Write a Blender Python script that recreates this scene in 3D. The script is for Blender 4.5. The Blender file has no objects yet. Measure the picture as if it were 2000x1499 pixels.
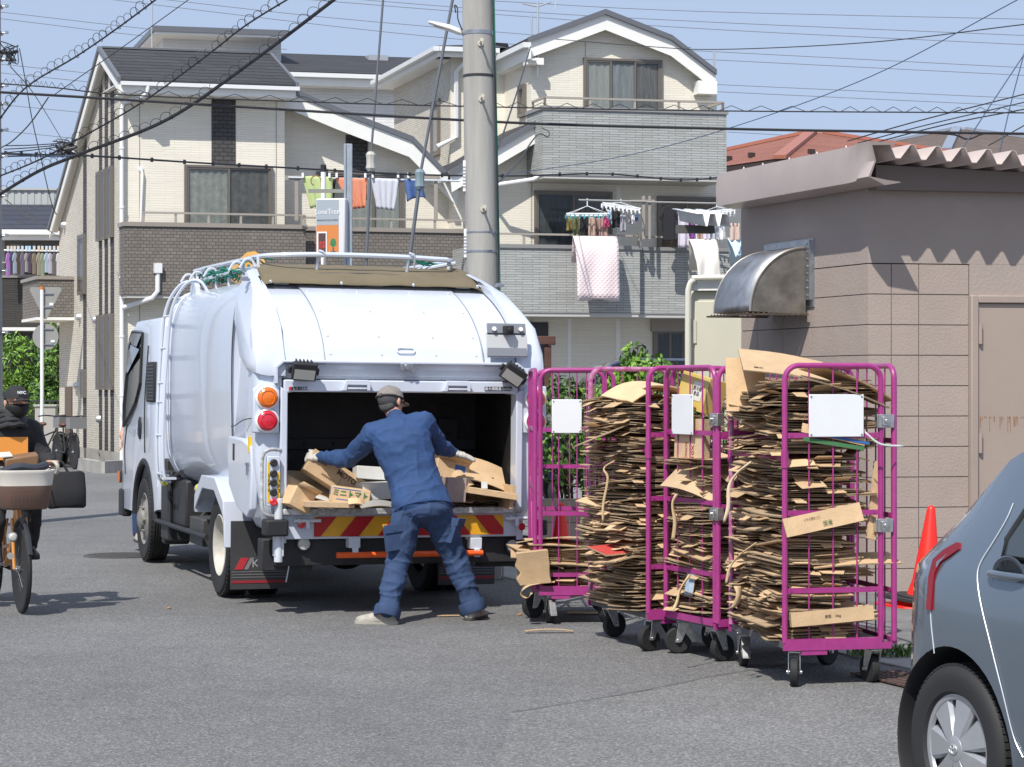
import bpy, bmesh, math, random
from mathutils import Vector, Matrix, Euler, noise
R_ = math.radians
rnd = random.Random(7)
S = bpy.context.scene; COL = S.collection
# ---------------- camera, sky, sun, exposure ----------------
FPX, HX, HY, EYE = 4300.0, 1000.0, 755.0, 1.59
cd = bpy.data.cameras.new('camera'); cam = bpy.data.objects.new('camera', cd); COL.objects.link(cam)
cam.location = (0, 0, EYE); cam.rotation_euler = (R_(90), 0, 0)
cd.sensor_width = 36; cd.lens = FPX/2000*36; cd.shift_y = (HY-749.5)/2000
cd.clip_end = 3000; cd.clip_start = 0.1
S.camera = cam
SUN_D = Vector((0.30, 0.70, -1.0)).normalized()      # the way the light travels
el = math.asin(-SUN_D.z); az = math.atan2(-SUN_D.x, -SUN_D.y)
w = bpy.data.worlds.new('World'); S.world = w; w.use_nodes = True
nt = w.node_tree; bg = nt.nodes['Background']
sky = nt.nodes.new('ShaderNodeTexSky'); sky.sky_type = 'NISHITA'; sky.sun_disc = False
sky.sun_elevation = el; sky.sun_rotation = az
sky.air_density = 1.0; sky.dust_density = 1.6; sky.ozone_density = 3.2; sky.altitude = 0
tcw = nt.nodes.new('ShaderNodeTexCoord'); vm = nt.nodes.new('ShaderNodeVectorMath'); vm.operation = 'ADD'; vm.inputs[1].default_value = (0, 0, .045)
nt.links.new(tcw.outputs['Generated'], vm.inputs[0]); nt.links.new(vm.outputs[0], sky.inputs[0])
hz = nt.nodes.new('ShaderNodeMix'); hz.data_type = 'RGBA'; hz.inputs[0].default_value = .8; hz.inputs[7].default_value = (3.55, 4.3, 5.8, 1)   # pale spring haze in the sky itself
nt.links.new(sky.outputs[0], hz.inputs[6]); nt.links.new(hz.outputs[2], bg.inputs[0]); bg.inputs[1].default_value = 0.128
sl = bpy.data.lights.new('sun', 'SUN'); sl.energy = 4.5; sl.angle = R_(0.5); sl.color = (1.0, 0.955, 0.88)
so = bpy.data.objects.new('sun', sl); COL.objects.link(so); so.rotation_euler = SUN_D.to_track_quat('-Z', 'Y').to_euler()
so.location = (-5, -5, 20)
S.view_settings.view_transform = 'Standard'; S.view_settings.look = 'None'
S.view_settings.exposure = 0.18; S.view_settings.gamma = 1
# ---------------- helpers ----------------
def W(px, py, Y): return Vector(((px-HX)/FPX*Y, Y, EYE-(py-HY)/FPX*Y))
def G(px, py): Y = FPX*EYE/(py-HY); return Vector(((px-HX)/FPX*Y, Y, 0))
MATS = {}
def mat(name, col=(.5,.5,.5), rough=.6, metal=0, var=0, vs=5, bump=0, bs=60, col2=None, alpha=1, spec=.5, coat=0, rand=0, emit=None, trans=0, stretch=None, bd=0.01):
    if name in MATS: return MATS[name]
    m = bpy.data.materials.new(name); m.use_nodes = True; n = m.node_tree.nodes; l = m.node_tree.links
    b = n['Principled BSDF']; b.inputs['Base Color'].default_value = (*col, 1)
    b.inputs['Roughness'].default_value = rough; b.inputs['Metallic'].default_value = metal
    b.inputs['Specular IOR Level'].default_value = spec
    b.inputs['Alpha'].default_value = alpha
    if coat: b.inputs['Coat Weight'].default_value = coat; b.inputs['Coat Roughness'].default_value = .05
    if trans: b.inputs['Transmission Weight'].default_value = trans
    if emit: b.inputs['Emission Color'].default_value = (*emit, 1); b.inputs['Emission Strength'].default_value = 1
    tc = n.new('ShaderNodeTexCoord'); src = tc.outputs['Object']
    if stretch:
        mp = n.new('ShaderNodeMapping'); mp.inputs['Scale'].default_value = stretch; l.new(src, mp.inputs[0]); src = mp.outputs[0]
    out = None
    if var or col2:
        t = n.new('ShaderNodeTexNoise'); t.inputs['Scale'].default_value = vs; t.inputs['Detail'].default_value = 6; t.inputs['Roughness'].default_value = .65
        l.new(src, t.inputs['Vector'])
        r = n.new('ShaderNodeValToRGB'); r.color_ramp.elements[0].position = .33; r.color_ramp.elements[1].position = .67
        c2 = col2 or tuple(min(1, c*(1+var)) for c in col); c1 = col if col2 else tuple(c*(1-var) for c in col)
        r.color_ramp.elements[0].color = (*c1, 1); r.color_ramp.elements[1].color = (*c2, 1)
        l.new(t.outputs[0], r.inputs[0]); out = r.outputs[0]
    if rand:
        oi = n.new('ShaderNodeObjectInfo'); hs = n.new('ShaderNodeHueSaturation')
        mr = n.new('ShaderNodeMapRange'); mr.inputs['To Min'].default_value = 1-rand; mr.inputs['To Max'].default_value = 1+rand
        l.new(oi.outputs['Random'], mr.inputs[0]); l.new(mr.outputs[0], hs.inputs['Value'])
        if out: l.new(out, hs.inputs['Color'])
        else: hs.inputs['Color'].default_value = (*col, 1)
        out = hs.outputs[0]
    if out: l.new(out, b.inputs['Base Color'])
    if bump:
        t = n.new('ShaderNodeTexNoise'); t.inputs['Scale'].default_value = bs; t.inputs['Detail'].default_value = 4
        l.new(src, t.inputs['Vector']); bn = n.new('ShaderNodeBump'); bn.inputs['Strength'].default_value = bump; bn.inputs['Distance'].default_value = bd
        l.new(t.outputs[0], bn.inputs['Height']); l.new(bn.outputs[0], b.inputs['Normal'])
    MATS[name] = m; return m
def brickmat(name, c1, c2, mortar, bw, rh, msize, bump=.6, rough=.75, offs=.5, dist=.008, dirt=.12):
    """siding / tiles: rows along the horizontal, in the object's own x+y against z"""
    if name in MATS: return MATS[name]
    m = mat(name, c1, rough); n = m.node_tree.nodes; l = m.node_tree.links; b = n['Principled BSDF']
    tc = n.new('ShaderNodeTexCoord'); sp = n.new('ShaderNodeSeparateXYZ'); l.new(tc.outputs['Object'], sp.inputs[0])
    ad = n.new('ShaderNodeMath'); l.new(sp.outputs[0], ad.inputs[0]); l.new(sp.outputs[1], ad.inputs[1])
    cb = n.new('ShaderNodeCombineXYZ'); l.new(ad.outputs[0], cb.inputs[0]); l.new(sp.outputs[2], cb.inputs[1])
    nz = n.new('ShaderNodeTexNoise'); nz.inputs['Scale'].default_value = 9; l.new(cb.outputs[0], nz.inputs['Vector'])
    mx = n.new('ShaderNodeVectorMath'); mx.operation = 'MULTIPLY_ADD'; mx.inputs[1].default_value = (0.02, .012, 0)
    l.new(nz.outputs['Color'], mx.inputs[0]); l.new(cb.outputs[0], mx.inputs[2])
    br = n.new('ShaderNodeTexBrick'); l.new(mx.outputs[0], br.inputs['Vector'])
    br.inputs['Color1'].default_value = (*c1, 1); br.inputs['Color2'].default_value = (*c2, 1); br.inputs['Mortar'].default_value = (*mortar, 1)
    br.inputs['Scale'].default_value = 1; br.inputs['Brick Width'].default_value = bw; br.inputs['Row Height'].default_value = rh
    br.inputs['Mortar Size'].default_value = msize; br.inputs['Mortar Smooth'].default_value = .3; br.offset = offs
    n2 = n.new('ShaderNodeTexNoise'); n2.inputs['Scale'].default_value = .7; n2.inputs['Detail'].default_value = 8; l.new(cb.outputs[0], n2.inputs['Vector'])
    mr = n.new('ShaderNodeMapRange'); mr.inputs['From Min'].default_value = .3; mr.inputs['From Max'].default_value = .7
    mr.inputs['To Min'].default_value = 1-dirt; mr.inputs['To Max'].default_value = 1+dirt*.3; l.new(n2.outputs[0], mr.inputs[0])
    hs = n.new('ShaderNodeHueSaturation'); l.new(br.outputs[0], hs.inputs['Color']); l.new(mr.outputs[0], hs.inputs['Value']); l.new(hs.outputs[0], b.inputs['Base Color'])
    bn = n.new('ShaderNodeBump'); bn.inputs['Strength'].default_value = bump; bn.inputs['Distance'].default_value = dist
    iv = n.new('ShaderNodeMath'); iv.operation = 'SUBTRACT'; iv.inputs[0].default_value = 1
    l.new(br.outputs['Fac'], iv.inputs[1]); l.new(iv.outputs[0], bn.inputs['Height']); l.new(bn.outputs[0], b.inputs['Normal'])
    return m
class MB:
    def __init__(s, M=None): s.v = []; s.f = []; s.mi = []; s.M = M; s.c = 0; s.seg = []
    def add(s, vs, fs, mi=None):
        s.seg.append((len(s.v), len(vs), len(s.f), len(fs))); o = len(s.v); s.v += [Vector(p) for p in vs]; s.f += [tuple(i+o for i in f) for f in fs]; s.mi += [s.c if mi is None else mi]*len(fs); return s
    def box(s, x0, x1, y0, y1, z0, z1, mi=None, M=None):
        vs = [Vector((x, y, z)) for z in (z0, z1) for x, y in ((x0,y0),(x1,y0),(x1,y1),(x0,y1))]
        if M: vs = [M @ v for v in vs]
        return s.add(vs, [(3,2,1,0),(4,5,6,7),(0,1,5,4),(1,2,6,5),(2,3,7,6),(3,0,4,7)], mi)
    def cbox(s, c, d, rot=(0,0,0), mi=None):
        M = Matrix.Translation(c) @ Euler([R_(a) for a in rot]).to_matrix().to_4x4()
        return s.box(-d[0]/2, d[0]/2, -d[1]/2, d[1]/2, -d[2]/2, d[2]/2, mi, M)
    def beam(s, p, q, w, h, up=(0,0,1), mi=None):
        p, q = Vector(p), Vector(q); d = (q-p); L = d.length; d.normalize(); up = Vector(up)
        x = d.cross(up).normalized(); z = x.cross(d).normalized()
        M = Matrix((x, d, z)).transposed().to_4x4(); M.translation = p
        return s.box(-w/2, w/2, 0, L, -h/2, h/2, mi, M)
    def loft(s, rings, caps=True, mi=None, close=True):
        n = len(rings[0]); vs = [p for r in rings for p in r]; fs = []
        for i in range(len(rings)-1):
            for j in range(n if close else n-1):
                k = (j+1) % n; fs.append((i*n+j, i*n+k, (i+1)*n+k, (i+1)*n+j))
        if caps and close: fs += [tuple(range(n-1, -1, -1)), tuple((len(rings)-1)*n+j for j in range(n))]
        return s.add(vs, fs, mi)
    def tube(s, pts, r, n=8, closed=False, caps=True, mi=None):
        pts = [Vector(p) for p in pts]; m = len(pts); rs = r if isinstance(r, (list, tuple)) else [r]*m
        T = []
        for i in range(m):
            a = pts[(i-1) % m] if (closed or i > 0) else pts[i]; b = pts[(i+1) % m] if (closed or i < m-1) else pts[i]
            T.append((b-a).normalized())
        u = T[0].orthogonal().normalized(); rings = []
        for i in range(m):
            if i: u = (u - T[i]*u.dot(T[i])).normalized()
            v = T[i].cross(u)
            rings.append([pts[i] + (u*math.cos(6.28318*k/n) + v*math.sin(6.28318*k/n))*rs[i] for k in range(n)])
        if closed:
            vs = [p for q in rings for p in q]; fs = []
            # match the seam
            best = min(range(n), key=lambda k: (rings[0][k]-rings[-1][0]).length)
            for i in range(m):
                for j in range(n):
                    k = (j+1) % n
                    if i < m-1: fs.append((i*n+j, i*n+k, (i+1)*n+k, (i+1)*n+j))
                    else: fs.append((i*n+j, i*n+k, (k+best) % n, (j+best) % n))
            return s.add(vs, fs, mi)
        return s.loft(rings, caps, mi)
    def cyl(s, p, q, r, r2=None, n=16, mi=None): return s.tube([p, q], [r, r if r2 is None else r2], n, mi=mi)
    def prism(s, poly, axis, a, b, mi=None):
        """poly of 2D points; axis 'x': (y,z) 'y': (x,z) 'z': (x,y)"""
        def P(p, t): return {'x': (t, p[0], p[1]), 'y': (p[0], t, p[1]), 'z': (p[0], p[1], t)}[axis]
        n = len(poly); return s.add([P(p, a) for p in poly] + [P(p, b) for p in poly],
            [tuple(range(n-1, -1, -1)), tuple(range(n, 2*n))] + [(i, (i+1) % n, n+(i+1) % n, n+i) for i in range(n)], mi)
    def ell(s, c, r, nu=16, nv=10, mi=None, M=None):
        c = Vector(c); r = (r, r, r) if not isinstance(r, (tuple, list)) else r
        vs = [Vector((0, 0, -r[2]))]; 
        for i in range(1, nv):
            a = -math.pi/2 + math.pi*i/nv
            vs += [Vector((r[0]*math.cos(a)*math.cos(6.28318*j/nu), r[1]*math.cos(a)*math.sin(6.28318*j/nu), r[2]*math.sin(a))) for j in range(nu)]
        vs.append(Vector((0, 0, r[2]))); fs = []
        for j in range(nu):
            k = (j+1) % nu; fs.append((0, 1+k, 1+j)); fs.append((len(vs)-1, 1+(nv-2)*nu+j, 1+(nv-2)*nu+k))
            for i in range(nv-2): fs.append((1+i*nu+j, 1+i*nu+k, 1+(i+1)*nu+k, 1+(i+1)*nu+j))
        return s.add([(M @ v if M else v) + c for v in vs], fs, mi)
    def lathe(s, prof, c=(0,0,0), d=(0,0,1), n=24, mi=None, a0=0, a1=6.28318530718, caps=True):
        """prof: (radius, distance along d)"""
        c = Vector(c); d = Vector(d).normalized(); u = d.orthogonal().normalized(); v = d.cross(u); full = abs(a1-a0-6.2831853) < .01
        m = n if full else n+1
        rings = [[c + d*h + (u*math.cos(a0+(a1-a0)*k/n) + v*math.sin(a0+(a1-a0)*k/n))*max(r, 1e-4) for k in range(m)] for r, h in prof]
        return s.loft(rings, caps=full and caps, close=full, mi=mi)
    def each(s, name, mats, parent=None, per=1, **k):
        """every added piece (or every `per` pieces) becomes an object of its own"""
        out = []
        for i in range(0, len(s.seg), per):
            q = MB(s.M)
            for v0, nv, f0, nf in s.seg[i:i+per]: q.add(s.v[v0:v0+nv], [tuple(j-v0 for j in f) for f in s.f[f0:f0+nf]])
            out.append(q.build(name, mats, parent, **k))
        return out
    def build(s, name, mats, parent=None, bevel=0, ang=35, sub=0, seg=2, weld=False, flip=True):
        me = bpy.data.meshes.new(name); vs = [s.M @ v for v in s.v] if s.M else s.v
        me.from_pydata([tuple(v) for v in vs], [], s.f); 
        if not isinstance(mats, (list, tuple)): mats = [mats]
        for m in mats: me.materials.append(m)
        me.polygons.foreach_set('material_index', [min(i, len(mats)-1) for i in s.mi])
        if flip or weld:
            bm = bmesh.new(); bm.from_mesh(me)
            if weld: bmesh.ops.remove_doubles(bm, verts=bm.verts, dist=1e-5)
            if flip: bmesh.ops.recalc_face_normals(bm, faces=bm.faces)
            bm.to_mesh(me); bm.free()
        me.polygons.foreach_set('use_smooth', [True]*len(me.polygons)); me.set_sharp_from_angle(angle=R_(ang)); me.update()
        o = bpy.data.objects.new(name, me); COL.objects.link(o)
        if parent: o.parent = parent
        if bevel:
            b = o.modifiers.new('bevel', 'BEVEL'); b.width = bevel; b.segments = seg; b.limit_method = 'ANGLE'; b.angle_limit = R_(40)
        if sub:
            b = o.modifiers.new('sub', 'SUBSURF'); b.levels = sub; b.render_levels = sub
        return o
def tag(o, label, cat, group=None, kind=None):
    o['label'] = label; o['category'] = cat
    if group: o['group'] = group
    if kind: o['kind'] = kind
    return o
def struct(o, kind='structure'): o['kind'] = kind; return o
def thing(name, label, cat, loc=(0,0,0), rz=0, group=None):
    o = bpy.data.objects.new(name, None); COL.objects.link(o); o.location = loc; o.rotation_euler = (0, 0, rz); o.empty_display_size = .2
    return tag(o, label, cat, group)
KIDS = {}
def kids(o): return [c for c in bpy.data.objects if c.parent == o]
def copy_tree(o, parent=None):
    c = o.copy(); COL.objects.link(c)
    if parent: c.parent = parent
    for ch in kids(o): copy_tree(ch, c)
    return c
def text(name, body, size, m, parent, loc, rot, depth=.0015, bold=0, sx=1, shear=0):
    cu = bpy.data.curves.new(name, 'FONT'); cu.body = body; cu.size = size; cu.extrude = depth; cu.align_x = 'CENTER'; cu.align_y = 'CENTER'; cu.offset = bold; cu.shear = shear
    t = bpy.data.objects.new(name, cu); COL.objects.link(t); bpy.context.view_layer.update()
    me = bpy.data.meshes.new_from_object(t.evaluated_get(bpy.context.evaluated_depsgraph_get())); COL.objects.unlink(t); bpy.data.objects.remove(t)
    me.materials.clear(); me.materials.append(m); o = bpy.data.objects.new(name, me); COL.objects.link(o); o.parent = parent; o.location = loc
    o.rotation_euler = rot; o.scale = (sx, 1, 1); return o
class Frame:
    """a building's own skewed axes: x along its front, y back along its side, z up"""
    def __init__(s, O, f, sd):
        s.O = Vector(O); s.f = Vector(f).normalized(); s.s = Vector(sd).normalized(); s.yaw = math.atan2(s.f.y, s.f.x)
        c, q = math.cos(-s.yaw), math.sin(-s.yaw); s.ls = Vector((c*s.s.x-q*s.s.y, q*s.s.x+c*s.s.y))
        s.M = Matrix(((1, s.ls.x, 0, 0), (0, s.ls.y, 0, 0), (0, 0, 1, 0), (0, 0, 0, 1)))
    def fr(s, px, py, y=0):
        u = (px-HX)/FPX; x = (u*(s.O.y+y*s.s.y) - s.O.x - y*s.s.x)/(s.f.x-u*s.f.y); Y = s.O.y+x*s.f.y+y*s.s.y
        return x, EYE-(py-HY)/FPX*Y
    def sd(s, px, py, x=0):
        u = (px-HX)/FPX; y = (u*(s.O.y+x*s.f.y) - s.O.x - x*s.f.x)/(s.s.x-u*s.s.y); Y = s.O.y+x*s.f.y+y*s.s.y
        return y, EYE-(py-HY)/FPX*Y
    def mb(s): return MB(s.M)
    def empty(s, name, label, cat): return thing(name, label, cat, (s.O.x, s.O.y, 0), s.yaw)
def smooth_path(pts, n=6):
    """Catmull-Rom through the points"""
    P = [Vector(p) for p in pts]; P = [P[0]*2-P[1]] + P + [P[-1]*2-P[-2]]; out = []
    for i in range(1, len(P)-2):
        for k in range(n):
            t = k/n; a, b, c, d = P[i-1:i+3]
            out.append(.5*((2*b) + (c-a)*t + (2*a-5*b+4*c-d)*t*t + (3*b-a-3*c+d)*t**3))
    out.append(P[-2]); return out
def arc(c, r, a0, a1, n, ax='xz', z=0):
    c = list(c); out = []
    for i in range(n+1):
        a = R_(a0+(a1-a0)*i/n); x, y = c[0]+r*math.cos(a), c[1]+r*math.sin(a)
        out.append({'xz': (x, z, y), 'xy': (x, y, z), 'yz': (z, x, y)}[ax])
    return out
# ---------------- materials ----------------
white = mat('white_paint', (.80,.81,.83), .45); cream_trim = mat('cream_trim', (.78,.77,.73), .5, var=.04, vs=3)
black = mat('black_rubber', (.018,.018,.02), .6); blackm = mat('black_metal', (.03,.03,.033), .4)
# ---------------- ground ----------------
def asphalt():
    m = mat('asphalt', (.12,.12,.125), .85); n = m.node_tree.nodes; l = m.node_tree.links; b = n['Principled BSDF']
    tc = n.new('ShaderNodeTexCoord'); o = tc.outputs['Object']
    vo = n.new('ShaderNodeTexVoronoi'); vo.inputs['Scale'].default_value = 120; l.new(o, vo.inputs['Vector'])
    r = n.new('ShaderNodeValToRGB'); e = r.color_ramp.elements; e[0].position = 0; e[0].color = (.09,.09,.091,1); e[1].position = 1; e[1].color = (.28,.276,.268,1)
    e.new(.45).color = (.135,.134,.134,1); e.new(.75).color = (.175,.174,.172,1)
    sp = n.new('ShaderNodeSeparateColor'); l.new(vo.outputs['Color'], sp.inputs[0]); l.new(sp.outputs[0], r.inputs[0])
    n2 = n.new('ShaderNodeTexNoise'); n2.inputs['Scale'].default_value = .28; n2.inputs['Detail'].default_value = 9; n2.inputs['Roughness'].default_value = .6; l.new(o, n2.inputs['Vector'])
    mr = n.new('ShaderNodeMapRange'); mr.inputs['From Min'].default_value = .3; mr.inputs['From Max'].default_value = .7; mr.inputs['To Min'].default_value = .80; mr.inputs['To Max'].default_value = 1.15; l.new(n2.outputs[0], mr.inputs[0])
    n3 = n.new('ShaderNodeTexNoise'); n3.inputs['Scale'].default_value = 3.1; n3.inputs['Detail'].default_value = 5; l.new(o, n3.inputs['Vector'])
    m3 = n.new('ShaderNodeMapRange'); m3.inputs['From Min'].default_value = .3; m3.inputs['From Max'].default_value = .7; m3.inputs['To Min'].default_value = .93; m3.inputs['To Max'].default_value = 1.06; l.new(n3.outputs[0], m3.inputs[0])
    mu = n.new('ShaderNodeMath'); mu.operation = 'MULTIPLY'; l.new(mr.outputs[0], mu.inputs[0]); l.new(m3.outputs[0], mu.inputs[1])
    hs = n.new('ShaderNodeHueSaturation'); l.new(r.outputs[0], hs.inputs['Color']); l.new(mu.outputs[0], hs.inputs['Value']); l.new(hs.outputs[0], b.inputs['Base Color'])
    bn = n.new('ShaderNodeBump'); bn.inputs['Strength'].default_value = .55; bn.inputs['Distance'].default_value = .006; l.new(vo.outputs['Distance'], bn.inputs['Height']); l.new(bn.outputs[0], b.inputs['Normal'])
    return m
asp = asphalt()
g = MB(); g.add([(-200,-30,-.02),(200,-30,-.02),(200,600,-.02),(-200,600,-.02)], [(0,1,2,3)]); struct(g.build('ground', mat('dry_ground', (.2,.19,.17), .9, var=.2, vs=.5)))
g = MB(); g.add([(-60,-5,0),(40,-5,0),(40,44.5,0),(-60,44.5,0)], [(0,1,2,3)]); struct(g.build('road', asp))
# darker sealed seam across the road, a slightly proud strip of tar
seam = mat('tar_seam', (.085,.085,.088), .8, var=.3, vs=30, bump=.6, bs=150)
g = MB()
pts = [G(1000,1394), G(1150,1370), G(1290,1345), G(1400,1322), G(1540,1300)]
pts = smooth_path(pts, 6)
patch_pts = [p.copy() for p in pts]
L = [p+Vector((rnd.uniform(-.004,.004), -.008-rnd.random()*.006, .008)) for p in pts]; Rr = [p+Vector((0, .008+rnd.random()*.006, .008)) for p in pts]
g.add(L+Rr, [(i, i+1, len(L)+i+1, len(L)+i) for i in range(len(L)-1)]); struct(g.build('road_seam', seam))
g = MB(); pp_ = patch_pts+[Vector((8,11.5,0)),Vector((8,1,0)),Vector((patch_pts[0].x-.4,1,0))]; g.add([p+Vector((0,0,.004)) for p in pp_], [tuple(range(len(pp_)))]); am = asp.copy(); am.name = 'asphalt_newer'
for nd in am.node_tree.nodes:
    if nd.type == 'VALTORGB':
        for e_ in nd.color_ramp.elements: e_.color = (e_.color[0]*1.10, e_.color[1]*1.095, e_.color[2]*1.08, 1)
struct(g.build('road_patch', am))
# concrete gutter strip and the yard behind, along the shed
conc = mat('concrete', (.36,.345,.32), .85, var=.18, vs=2.5, bump=.5, bs=90)
conc_dark = mat('weathered_concrete', (.17,.165,.16), .9, var=.3, vs=3, bump=.6, bs=70)
SF = Vector((.36, -.933, 0)); SN = Vector((.933, .36, 0))
def strip(name, base, w0, w1, a, b, z0, z1, m, seg=1):
    q = MB()
    for i in range(seg):
        t0 = a+(b-a)*i/seg; t1 = a+(b-a)*(i+1)/seg - (.008 if seg > 1 else 0)
        c = [base+SF*t0+SN*w0, base+SF*t1+SN*w0, base+SF*t1+SN*w1, base+SF*t0+SN*w1]
        q.add([p+Vector((0,0,z0)) for p in c]+[p+Vector((0,0,z1)) for p in c], [(0,1,2,3),(4,5,6,7),(0,1,5,4),(1,2,6,5),(2,3,7,6),(3,0,4,7)])
    return struct(q.build(name, m, bevel=.006))
gb = G(1735, 1300)
strip('gutter', gb, 0, .42, -12, 6, -.015, .012, conc, 30)
strip('pavement', gb, .43, 9, -12, 6, -.015, .03, conc_dark)
# far concrete apron below the houses
g = MB(); g.add([(-40,44.52,.01),(30,44.52,.01),(30,60,.01),(-40,60,.01)], [(0,1,2,3)]); struct(g.build('forecourt', mat('pale_concrete', (.42,.36,.29), .9, var=.15, vs=1)))
g = MB(); p = [G(100,927), G(148,929), G(142,935), G(98,932)]; g.add([v+Vector((0,0,.005)) for v in p], [(0,1,2,3)]); struct(g.build('road_marking', mat('road_paint', (.7,.7,.68), .7, var=.1, vs=4)))
# manhole cover
iron = mat('cast_iron', (.07,.068,.066), .65, var=.25, vs=30)
mc = G(235, 1086); g = MB(); g.lathe([(0,0),(.34,0),(.34,.008),(.30,.008),(.30,.005),(0,.005)], mc, n=40)
for i in range(-5, 6):
    for j in range(-5, 6):
        if i*i+j*j < 27: g.box(mc.x+i*.05-.017, mc.x+i*.05+.017, mc.y+j*.05-.017, mc.y+j*.05+.017, .005, .009)
tag(g.build('manhole_cover', iron), 'round iron manhole cover in the road left of the truck', 'manhole cover')
# drain grate near the parked car
gr = G(1745, 1332); g = MB(); Mg = Matrix.Translation(gr+Vector((.06,0,0))) @ Matrix.Rotation(math.atan2(SF.y, SF.x), 4, 'Z')
for i in range(12): g.box(-.3+i*.052, -.3+i*.052+.018, -.16, .16, .013, .022, M=Mg)
for j in range(6): g.box(-.3, .29, -.16+j*.06, -.16+j*.06+.016, .014, .021, M=Mg)
g.box(-.3, .29, -.16, .16, .0125, .0135, M=Mg)
tag(g.build('drain_grate', mat('rusty_grate', (.09,.055,.045), .7, var=.3, vs=20)), 'brown iron drain grate in the gutter beside the parked car', 'grate')
# weeds
def weeds(name, label, c, r, n, hgt, seed):
    q = MB(); rr = random.Random(seed)
    for i in range(n):
        a = rr.random()*6.28; d = r*math.sqrt(rr.random()); b = c+Vector((math.cos(a)*d*1.6, math.sin(a)*d*.6, .012)); h = hgt*rr.uniform(.4, 1); t = rr.random()*6.28
        dx = Vector((math.cos(t), math.sin(t), 0)); sdw = Vector((-dx.y, dx.x, 0))*.006; q.add([b-sdw, b+sdw, b+dx*h*.5+sdw*1.2+Vector((0,0,h*.8)), b+dx*h*.5-sdw*1.2+Vector((0,0,h*.8)), b+dx*h*1.0+Vector((0,0,h*.75))], [(0,1,2,3),(3,2,4)])
    o = q.build(name, mat('weed_leaf', (.10,.19,.035), .55, rand=.2, var=.3, vs=40), flip=False); tag(o, label, 'weeds', kind='stuff'); return o
weeds('weeds', 'green weeds growing in the gutter right of the front trolley', G(1738,1285), .17, 130, .09, 3)
weeds('weeds', 'thin weeds sprouting at the gutter edge behind the front trolley', G(1665,1262), .16, 80, .08, 4)
# ---------------- refuse truck ----------------
TF = Frame((-1.283, 16.962), (.9455, .3256), (-.3256, .9455))
truck = thing('refuse_truck', 'white refuse collection truck with open rear hopper parked in the road', 'truck', (-1.283, 16.962, 0.0), TF.yaw)
truck.rotation_euler = (0, R_(.5), TF.yaw)
tw = mat('truck_white', (.545,.585,.67), .28, col2=(.60,.645,.735), vs=2.2, coat=.5, stretch=(1.5,1.5,.45))
twd = mat('truck_white_worn', (.60,.63,.68), .45, var=.08, vs=9)
chip = mat('chipped_white', (.62,.64,.66), .55, col2=(.25,.24,.23), vs=22)
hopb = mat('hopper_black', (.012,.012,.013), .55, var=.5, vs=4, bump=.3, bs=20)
chas = mat('chassis_black', (.022,.022,.024), .6, var=.3, vs=6)
stl = mat('steel', (.42,.43,.45), .35, .9, var=.15, vs=20); alu = mat('aluminium', (.62,.63,.64), .4, .7)
tyre = mat('tyre', (.016,.016,.017), .75, bump=.3, bs=60); glassd = mat('dark_glass', (.02,.025,.03), .04, alpha=.72, coat=1)
def px(p, q, y): return TF.fr(p, q, y)
# body: a bulged container
sec = [(.0,.74),(.60,.74),(.82,.79),(.93,.89),(.985,1.06),(1.0,1.35),(1.005,1.75),(.995,2.02),(.965,2.20),(.89,2.33),(.74,2.39),(.40,2.42),(0,2.43)]
def smooth2(ps, n): return [(p.x, p.z) for p in smooth_path([Vector((a, 0, b)) for a, b in ps], n)]
sec = smooth2(sec, 3)
def ring(y, kx=1, kz=1): 
    h = [(x*kx, 1.6+(z-1.6)*kz) for x, z in sec]; return [Vector((x, y, z)) for x, z in h] + [Vector((-x, y, z)) for x, z in reversed(h[1:-1])]
m = MB(); m.loft([ring(-.42), ring(2.28), ring(2.32,.985,.99), ring(2.34,.95,.97)]); m.build('body', tw, truck, ang=30)
m = MB()
for y in (2.02, 2.14):     # raised ribs round the front end of the container
    m.loft([ring(y,1.002,1.002), ring(y+.012,1.010,1.012), ring(y+.05,1.010,1.012), ring(y+.062,1.002,1.002)], caps=False)
m.build('body_rib', tw, truck)
m = MB(); m.loft([ring(-.50,1.012,1.01), ring(-.43,1.012,1.01)], caps=True); m.build('body_seam_flange', tw, truck)
gapm = mat('gap_dark', (.06,.065,.075), .7)
m = MB(); m.tube([v for v in ring(-.515,1.006,1.006)], .005, 5, closed=True); m.build('tailgate_gap', gapm, truck)
# tailgate side shells
prof = [(-.45,.80),(-.80,.70),(-1.02,.57),(-1.32,.56),(-1.48,.68),(-1.51,.95),(-1.52,1.3),(-1.53,1.6),(-1.50,1.77),(-1.38,1.99),(-1.18,2.15),(-.9,2.28),(-.65,2.36),(-.45,2.42)]
def shell(sgn, pf, x0, xs, name, mt, par, topin=.16, z0=1.9):
    cy = sum(p[0] for p in pf)/len(pf); cz = sum(p[1] for p in pf)/len(pf); rings = []
    for x, k in xs:
        r = []
        for y, z in pf:
            ins = max(0, (z-z0)/(2.45-z0))**1.6*topin + max(0, (1.0-z)/.45)**1.5*.10
            yy = y + (cy-y)/abs((cy-y) or 1)*min(abs(cy-y), k); zz = z + (cz-z)/abs((cz-z) or 1)*min(abs(cz-z), k)
            r.append(Vector((sgn*(x-(ins if x > x0+.01 else 0)), yy, zz)))
        rings.append(r)
    return MB().loft(rings).build(name, mt, par, ang=40)
dp = [(a, b) for a, b in smooth2(prof[3:], 3)]; dp = prof[:3] + dp
for s_ in (-1, 1):
    shell(s_, dp, .87, [(.87,0),(.96,0),(1.0,.006),(1.025,.02),(1.042,.05),(1.048,.10)], 'tailgate_side', tw, truck)
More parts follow.
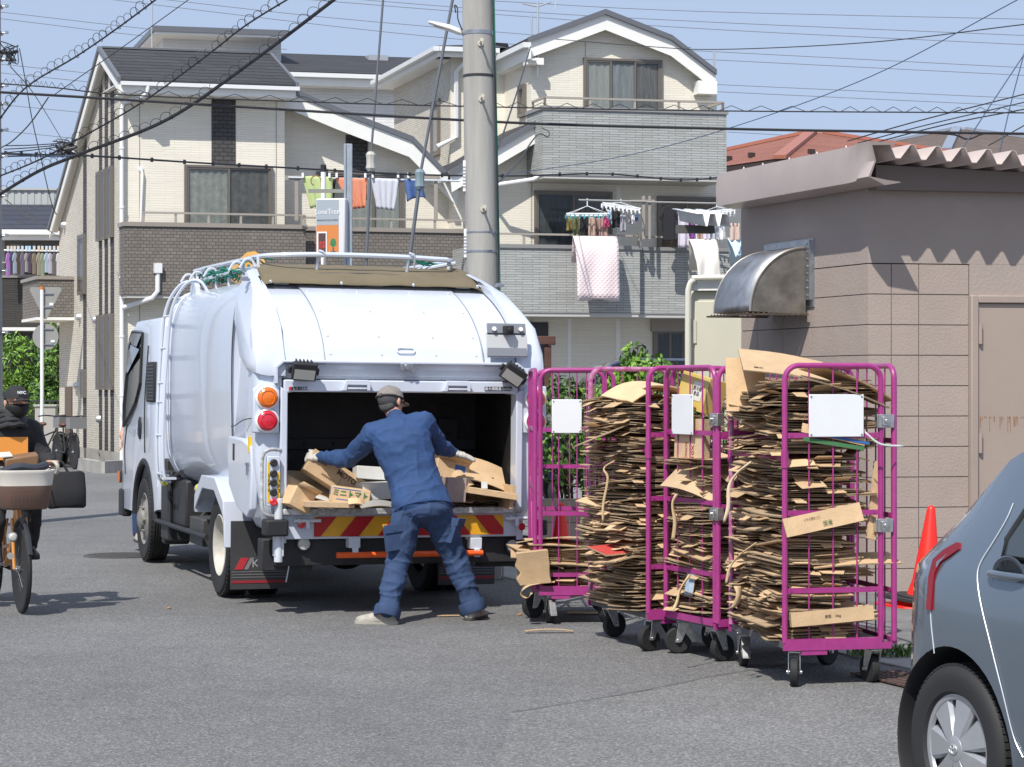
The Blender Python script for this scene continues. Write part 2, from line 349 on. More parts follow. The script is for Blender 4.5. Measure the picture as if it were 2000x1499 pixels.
upp = [(-1.555,1.655),(-1.56,1.70),(-1.53,1.79),(-1.40,2.01),(-1.19,2.175),(-.92,2.305),(-.65,2.39),(-.42,2.455),(-.40,2.30),(-.62,2.12),(-.86,1.93),(-1.08,1.75),(-1.28,1.67)]
for s_ in (-1, 1): shell(s_, upp, .85, [(.85,0),(.97,0),(1.02,.008),(1.052,.02),(1.064,.05)], 'shoulder_cover', tw, truck)
# curved rear hatch between the shoulders
hp = [(-1.53,1.735),(-1.47,1.86),(-1.35,1.99),(-1.18,2.11),(-.95,2.22),(-.72,2.30),(-.60,2.335),(-.1,2.44)]
hp = smooth2(hp, 4)
def strip_surf(x0, x1, dz, t=.02):
    m = MB(); n = len(hp); a = []
    for x, d in ((x0, dz), (x1, dz), (x1, dz-t), (x0, dz-t)): a.append([Vector((x, y-(d*.5), z+d)) for y, z in hp])
    return m.loft([[a[0][i], a[1][i], a[2][i], a[3][i]] for i in range(n)])
strip_surf(-.85, .85, 0, .03).build('rear_hatch', tw, truck)
strip_surf(-.56, .60, .012, .012).build('hatch_panel', tw, truck, bevel=.003)
rv = MB()
for x in (-.52, -.15, .25, .55):
    for i in (2, 6, 12, 18):
        y, z = hp[i]; rv.ell((x, y-.007, z+.014), (.009,.006,.009), 8, 6)
rv.each('rivet', twd, truck)
def on_hatch(i, t=.0): y, z = hp[i]; y2, z2 = hp[min(i+1, len(hp)-1)]; return y, z, math.atan2(z2-z, y2-y)
m = MB()
for x in (-.563,.603): m.tube([(x,y-.008,z+.011) for y, z in hp], .0035, 5)
m.each('panel_gap', mat('gap_grey', (.25,.27,.31), .6), truck)
m = MB()
for x in (-.853,.853): m.tube([(x,y-.004,z+.004) for y, z in hp], .007, 5)
m.each('hatch_gap', gapm, truck)
# small recess pull and hinge tabs
y, z, a = on_hatch(3); m = MB(); Mx = Matrix.Translation((.03, y-.016, z+.014)) @ Matrix.Rotation(a, 4, 'X')
m.M = Mx; pts = arc((-.045,0), .02, 90, 270, 6, 'xy') + arc((.045,0), .02, -90, 90, 6, 'xy'); m.tube(pts, .005, 6, closed=True); m.build('pull_recess', twd, truck)
for x in (-.68, 0.03, .72):
    m = MB(); Mx = Matrix.Translation((x, hp[23][0], hp[23][1]+.012)) @ Matrix.Rotation(.42, 4, 'X'); m.M = Mx
    m.box(-.055,.055,-.012,.012,0,.01); m.cyl((-.06,0,.008),(.06,0,.008),.007); m.build('hinge', alu, truck)
# header beams above the opening
m = MB(); m.box(-.86,.86,-1.50,-1.40,1.635,1.74); m.box(-.80,.80,-1.515,-1.50,1.655,1.72); m.build('header_recess', twd, truck, bevel=.008)
m = MB(); m.prism([(-.86,1.63),(-.86,1.53),(-.80,1.545),(.80,1.545),(.86,1.53),(.86,1.63)], 'y', -1.555, -1.38); m.build('header_beam', tw, truck, bevel=.01)
m = MB(); m.prism([(-.93,1.60),(-.93,1.72),(-.88,1.765),(.84,1.765),(.90,1.72),(.90,1.60),(.87,1.60),(.87,1.71),(.825,1.745),(-.865,1.745),(-.905,1.71),(-.905,1.60)], 'y', -1.585, -1.50); m.build('header_lip', tw, truck, bevel=.006)
for qx in (692, 888):
    x, z = px(qx, 755, -1.56); m = MB()
    m.prism([(x-.11,z-.035),(x-.085,z+.042),(x+.075,z+.042),(x+.095,z+.03),(x+.095,z-.035),(x+.07,z-.035),(x+.07,z+.005),(x-.07,z+.005),(x-.075,z-.035)], 'y', -1.60, -1.553); m.box(x-.07,x+.07,-1.60,-1.575,z-.025,z-.012)
    m.build('header_handle', tw, truck, bevel=.005)
cen = MB(); cen.box(-.035,.06,-1.60,-1.585,1.70,1.75); cen.cyl((.06,-1.60,1.70),(.06,-1.57,1.70),.018); cen.cyl((.01,-1.61,1.725),(.01,-1.58,1.725),.02)
cen.build('latch', stl, truck, bevel=.003)
# number plate and bracket (plate blanked out in the photo)
x, z = px(979, 679, -1.50); m = MB(); m.M = Matrix.Translation((x, -1.57, z+.01)) @ Matrix.Rotation(R_(-8), 4, 'X'); m.box(-.155,.155,-.012,-.002,-.08,.085)
m.build('number_plate', mat('plate_grey', (.52,.53,.53), .5), truck, bevel=.004)
m = MB(); m.M = Matrix.Translation((x, -1.55, z+.135)) @ Matrix.Rotation(R_(-14), 4, 'X'); m.box(-.145,.145,-.02,0,-.035,.04); m.box(-.15,.15,0,.02,-.20,-.03)
b = m.build('plate_bracket', mat('bracket_grey', (.20,.21,.24), .5), truck, bevel=.004)
m = MB(); m.M = Matrix.Translation((x, -1.58, z+.135)) @ Matrix.Rotation(R_(-14), 4, 'X'); m.cyl((-.10,-.012,0),(-.10,0,0),.016,n=14); m.cyl((.10,-.012,0),(.10,0,0),.016,n=14); m.each('bracket_hole', white, b)
m = MB(); m.M = Matrix.Translation((x+.0, -1.59, z+.13)); m.box(-.032,.032,-.05,.02,-.03,.03); m.cyl((0,-.06,0),(0,-.045,0),.018); m.build('rear_camera', black, b, bevel=.006)
# work lights
def worklight(qx, qy, tilt, name='work_light'):
    x, z = px(qx, qy, -1.62); m = MB(); Mx = Matrix.Translation((x, -1.62, z)) @ Euler((R_(20), R_(tilt), 0)).to_matrix().to_4x4() @ Matrix.Scale(1.22, 4); m.M = Mx
    m.loft([[Vector((sx*wd, yy, sz*hh)) for sx, sz in ((-1,-1),(1,-1),(1.0,1),(-1,1))] for yy, wd, hh in ((.05,.035,.02),(.03,.06,.042),(-.025,.072,.052),(-.035,.068,.048))])
    for i in range(-2, 3): m.box(i*.022-.004, i*.022+.004, -.02, .045, .03, .056)
    m.box(-.088,-.07,-.012,.012,-.02,.02); m.box(.07,.088,-.012,.012,-.02,.02)
    o = m.build(name, black, truck, bevel=.005)
    m = MB(); m.M = Mx; m.box(-.06,.06,-.038,-.034,-.042,.015); m.build('lens', mat('lamp_glass', (.35,.35,.33), .1, coat=1), o); 
    m = MB(); m.tube([(x,-1.6,z),(x+.01,-1.55,z-.02),(x,-1.5,z-.07)], .006, 6); m.build('lamp_cable', black, o)
worklight(589, 726, 4); worklight(998, 729, 32)
# opening box, dark hopper inside
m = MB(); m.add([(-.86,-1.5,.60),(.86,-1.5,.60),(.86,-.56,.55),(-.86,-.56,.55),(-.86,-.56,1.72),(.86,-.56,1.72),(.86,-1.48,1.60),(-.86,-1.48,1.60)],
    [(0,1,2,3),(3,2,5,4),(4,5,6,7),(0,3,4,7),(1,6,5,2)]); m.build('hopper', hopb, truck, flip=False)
m = MB(); m.box(-.85,.85,-.60,-.57,1.12,1.20); m.box(.55,.70,-.61,-.58,.95,1.35); 
for i in range(7): m.ell((-.7+i*.22,-.60,1.16), (.012,.01,.012), 8, 6)
for i in range(3): m.ell((.62,-.61,1.0+i*.12), (.014,.012,.014), 8, 6)
m.build('pusher_plate', chas, truck, bevel=.004)
# side frames of the opening
for s_ in (-1, 1):
    m = MB(); m.prism([(s_*.835,.70),(s_*.885,.70),(s_*.885,1.58),(s_*.835,1.545)], 'y', -1.575, -1.45); m.build('opening_frame', tw, truck, bevel=.008)
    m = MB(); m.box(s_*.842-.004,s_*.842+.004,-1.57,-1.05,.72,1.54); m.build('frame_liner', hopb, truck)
m = MB(); m.box(-.87,.87,-1.62,-1.46,.695,.738); m.build('loading_lip', chip, truck, bevel=.006)
m = MB(); m.box(-.88,.88,-1.57,-1.35,.525,.694); m.box(-.89,-.84,-1.585,-1.57,.50,.70); m.box(.84,.89,-1.585,-1.57,.50,.70); m.build('lower_panel', tw, truck, bevel=.005)
# warning board, red and yellow diagonal bands built edge to edge
x0, z1 = px(612, 1008, -1.58); x1, _ = px(982, 1008, -1.58); z1, z0 = .680, .542
def band(polys, name, col):
    m = MB(); 
    for p in polys: m.prism(p, 'y', -1.583, -1.575)
    m.build(name, mat(name, col, .35, var=.06, vs=20), truck)
Yl, Rd = [], []; wds = .155; sl_ = .115; k = -1; t = x0-.155
def clip(a, b):   # parallelogram with bottom a..b, top shifted right by sl_, cut to the board
    P = [(a,z0),(b,z0),(b+sl_,z1),(a+sl_,z1)]; out = []
    for lim, sg in ((x0,1),(x1,-1)):
        out = []; 
        for i in range(len(P)):
            p, q = P[i], P[(i+1) % len(P)]; ip = (p[0]-lim)*sg >= 0; iq = (q[0]-lim)*sg >= 0
            if ip: out.append(p)
            if ip != iq: f = (lim-p[0])/(q[0]-p[0]); out.append((lim, p[1]+f*(q[1]-p[1])))
        P = out
        if not P: return None
    return P
i = 0; t = x0-sl_+.005-.13
xc = (x0+x1)/2
while t < x1:
    P = clip(t, t+.14)
    if P and t+.07 < xc+.1: (Yl if i % 2 == 0 else Rd).append(P)
    elif P: (Yl if i % 2 == 0 else Rd).append([(x0+x1-p[0], p[1]) for p in (clip(x0+x1-t-.14, x0+x1-t) or P)][::-1])
    t += .14; i += 1
m = MB(); m.box(x0,x1,-1.577,-1.57,z0,z1); m.build('warning_board', mat('board_yellow', (.72,.36,.02), .4, var=.06, vs=20), truck)
red_ = []
cx_ = (x0+x1)/2; kk = 0; a = x0-.09
while a < x1:
    half = a+.07 < cx_
    P = clip(a, a+.135) if half else None
    if not half:
        b = x0+x1-(a+.135)+0; P2 = clip(b, b+.135); P = [(x0+x1-p[0], p[1]) for p in P2] if P2 else None
    if P: red_.append(P)
    a += .275
band(red_, 'red_band', (.42,.012,.015))
# tail lamps
orange = mat('amber_lens', (.80,.17,.005), .12, coat=1, bump=.25, bs=120); redl = mat('red_lens', (.62,.01,.03), .12, coat=1, bump=.25, bs=120)
for s_ in (-1, 1):
    cx = -.975 if s_ < 0 else .985
    m = MB(); m.prism([(cx-.10,1.26),(cx+.085,1.26),(cx+.085,1.60),(cx-.06,1.60),(cx-.10,1.56)], 'y', -1.56, -1.50); m.build('lamp_panel', tw, truck, bevel=.01)
    for z, lm in ((1.505, orange), (1.345, redl)):
        m = MB(); m.lathe([(.0,0),(.082,0),(.082,.022),(.072,.03),(.068,.024)], (cx-.005, -1.558, z), (0,-1,0), 32); o = m.build('tail_lamp', white, truck)
        m = MB(); m.lathe([(.068,.02),(.068,.036),(.058,.046),(.03,.052),(.012,.054),(.0,.054)], (cx-.005, -1.558, z), (0,-1,0), 32); m.lathe([(.045,.048),(.048,.054),(.051,.048)], (cx-.005,-1.558,z), (0,-1,0), 32); m.build('lens', lm, o)
# small plates
def plate(qx, qy, w_, h_, body, size, cbg, cfg, y=-1.562, nm='nameplate', lead=None):
    x, z = px(qx, qy, y); m = MB(); m.box(x-w_/2, x+w_/2, y, y+.006, z-h_/2, z+h_/2); o = m.build(nm, cbg, truck, bevel=.001)
    t = text('lettering', body, size, cfg, o, (x+(lead or 0), y-.001, z-.002), (R_(90),0,0), .0006); 
    return o, x, z
bb = mat('label_black', (.02,.02,.02), .5); yl = mat('label_yellow', (.75,.50,.02), .5)
o, x, z = plate(581, 761, .115, .022, 'いすゞ自動車', .019, bb, white, lead=.012)
m = MB(); m.box(x-.075, x-.0585, -1.564, -1.556, z-.011, z+.011); m.build('red_end', redl, o)
plate(970, 758, .205, .028, '最大積載量 2650kg', .025, bb, white)
# control panel with buttons on the left rear corner
x, z = px(531, 942, -1.60); m = MB(); m.box(x-.045,x+.045,-1.62,-1.55,z-.175,z+.17); cp = m.build('control_panel', tw, truck, bevel=.006)
for dz, lm in ((.125,black),(.05,black),(-.012,black),(-.078,black),(-.145,redl)):
    m = MB(); m.lathe([(0,0),(.026,0),(.026,.018),(.019,.022),(.0,.02)], (x-.002,-1.62,z+dz), (0,-1,0), 18); m.build('button', lm, cp)
for dx, a_, b_ in ((-.036,-.15,.13),(.036,-.13,.06)):
    m = MB(); m.box(x+dx-.007,x+dx+.007,-1.623,-1.62,z+a_,z+b_); lb = m.build('caution_label', yl, cp)
    t = text('lettering', '上昇 反転 積込 下降' if dx < 0 else '押込 停止 単独', .014, bb, lb, (x+dx,-1.624,z+(a_+b_)/2), (R_(90),R_(90),0), .0004)
m = MB(); m.tube(smooth_path([(x+.06,-1.57,z+.21),(x-.02,-1.60,z+.215),(x-.075,-1.61,z+.17),(x-.08,-1.61,z),(x-.075,-1.61,z-.19),(x-.03,-1.60,z-.24),(x+.03,-1.56,z-.24)],4), .013, 8); m.build('guard_rail', chip, truck)
x, z = px(537, 1033, -1.6); m = MB(); m.box(x-.085,x+.075,-1.68,-1.52,z-.058,z+.058); m.build('bump_stop', black, truck, bevel=.015, seg=3)
x2, z2 = px(1048, 1028, -1.6); m = MB(); m.box(x2-.04,x2+.06,-1.66,-1.52,z2-.055,z2+.055); m.build('bump_stop', black, truck, bevel=.015, seg=3)
m = MB(); m.box(x-.01,x+.055,-1.62,-1.55,z-.20,z-.06); m.cyl((x+.02,-1.60,z-.24),(x+.02,-1.60,z+.2),.03); m.build('hinge_post', twd, truck, bevel=.004)
m = MB(); x, z = px(497, 900, -1.3)
m.box(-1.061,-1.04,-1.36,-1.33,1.12,1.23); m.build('caution_strip', yl, truck)
m = MB(); m.box(-1.068,-1.05,-1.35,-1.31,1.0,1.05); m.box(-1.073,-1.06,-1.335,-1.325,.96,1.03); m.cyl((-1.068,-1.36,1.04),(-1.068,-1.30,1.04),.008); m.build('side_latch', stl, truck)
m = MB(); m.tube(smooth_path([(-1.05,-.70,1.29),(-1.05,-.85,1.30),(-1.05,-1.1,1.34),(-1.048,-1.40,1.36),(-1.03,-1.48,1.36)],4), .004, 5); m.build('side_gap', gapm, truck)
# access door outline on the lower side: a proud rounded panel
m = MB(); m.prism([(-.62,1.22),(-.60,1.10),(-.66,.86),(-.92,.72),(-1.28,.66),(-1.38,.72),(-1.42,1.0),(-1.40,1.16),(-1.1,1.21)], 'x', -1.056, -1.0); m.build('side_door', tw, truck, bevel=.015, seg=3)
m = MB(); m.box(-1.061,-1.05,-.86,-.81,1.05,1.17); m.build('door_pull', chas, truck, bevel=.003)
# lower rear: bumper beam, round lamps, orange bar
m = MB(); m.box(-.90,.90,-1.50,-1.38,.335,.52); m.box(-.98,-.62,-1.45,-1.3,.30,.52); m.box(.62,.98,-1.45,-1.3,.30,.52); m.build('bumper_beam', chas, truck, bevel=.008)
for q in (591, 998):
    x, z = px(q, 1064, -1.50); m = MB(); m.lathe([(0,0),(.056,0),(.056,.02),(.047,.026)], (x,-1.50,z), (0,-1,0), 24); o = m.build('reversing_lamp', black, truck)
    m = MB(); m.lathe([(.047,.02),(.04,.034),(0,.04)], (x,-1.50,z), (0,-1,0), 24); m.build('lens', mat('clear_lens', (.50,.50,.46), .15, coat=1, bump=.3, bs=90), o)
x, z = px(658, 1086, -1.62); xe, _ = px(943, 1086, -1.62)
m = MB(); m.cyl((x,-1.60,.412),(xe,-1.60,.412),.021,n=20); m.build('safety_bar', mat('orange_reflective', (.85,.12,.02), .35, var=.1, vs=15), truck)
for q in (692, 930):
    x, z = px(q, 1062, -1.6); m = MB(); m.box(x-.04,x+.04,-1.60,-1.50,z-.035,z+.045); m.box(x-.018,x+.025,-1.61,-1.59,z-.09,z-.03); m.box(x-.055,x+.05,-1.515,-1.50,z+.03,z+.055); m.build('bar_bracket', twd, truck, bevel=.004)
for q0, q1 in ((572,625),(985,1028)):
    xa, z = px(q0, 1017, -1.6); xb, _ = px(q1, 1017, -1.6); m = MB(); m.cyl((xa,-1.605,.655),(xb,-1.605,.655),.012,n=12); m.box((xa+xb)/2-.01,(xa+xb)/2+.015,-1.62,-1.60,.60,.66); m.cyl((xa+.03,-1.605,.655),(xa+.045,-1.605,.655),.02); m.build('lip_latch', twd, truck, bevel=.002)
for q in (587, 1018):
    x, z = px(q, 1027, -1.59); m = MB(); m.lathe([(0,0),(.026,0),(.026,.01),(0,.014)], (x,-1.585,z), (0,-1,0), 18); m.build('reflector', redl, truck)
x, z = px(551, 1098, -1.46); m = MB(); m.box(x-.055,x+.055,-1.456,-1.45,z-.018,z+.018); sb = m.build('maker_sticker', mat('sticker_pink', (.35,.12,.14), .5), truck)
m = MB(); m.box(x-.015,x+.045,-1.459,-1.456,z-.010,z-.002); m.box(x-.015,x+.045,-1.459,-1.456,z+.003,z+.010); m.build('sticker_print', mat('sticker_white', (.5,.5,.5), .5), sb)
# mud flaps
for s_ in (-1, 1):
    xa, xb = (-1.03, -.60) if s_ < 0 else (.55, 1.0); m = MB(); m.M = Matrix.Translation((0,-.62,0)); m.box(xa,xb,-.008,0,.10,.60); fl = m.build('mud_flap', mat('flap_rubber', (.045,.045,.048), .6, var=.15, vs=5), truck, bevel=.002)
    m = MB(); m.M = Matrix.Translation((0,-.62,0)); m.box(xa+.01,xb-.01,-.011,-.008,.145,.165); m.build('red_line', mat('flap_red', (.28,.02,.03), .5), fl)
    m = MB(); m.M = Matrix.Translation((0,-.62,0)); [m.box(xa+.01,xb-.01,-.011,-.008,.185+i*.02,.191+i*.02) for i in range(3)]; m.build('grey_line', mat('flap_grey', (.16,.16,.165), .5), fl)
    m = MB(); m.prism([(xa+.03,.245),(xa+.09,.245),(xa+.135,.33),(xa+.075,.33)], 'y', -.632, -.628); m.build('red_mark', mat('flap_mark', (.45,.03,.04), .5), fl)
    m = MB(); m.prism([(xa+.10,.245),(xa+.13,.245),(xa+.175,.33),(xa+.145,.33)], 'y', -.632, -.628); m.build('grey_mark', mat('flap_mark_grey', (.2,.2,.21), .5), fl)
    t = text('lettering', 'KYO', .085, mat('flap_silver', (.36,.36,.37), .4), fl, (xa+.245, -.630, .285), (R_(90),0,0), .001)
m = MB(); m.tube(smooth_path([(-.80,-1.44,.52),(-.79,-1.46,.36),(-.81,-1.46,.22)],4), .006, 6); m.build('chain', stl, truck)
# chassis, tank, side guard, fenders
m = MB(); m.box(-.42,-.30,-1.4,4.3,.46,.66); m.box(.30,.42,-1.4,4.3,.46,.66); m.box(-.8,.8,-1.35,-1.1,.42,.6); m.cyl((-.8,0,.38),(.8,0,.38),.07); m.ell((0,0,.38),(.2,.2,.2)); m.cyl((-.8,3.5,.38),(.8,3.5,.38),.05); m.box(-.7,.7,.9,2.4,.5,.74); m.build('chassis', chas, truck)
m = MB(); m.box(-.92,-.5,1.75,2.45,.40,.80); m.box(-.95,-.6,2.35,2.75,.25,.85); m.build('battery_box', chas, truck, bevel=.02)
m = MB(); m.box(-.93,-.6,.95,1.5,.30,.52); m.build('tool_box', mat('tool_box_dark', (.05,.05,.05), .6, var=.3, vs=8, bump=.5, bs=80), truck, bevel=.01)
m = MB(); m.box(-.75,-.55,1.2,1.45,.5,.78); m.build('air_tank', mat('grey_tank', (.3,.32,.36), .5), truck, bevel=.02)
m = MB(); m.tube([(-.96,.62,.40),(-.96,2.9,.40)], .022, 8); m.tube([(-.95,2.3,.38),(-.95,2.3,.78),(-.93,1.9,.86)], .02, 8); m.tube([(-.95,1.5,.38),(-.8,1.5,.55)], .015, 6); m.build('side_guard', chas, truck)
m = MB(); m.cyl((.96,.62,.40),(.96,2.9,.40),.022); m.build('side_guard', chas, truck)
for y in (2.35, .80):
    m = MB(); m.M = Matrix.Translation((-.97,y,.74)); m.cyl((0,0,.05),(0,-.02,.08),.02); o = m.build('lamp_stem', stl, truck)
    m = MB(); m.M = Matrix.Translation((-.98,y,.77)); m.lathe([(0,-.07),(.03,-.055),(.045,-.02),(.045,.02),(.03,.05),(0,.06)], (0,0,0), (0,-1,0), 16); m.build('side_lamp', mat('yellow_lens', (.55,.50,.02), .15, coat=1), truck)
fpts = [(.62,.60),(.60,.74),(.33,.90),(-.18,.90),(-.50,.74),(-.55,.40),(-.52,.40),(-.46,.72),(-.16,.86),(.31,.86),(.56,.72),(.58,.60)]
for s_ in (-1, 1):
    m = MB(); m.prism([(y,z) for y, z in fpts], 'x', s_*1.06, s_*.62); m.prism([(.60,.74),(.33,.90),(-.18,.90),(-.50,.74),(-.52,.60),(-.44,.66),(-.16,.80),(.30,.80),(.54,.66),(.62,.60)], 'x', s_*1.065, s_*1.05); m.build('rear_fender', tw, truck, bevel=.006)
# wheels
def wheel(x, y, r, wdt, s_, dual=False, parent=truck, rimc=None):
    m = MB(); h = wdt/2
    pr = [(r*.60,-h*.8),(r*.80,-h),(r*.93,-h*.98),(r*.985,-h*.80),(r,-h*.6)]
    for i in range(-2, 3): pr += [(r,i*h*.22-.008),(r-.012,i*h*.22-.006),(r-.012,i*h*.22+.006),(r,i*h*.22+.008)]
    pr += [(r,h*.6),(r*.985,h*.80),(r*.93,h*.98),(r*.80,h),(r*.60,h*.8)]
    m.lathe(pr, (x,y,r), (s_,0,0), 56, caps=False)
    for i in range(56):
        a = 6.28318*i/56; c, q = math.cos(a), math.sin(a)
        for sg in (-1, 1):
            M = Matrix.Translation((x,y,r)) @ Matrix.Rotation(a, 4, 'X'); m.box(sg*h*.70-h*.18, sg*h*.70+h*.18, -.011, .011, r*.97, r*.998, M=M)
    o = m.build('tyre', tyre, parent)
    m = MB(); rc = rimc or mat('rim_grey', (.50,.48,.43), .5, var=.12, vs=12)
    if dual: pr = [(r*.62,h*.85),(r*.60,h*.9),(r*.57,h*.8),(r*.54,h*.4),(r*.50,-h*.4),(r*.38,-h*.55),(r*.22,-h*.55),(r*.20,h*.1),(0,h*.15)]
    else: pr = [(r*.62,h*.85),(r*.60,h*.9),(r*.56,h*.75),(r*.50,h*.60),(r*.40,h*.85),(r*.28,h*1.0),(r*.26,h*1.25),(r*.15,h*1.45),(0,h*1.5)]
    m.lathe(pr, (x,y,r), (s_,0,0), 40, caps=False)
    for i in range(6):
        a = 6.28318*i/6; d = Vector((0, math.cos(a), math.sin(a)))*r*.31; xx = (-h*.55 if dual else h*.9)*s_
        m.cyl(Vector((x+xx,y,r))+d, Vector((x+xx+.03*s_,y,r))+d, .014, n=6)
    m.build('rim', rc, o); return o
for s_ in (-1, 1):
    wheel(s_*.90, 0, .38, .20, s_, True); wheel(s_*.66, 0, .38, .19, s_, True); wheel(s_*.88, 3.5, .38, .20, s_, False, rimc=mat('rim_worn', (.20,.19,.175), .6, var=.2, vs=14))
# cab
cp_ = [(2.80,.62),(2.80,2.12),(2.87,2.20),(4.22,2.20),(4.46,2.11),(4.70,1.42),(4.75,1.15),(4.78,.55),(4.72,.42),(4.10,.42)]
for i in range(9): a = R_(8+i*20.5); cp_.append((3.5+.54*math.cos(a), .40+.50*math.sin(a)))
cp_ += [(2.80,.50)]; cp_[0] = (2.80,.70)
m = MB(); rr = []
ccy, ccz = 3.9, 1.4
for x, k in ((.93,.09),(.955,.05),(.965,.02),(.965,0)):
    pass
def cabring(x, k): return [Vector((x - math.copysign(max(0,(z-1.3))*.03, x), y+math.copysign(min(abs(ccy-y),k), ccy-y) if (z > 1.0 or y > 4.5) else y, z+math.copysign(min(abs(ccz-z),k), ccz-z) if z > 1.9 else z)) for y, z in cp_]
m.loft([cabring(-.975,.05), cabring(-.955,.015), cabring(-.90,0), cabring(.90,0), cabring(.955,.015), cabring(.975,.05)])
cab = m.build('cab', tw, truck, ang=40)
for s_ in (-1, 1):
    def cx(z): return s_*(.978-max(0,(z-1.3))*.03)
    win = [(3.74,1.62),(3.70,2.07),(4.28,2.09),(4.40,2.03),(4.63,1.40),(4.61,1.20),(4.30,1.30),(3.95,1.44)]
    m = MB(); m.add([(cx(z)+s_*.004,y,z) for y,z in win]+[(cx(z)-s_*.02,y,z) for y,z in win], [tuple(range(8)), tuple(range(15,7,-1))]+[(i,(i+1)%8,8+(i+1)%8,8+i) for i in range(8)]); 
    m.build('door_window', mat('cab_glass', (.03,.04,.045), .03, coat=1), cab)
    m = MB(); m.tube([(cx(z)+s_*.008,y,z) for y,z in win], .012, 6, closed=True); m.build('window_seal', black, cab)
    vis = [(3.68,2.09),(4.26,2.11),(4.40,2.05),(4.54,1.68),(4.46,1.68),(4.32,1.92),(4.20,1.97),(3.70,1.92)]
    m = MB(); m.add([(cx(z)+s_*.012,y,z) for y,z in vis[:4]]+[(cx(z)+s_*.035,y,z) for y,z in vis[:3:-1]], [(0,1,6,7),(1,2,5,6),(2,3,4,5)]); 
    o = m.build('window_visor', mat('smoked_plastic', (.06,.05,.055), .15, coat=.6), cab, flip=False)
    m = MB(); m.box(s_*.93,s_*.978,2.98,3.40,1.44,1.80); 
    lv = m.build('louvre', black, cab, bevel=.01)
    m = MB(); [m.box(s_*.979-.004,s_*.979+.004,3.00,3.38,1.46+i*.03,1.472+i*.03) for i in range(11)]; m.build('louvre_slats', blackm, lv)
    m = MB(); m.lathe([(0,0),(.055,0),(.055,.012),(.04,.02),(0,.02)], (0,0,0), (s_,0,0), 20); o = m.build('door_handle', black, cab); o.location = (s_*.972, 3.72, 1.20); o.scale = (1,1,1.9)
    m = MB(); m.tube(smooth_path([(s_*.96,3.40,1.95),(s_*.985,3.42,1.45),(s_*.985,3.40,.98)],5), .006, 6); m.tube(smooth_path([(s_*.985,4.40,1.22),(s_*.99,4.50,1.0),(s_*.99,4.45,.75)],5), .006,6); m.build('door_gap', chas, cab)
    m = MB(); m.tube([(s_*.955,3.5+.545*math.cos(R_(a)),.40+.505*math.sin(R_(a))) for a in range(0,186,12)], .035, 8); m.build('wheel_arch', black, cab)
    m = MB(); m.box(s_*.90,s_*.99,4.60,4.86,.34,.60); m.build('bumper_corner', black, truck, bevel=.02)
    m = MB(); m.box(s_*.985,s_*1.01,4.66,4.76,.66,.78); o = m.build('marker_lamp', blackm, truck, bevel=.01)
    m = MB(); m.box(s_*1.01,s_*1.02,4.67,4.75,.67,.77); m.build('lens', orange, o)
m = MB(); m.add([(-.78,4.485,2.07),(.78,4.485,2.07),(.86,4.712,1.41),(-.86,4.712,1.41)], [(0,1,2,3)]); m.build('windscreen', MATS['cab_glass'], cab)
m = MB(); m.box(-.9,.9,4.70,4.88,.36,.60); m.build('front_bumper', tw, truck, bevel=.03)
m = MB(); m.box(-.92,-.70,2.70,2.86,.20,.95); m.build('front_mud_guard', chas, truck, bevel=.02)
t = text('door_lettering', '株式会社　運輸', .075, mat('faded_grey_blue', (.35,.38,.45), .6), truck, (-.982, 4.02, 1.17), (R_(90),0,R_(-90)), .001)
# ladder
ld = MB()
def ladder():
    m = MB(); A = []
    for y in (1.93, 2.22):
        P = smooth_path([(-1.01,y,.78),(-1.07,y,.84),(-1.08,y,1.3),(-1.05,y,1.9),(-1.02,y-.05,2.24),(-.93,y-.15,2.43),(-.83,y-.24,2.46),(-.76,y-.28,2.36)], 4); m.tube(P, .014, 8); A.append(P)
    for z in (.86,1.12,1.38,1.64,1.90,2.16):
        i = min(range(len(A[0])), key=lambda k: abs(A[0][k].z-z)); m.tube([A[0][i], A[1][i]], .011, 6)
    m.box(-1.07,-.97,1.90,1.95,.80,.82)
    return m
ladder().build('ladder', tw, truck)
m = MB(); m.prism([(1.62,2.30),(1.64,2.42),(1.78,2.47),(1.88,2.42),(1.90,2.30)], 'x', -.87, -.83); m.build('ladder_bracket', tw, truck, bevel=.006)
# roof rail
m = MB(); top = [(-.62,-.35),(-.70,0),(-.72,.8),(-.72,2.35),(-.66,2.5)]
P = smooth_path([(.66,-.42,2.56),(.2,-.46,2.57),(-.3,-.46,2.57),(-.62,-.42,2.56),(-.73,-.2,2.56),(-.75,.4,2.56),(-.75,2.1,2.57),(-.6,2.3,2.57),(.6,2.3,2.57),(.74,2.1,2.57),(.76,.3,2.56),(.76,-.25,2.56)], 5); m.tube(P, .02, 8, closed=True)
Q = smooth_path([(-.77,2.25,2.48),(-.77,.2,2.48),(-.77,-.3,2.48)], 4); m.tube(Q, .014, 6)
for y in (-.2,.35,.9,1.4,1.85,2.2):
    for s_ in (-1, 1): m.tube([(s_*.75,y,2.56),(s_*.74,y,2.36)], .014, 8)
for x in (-.35,.35): m.tube([(x,-.45,2.56),(x,-.40,2.42)], .014, 8); m.tube(smooth_path([(x+.05,-.44,2.5),(x+.04,-.48,2.58),(x,-.47,2.6)],3), .008, 6)
for y in (-.2,.2,1.2,1.8,2.2): m.tube(smooth_path([(-.77,y,2.47),(-.80,y,2.53),(-.85,y,2.53),(-.89,y,2.47)],4), .010, 6)
m.tube([(.4,-.1,2.47),(.75,-.38,2.54)], .014, 6); m.build('roof_rail', tw, truck)
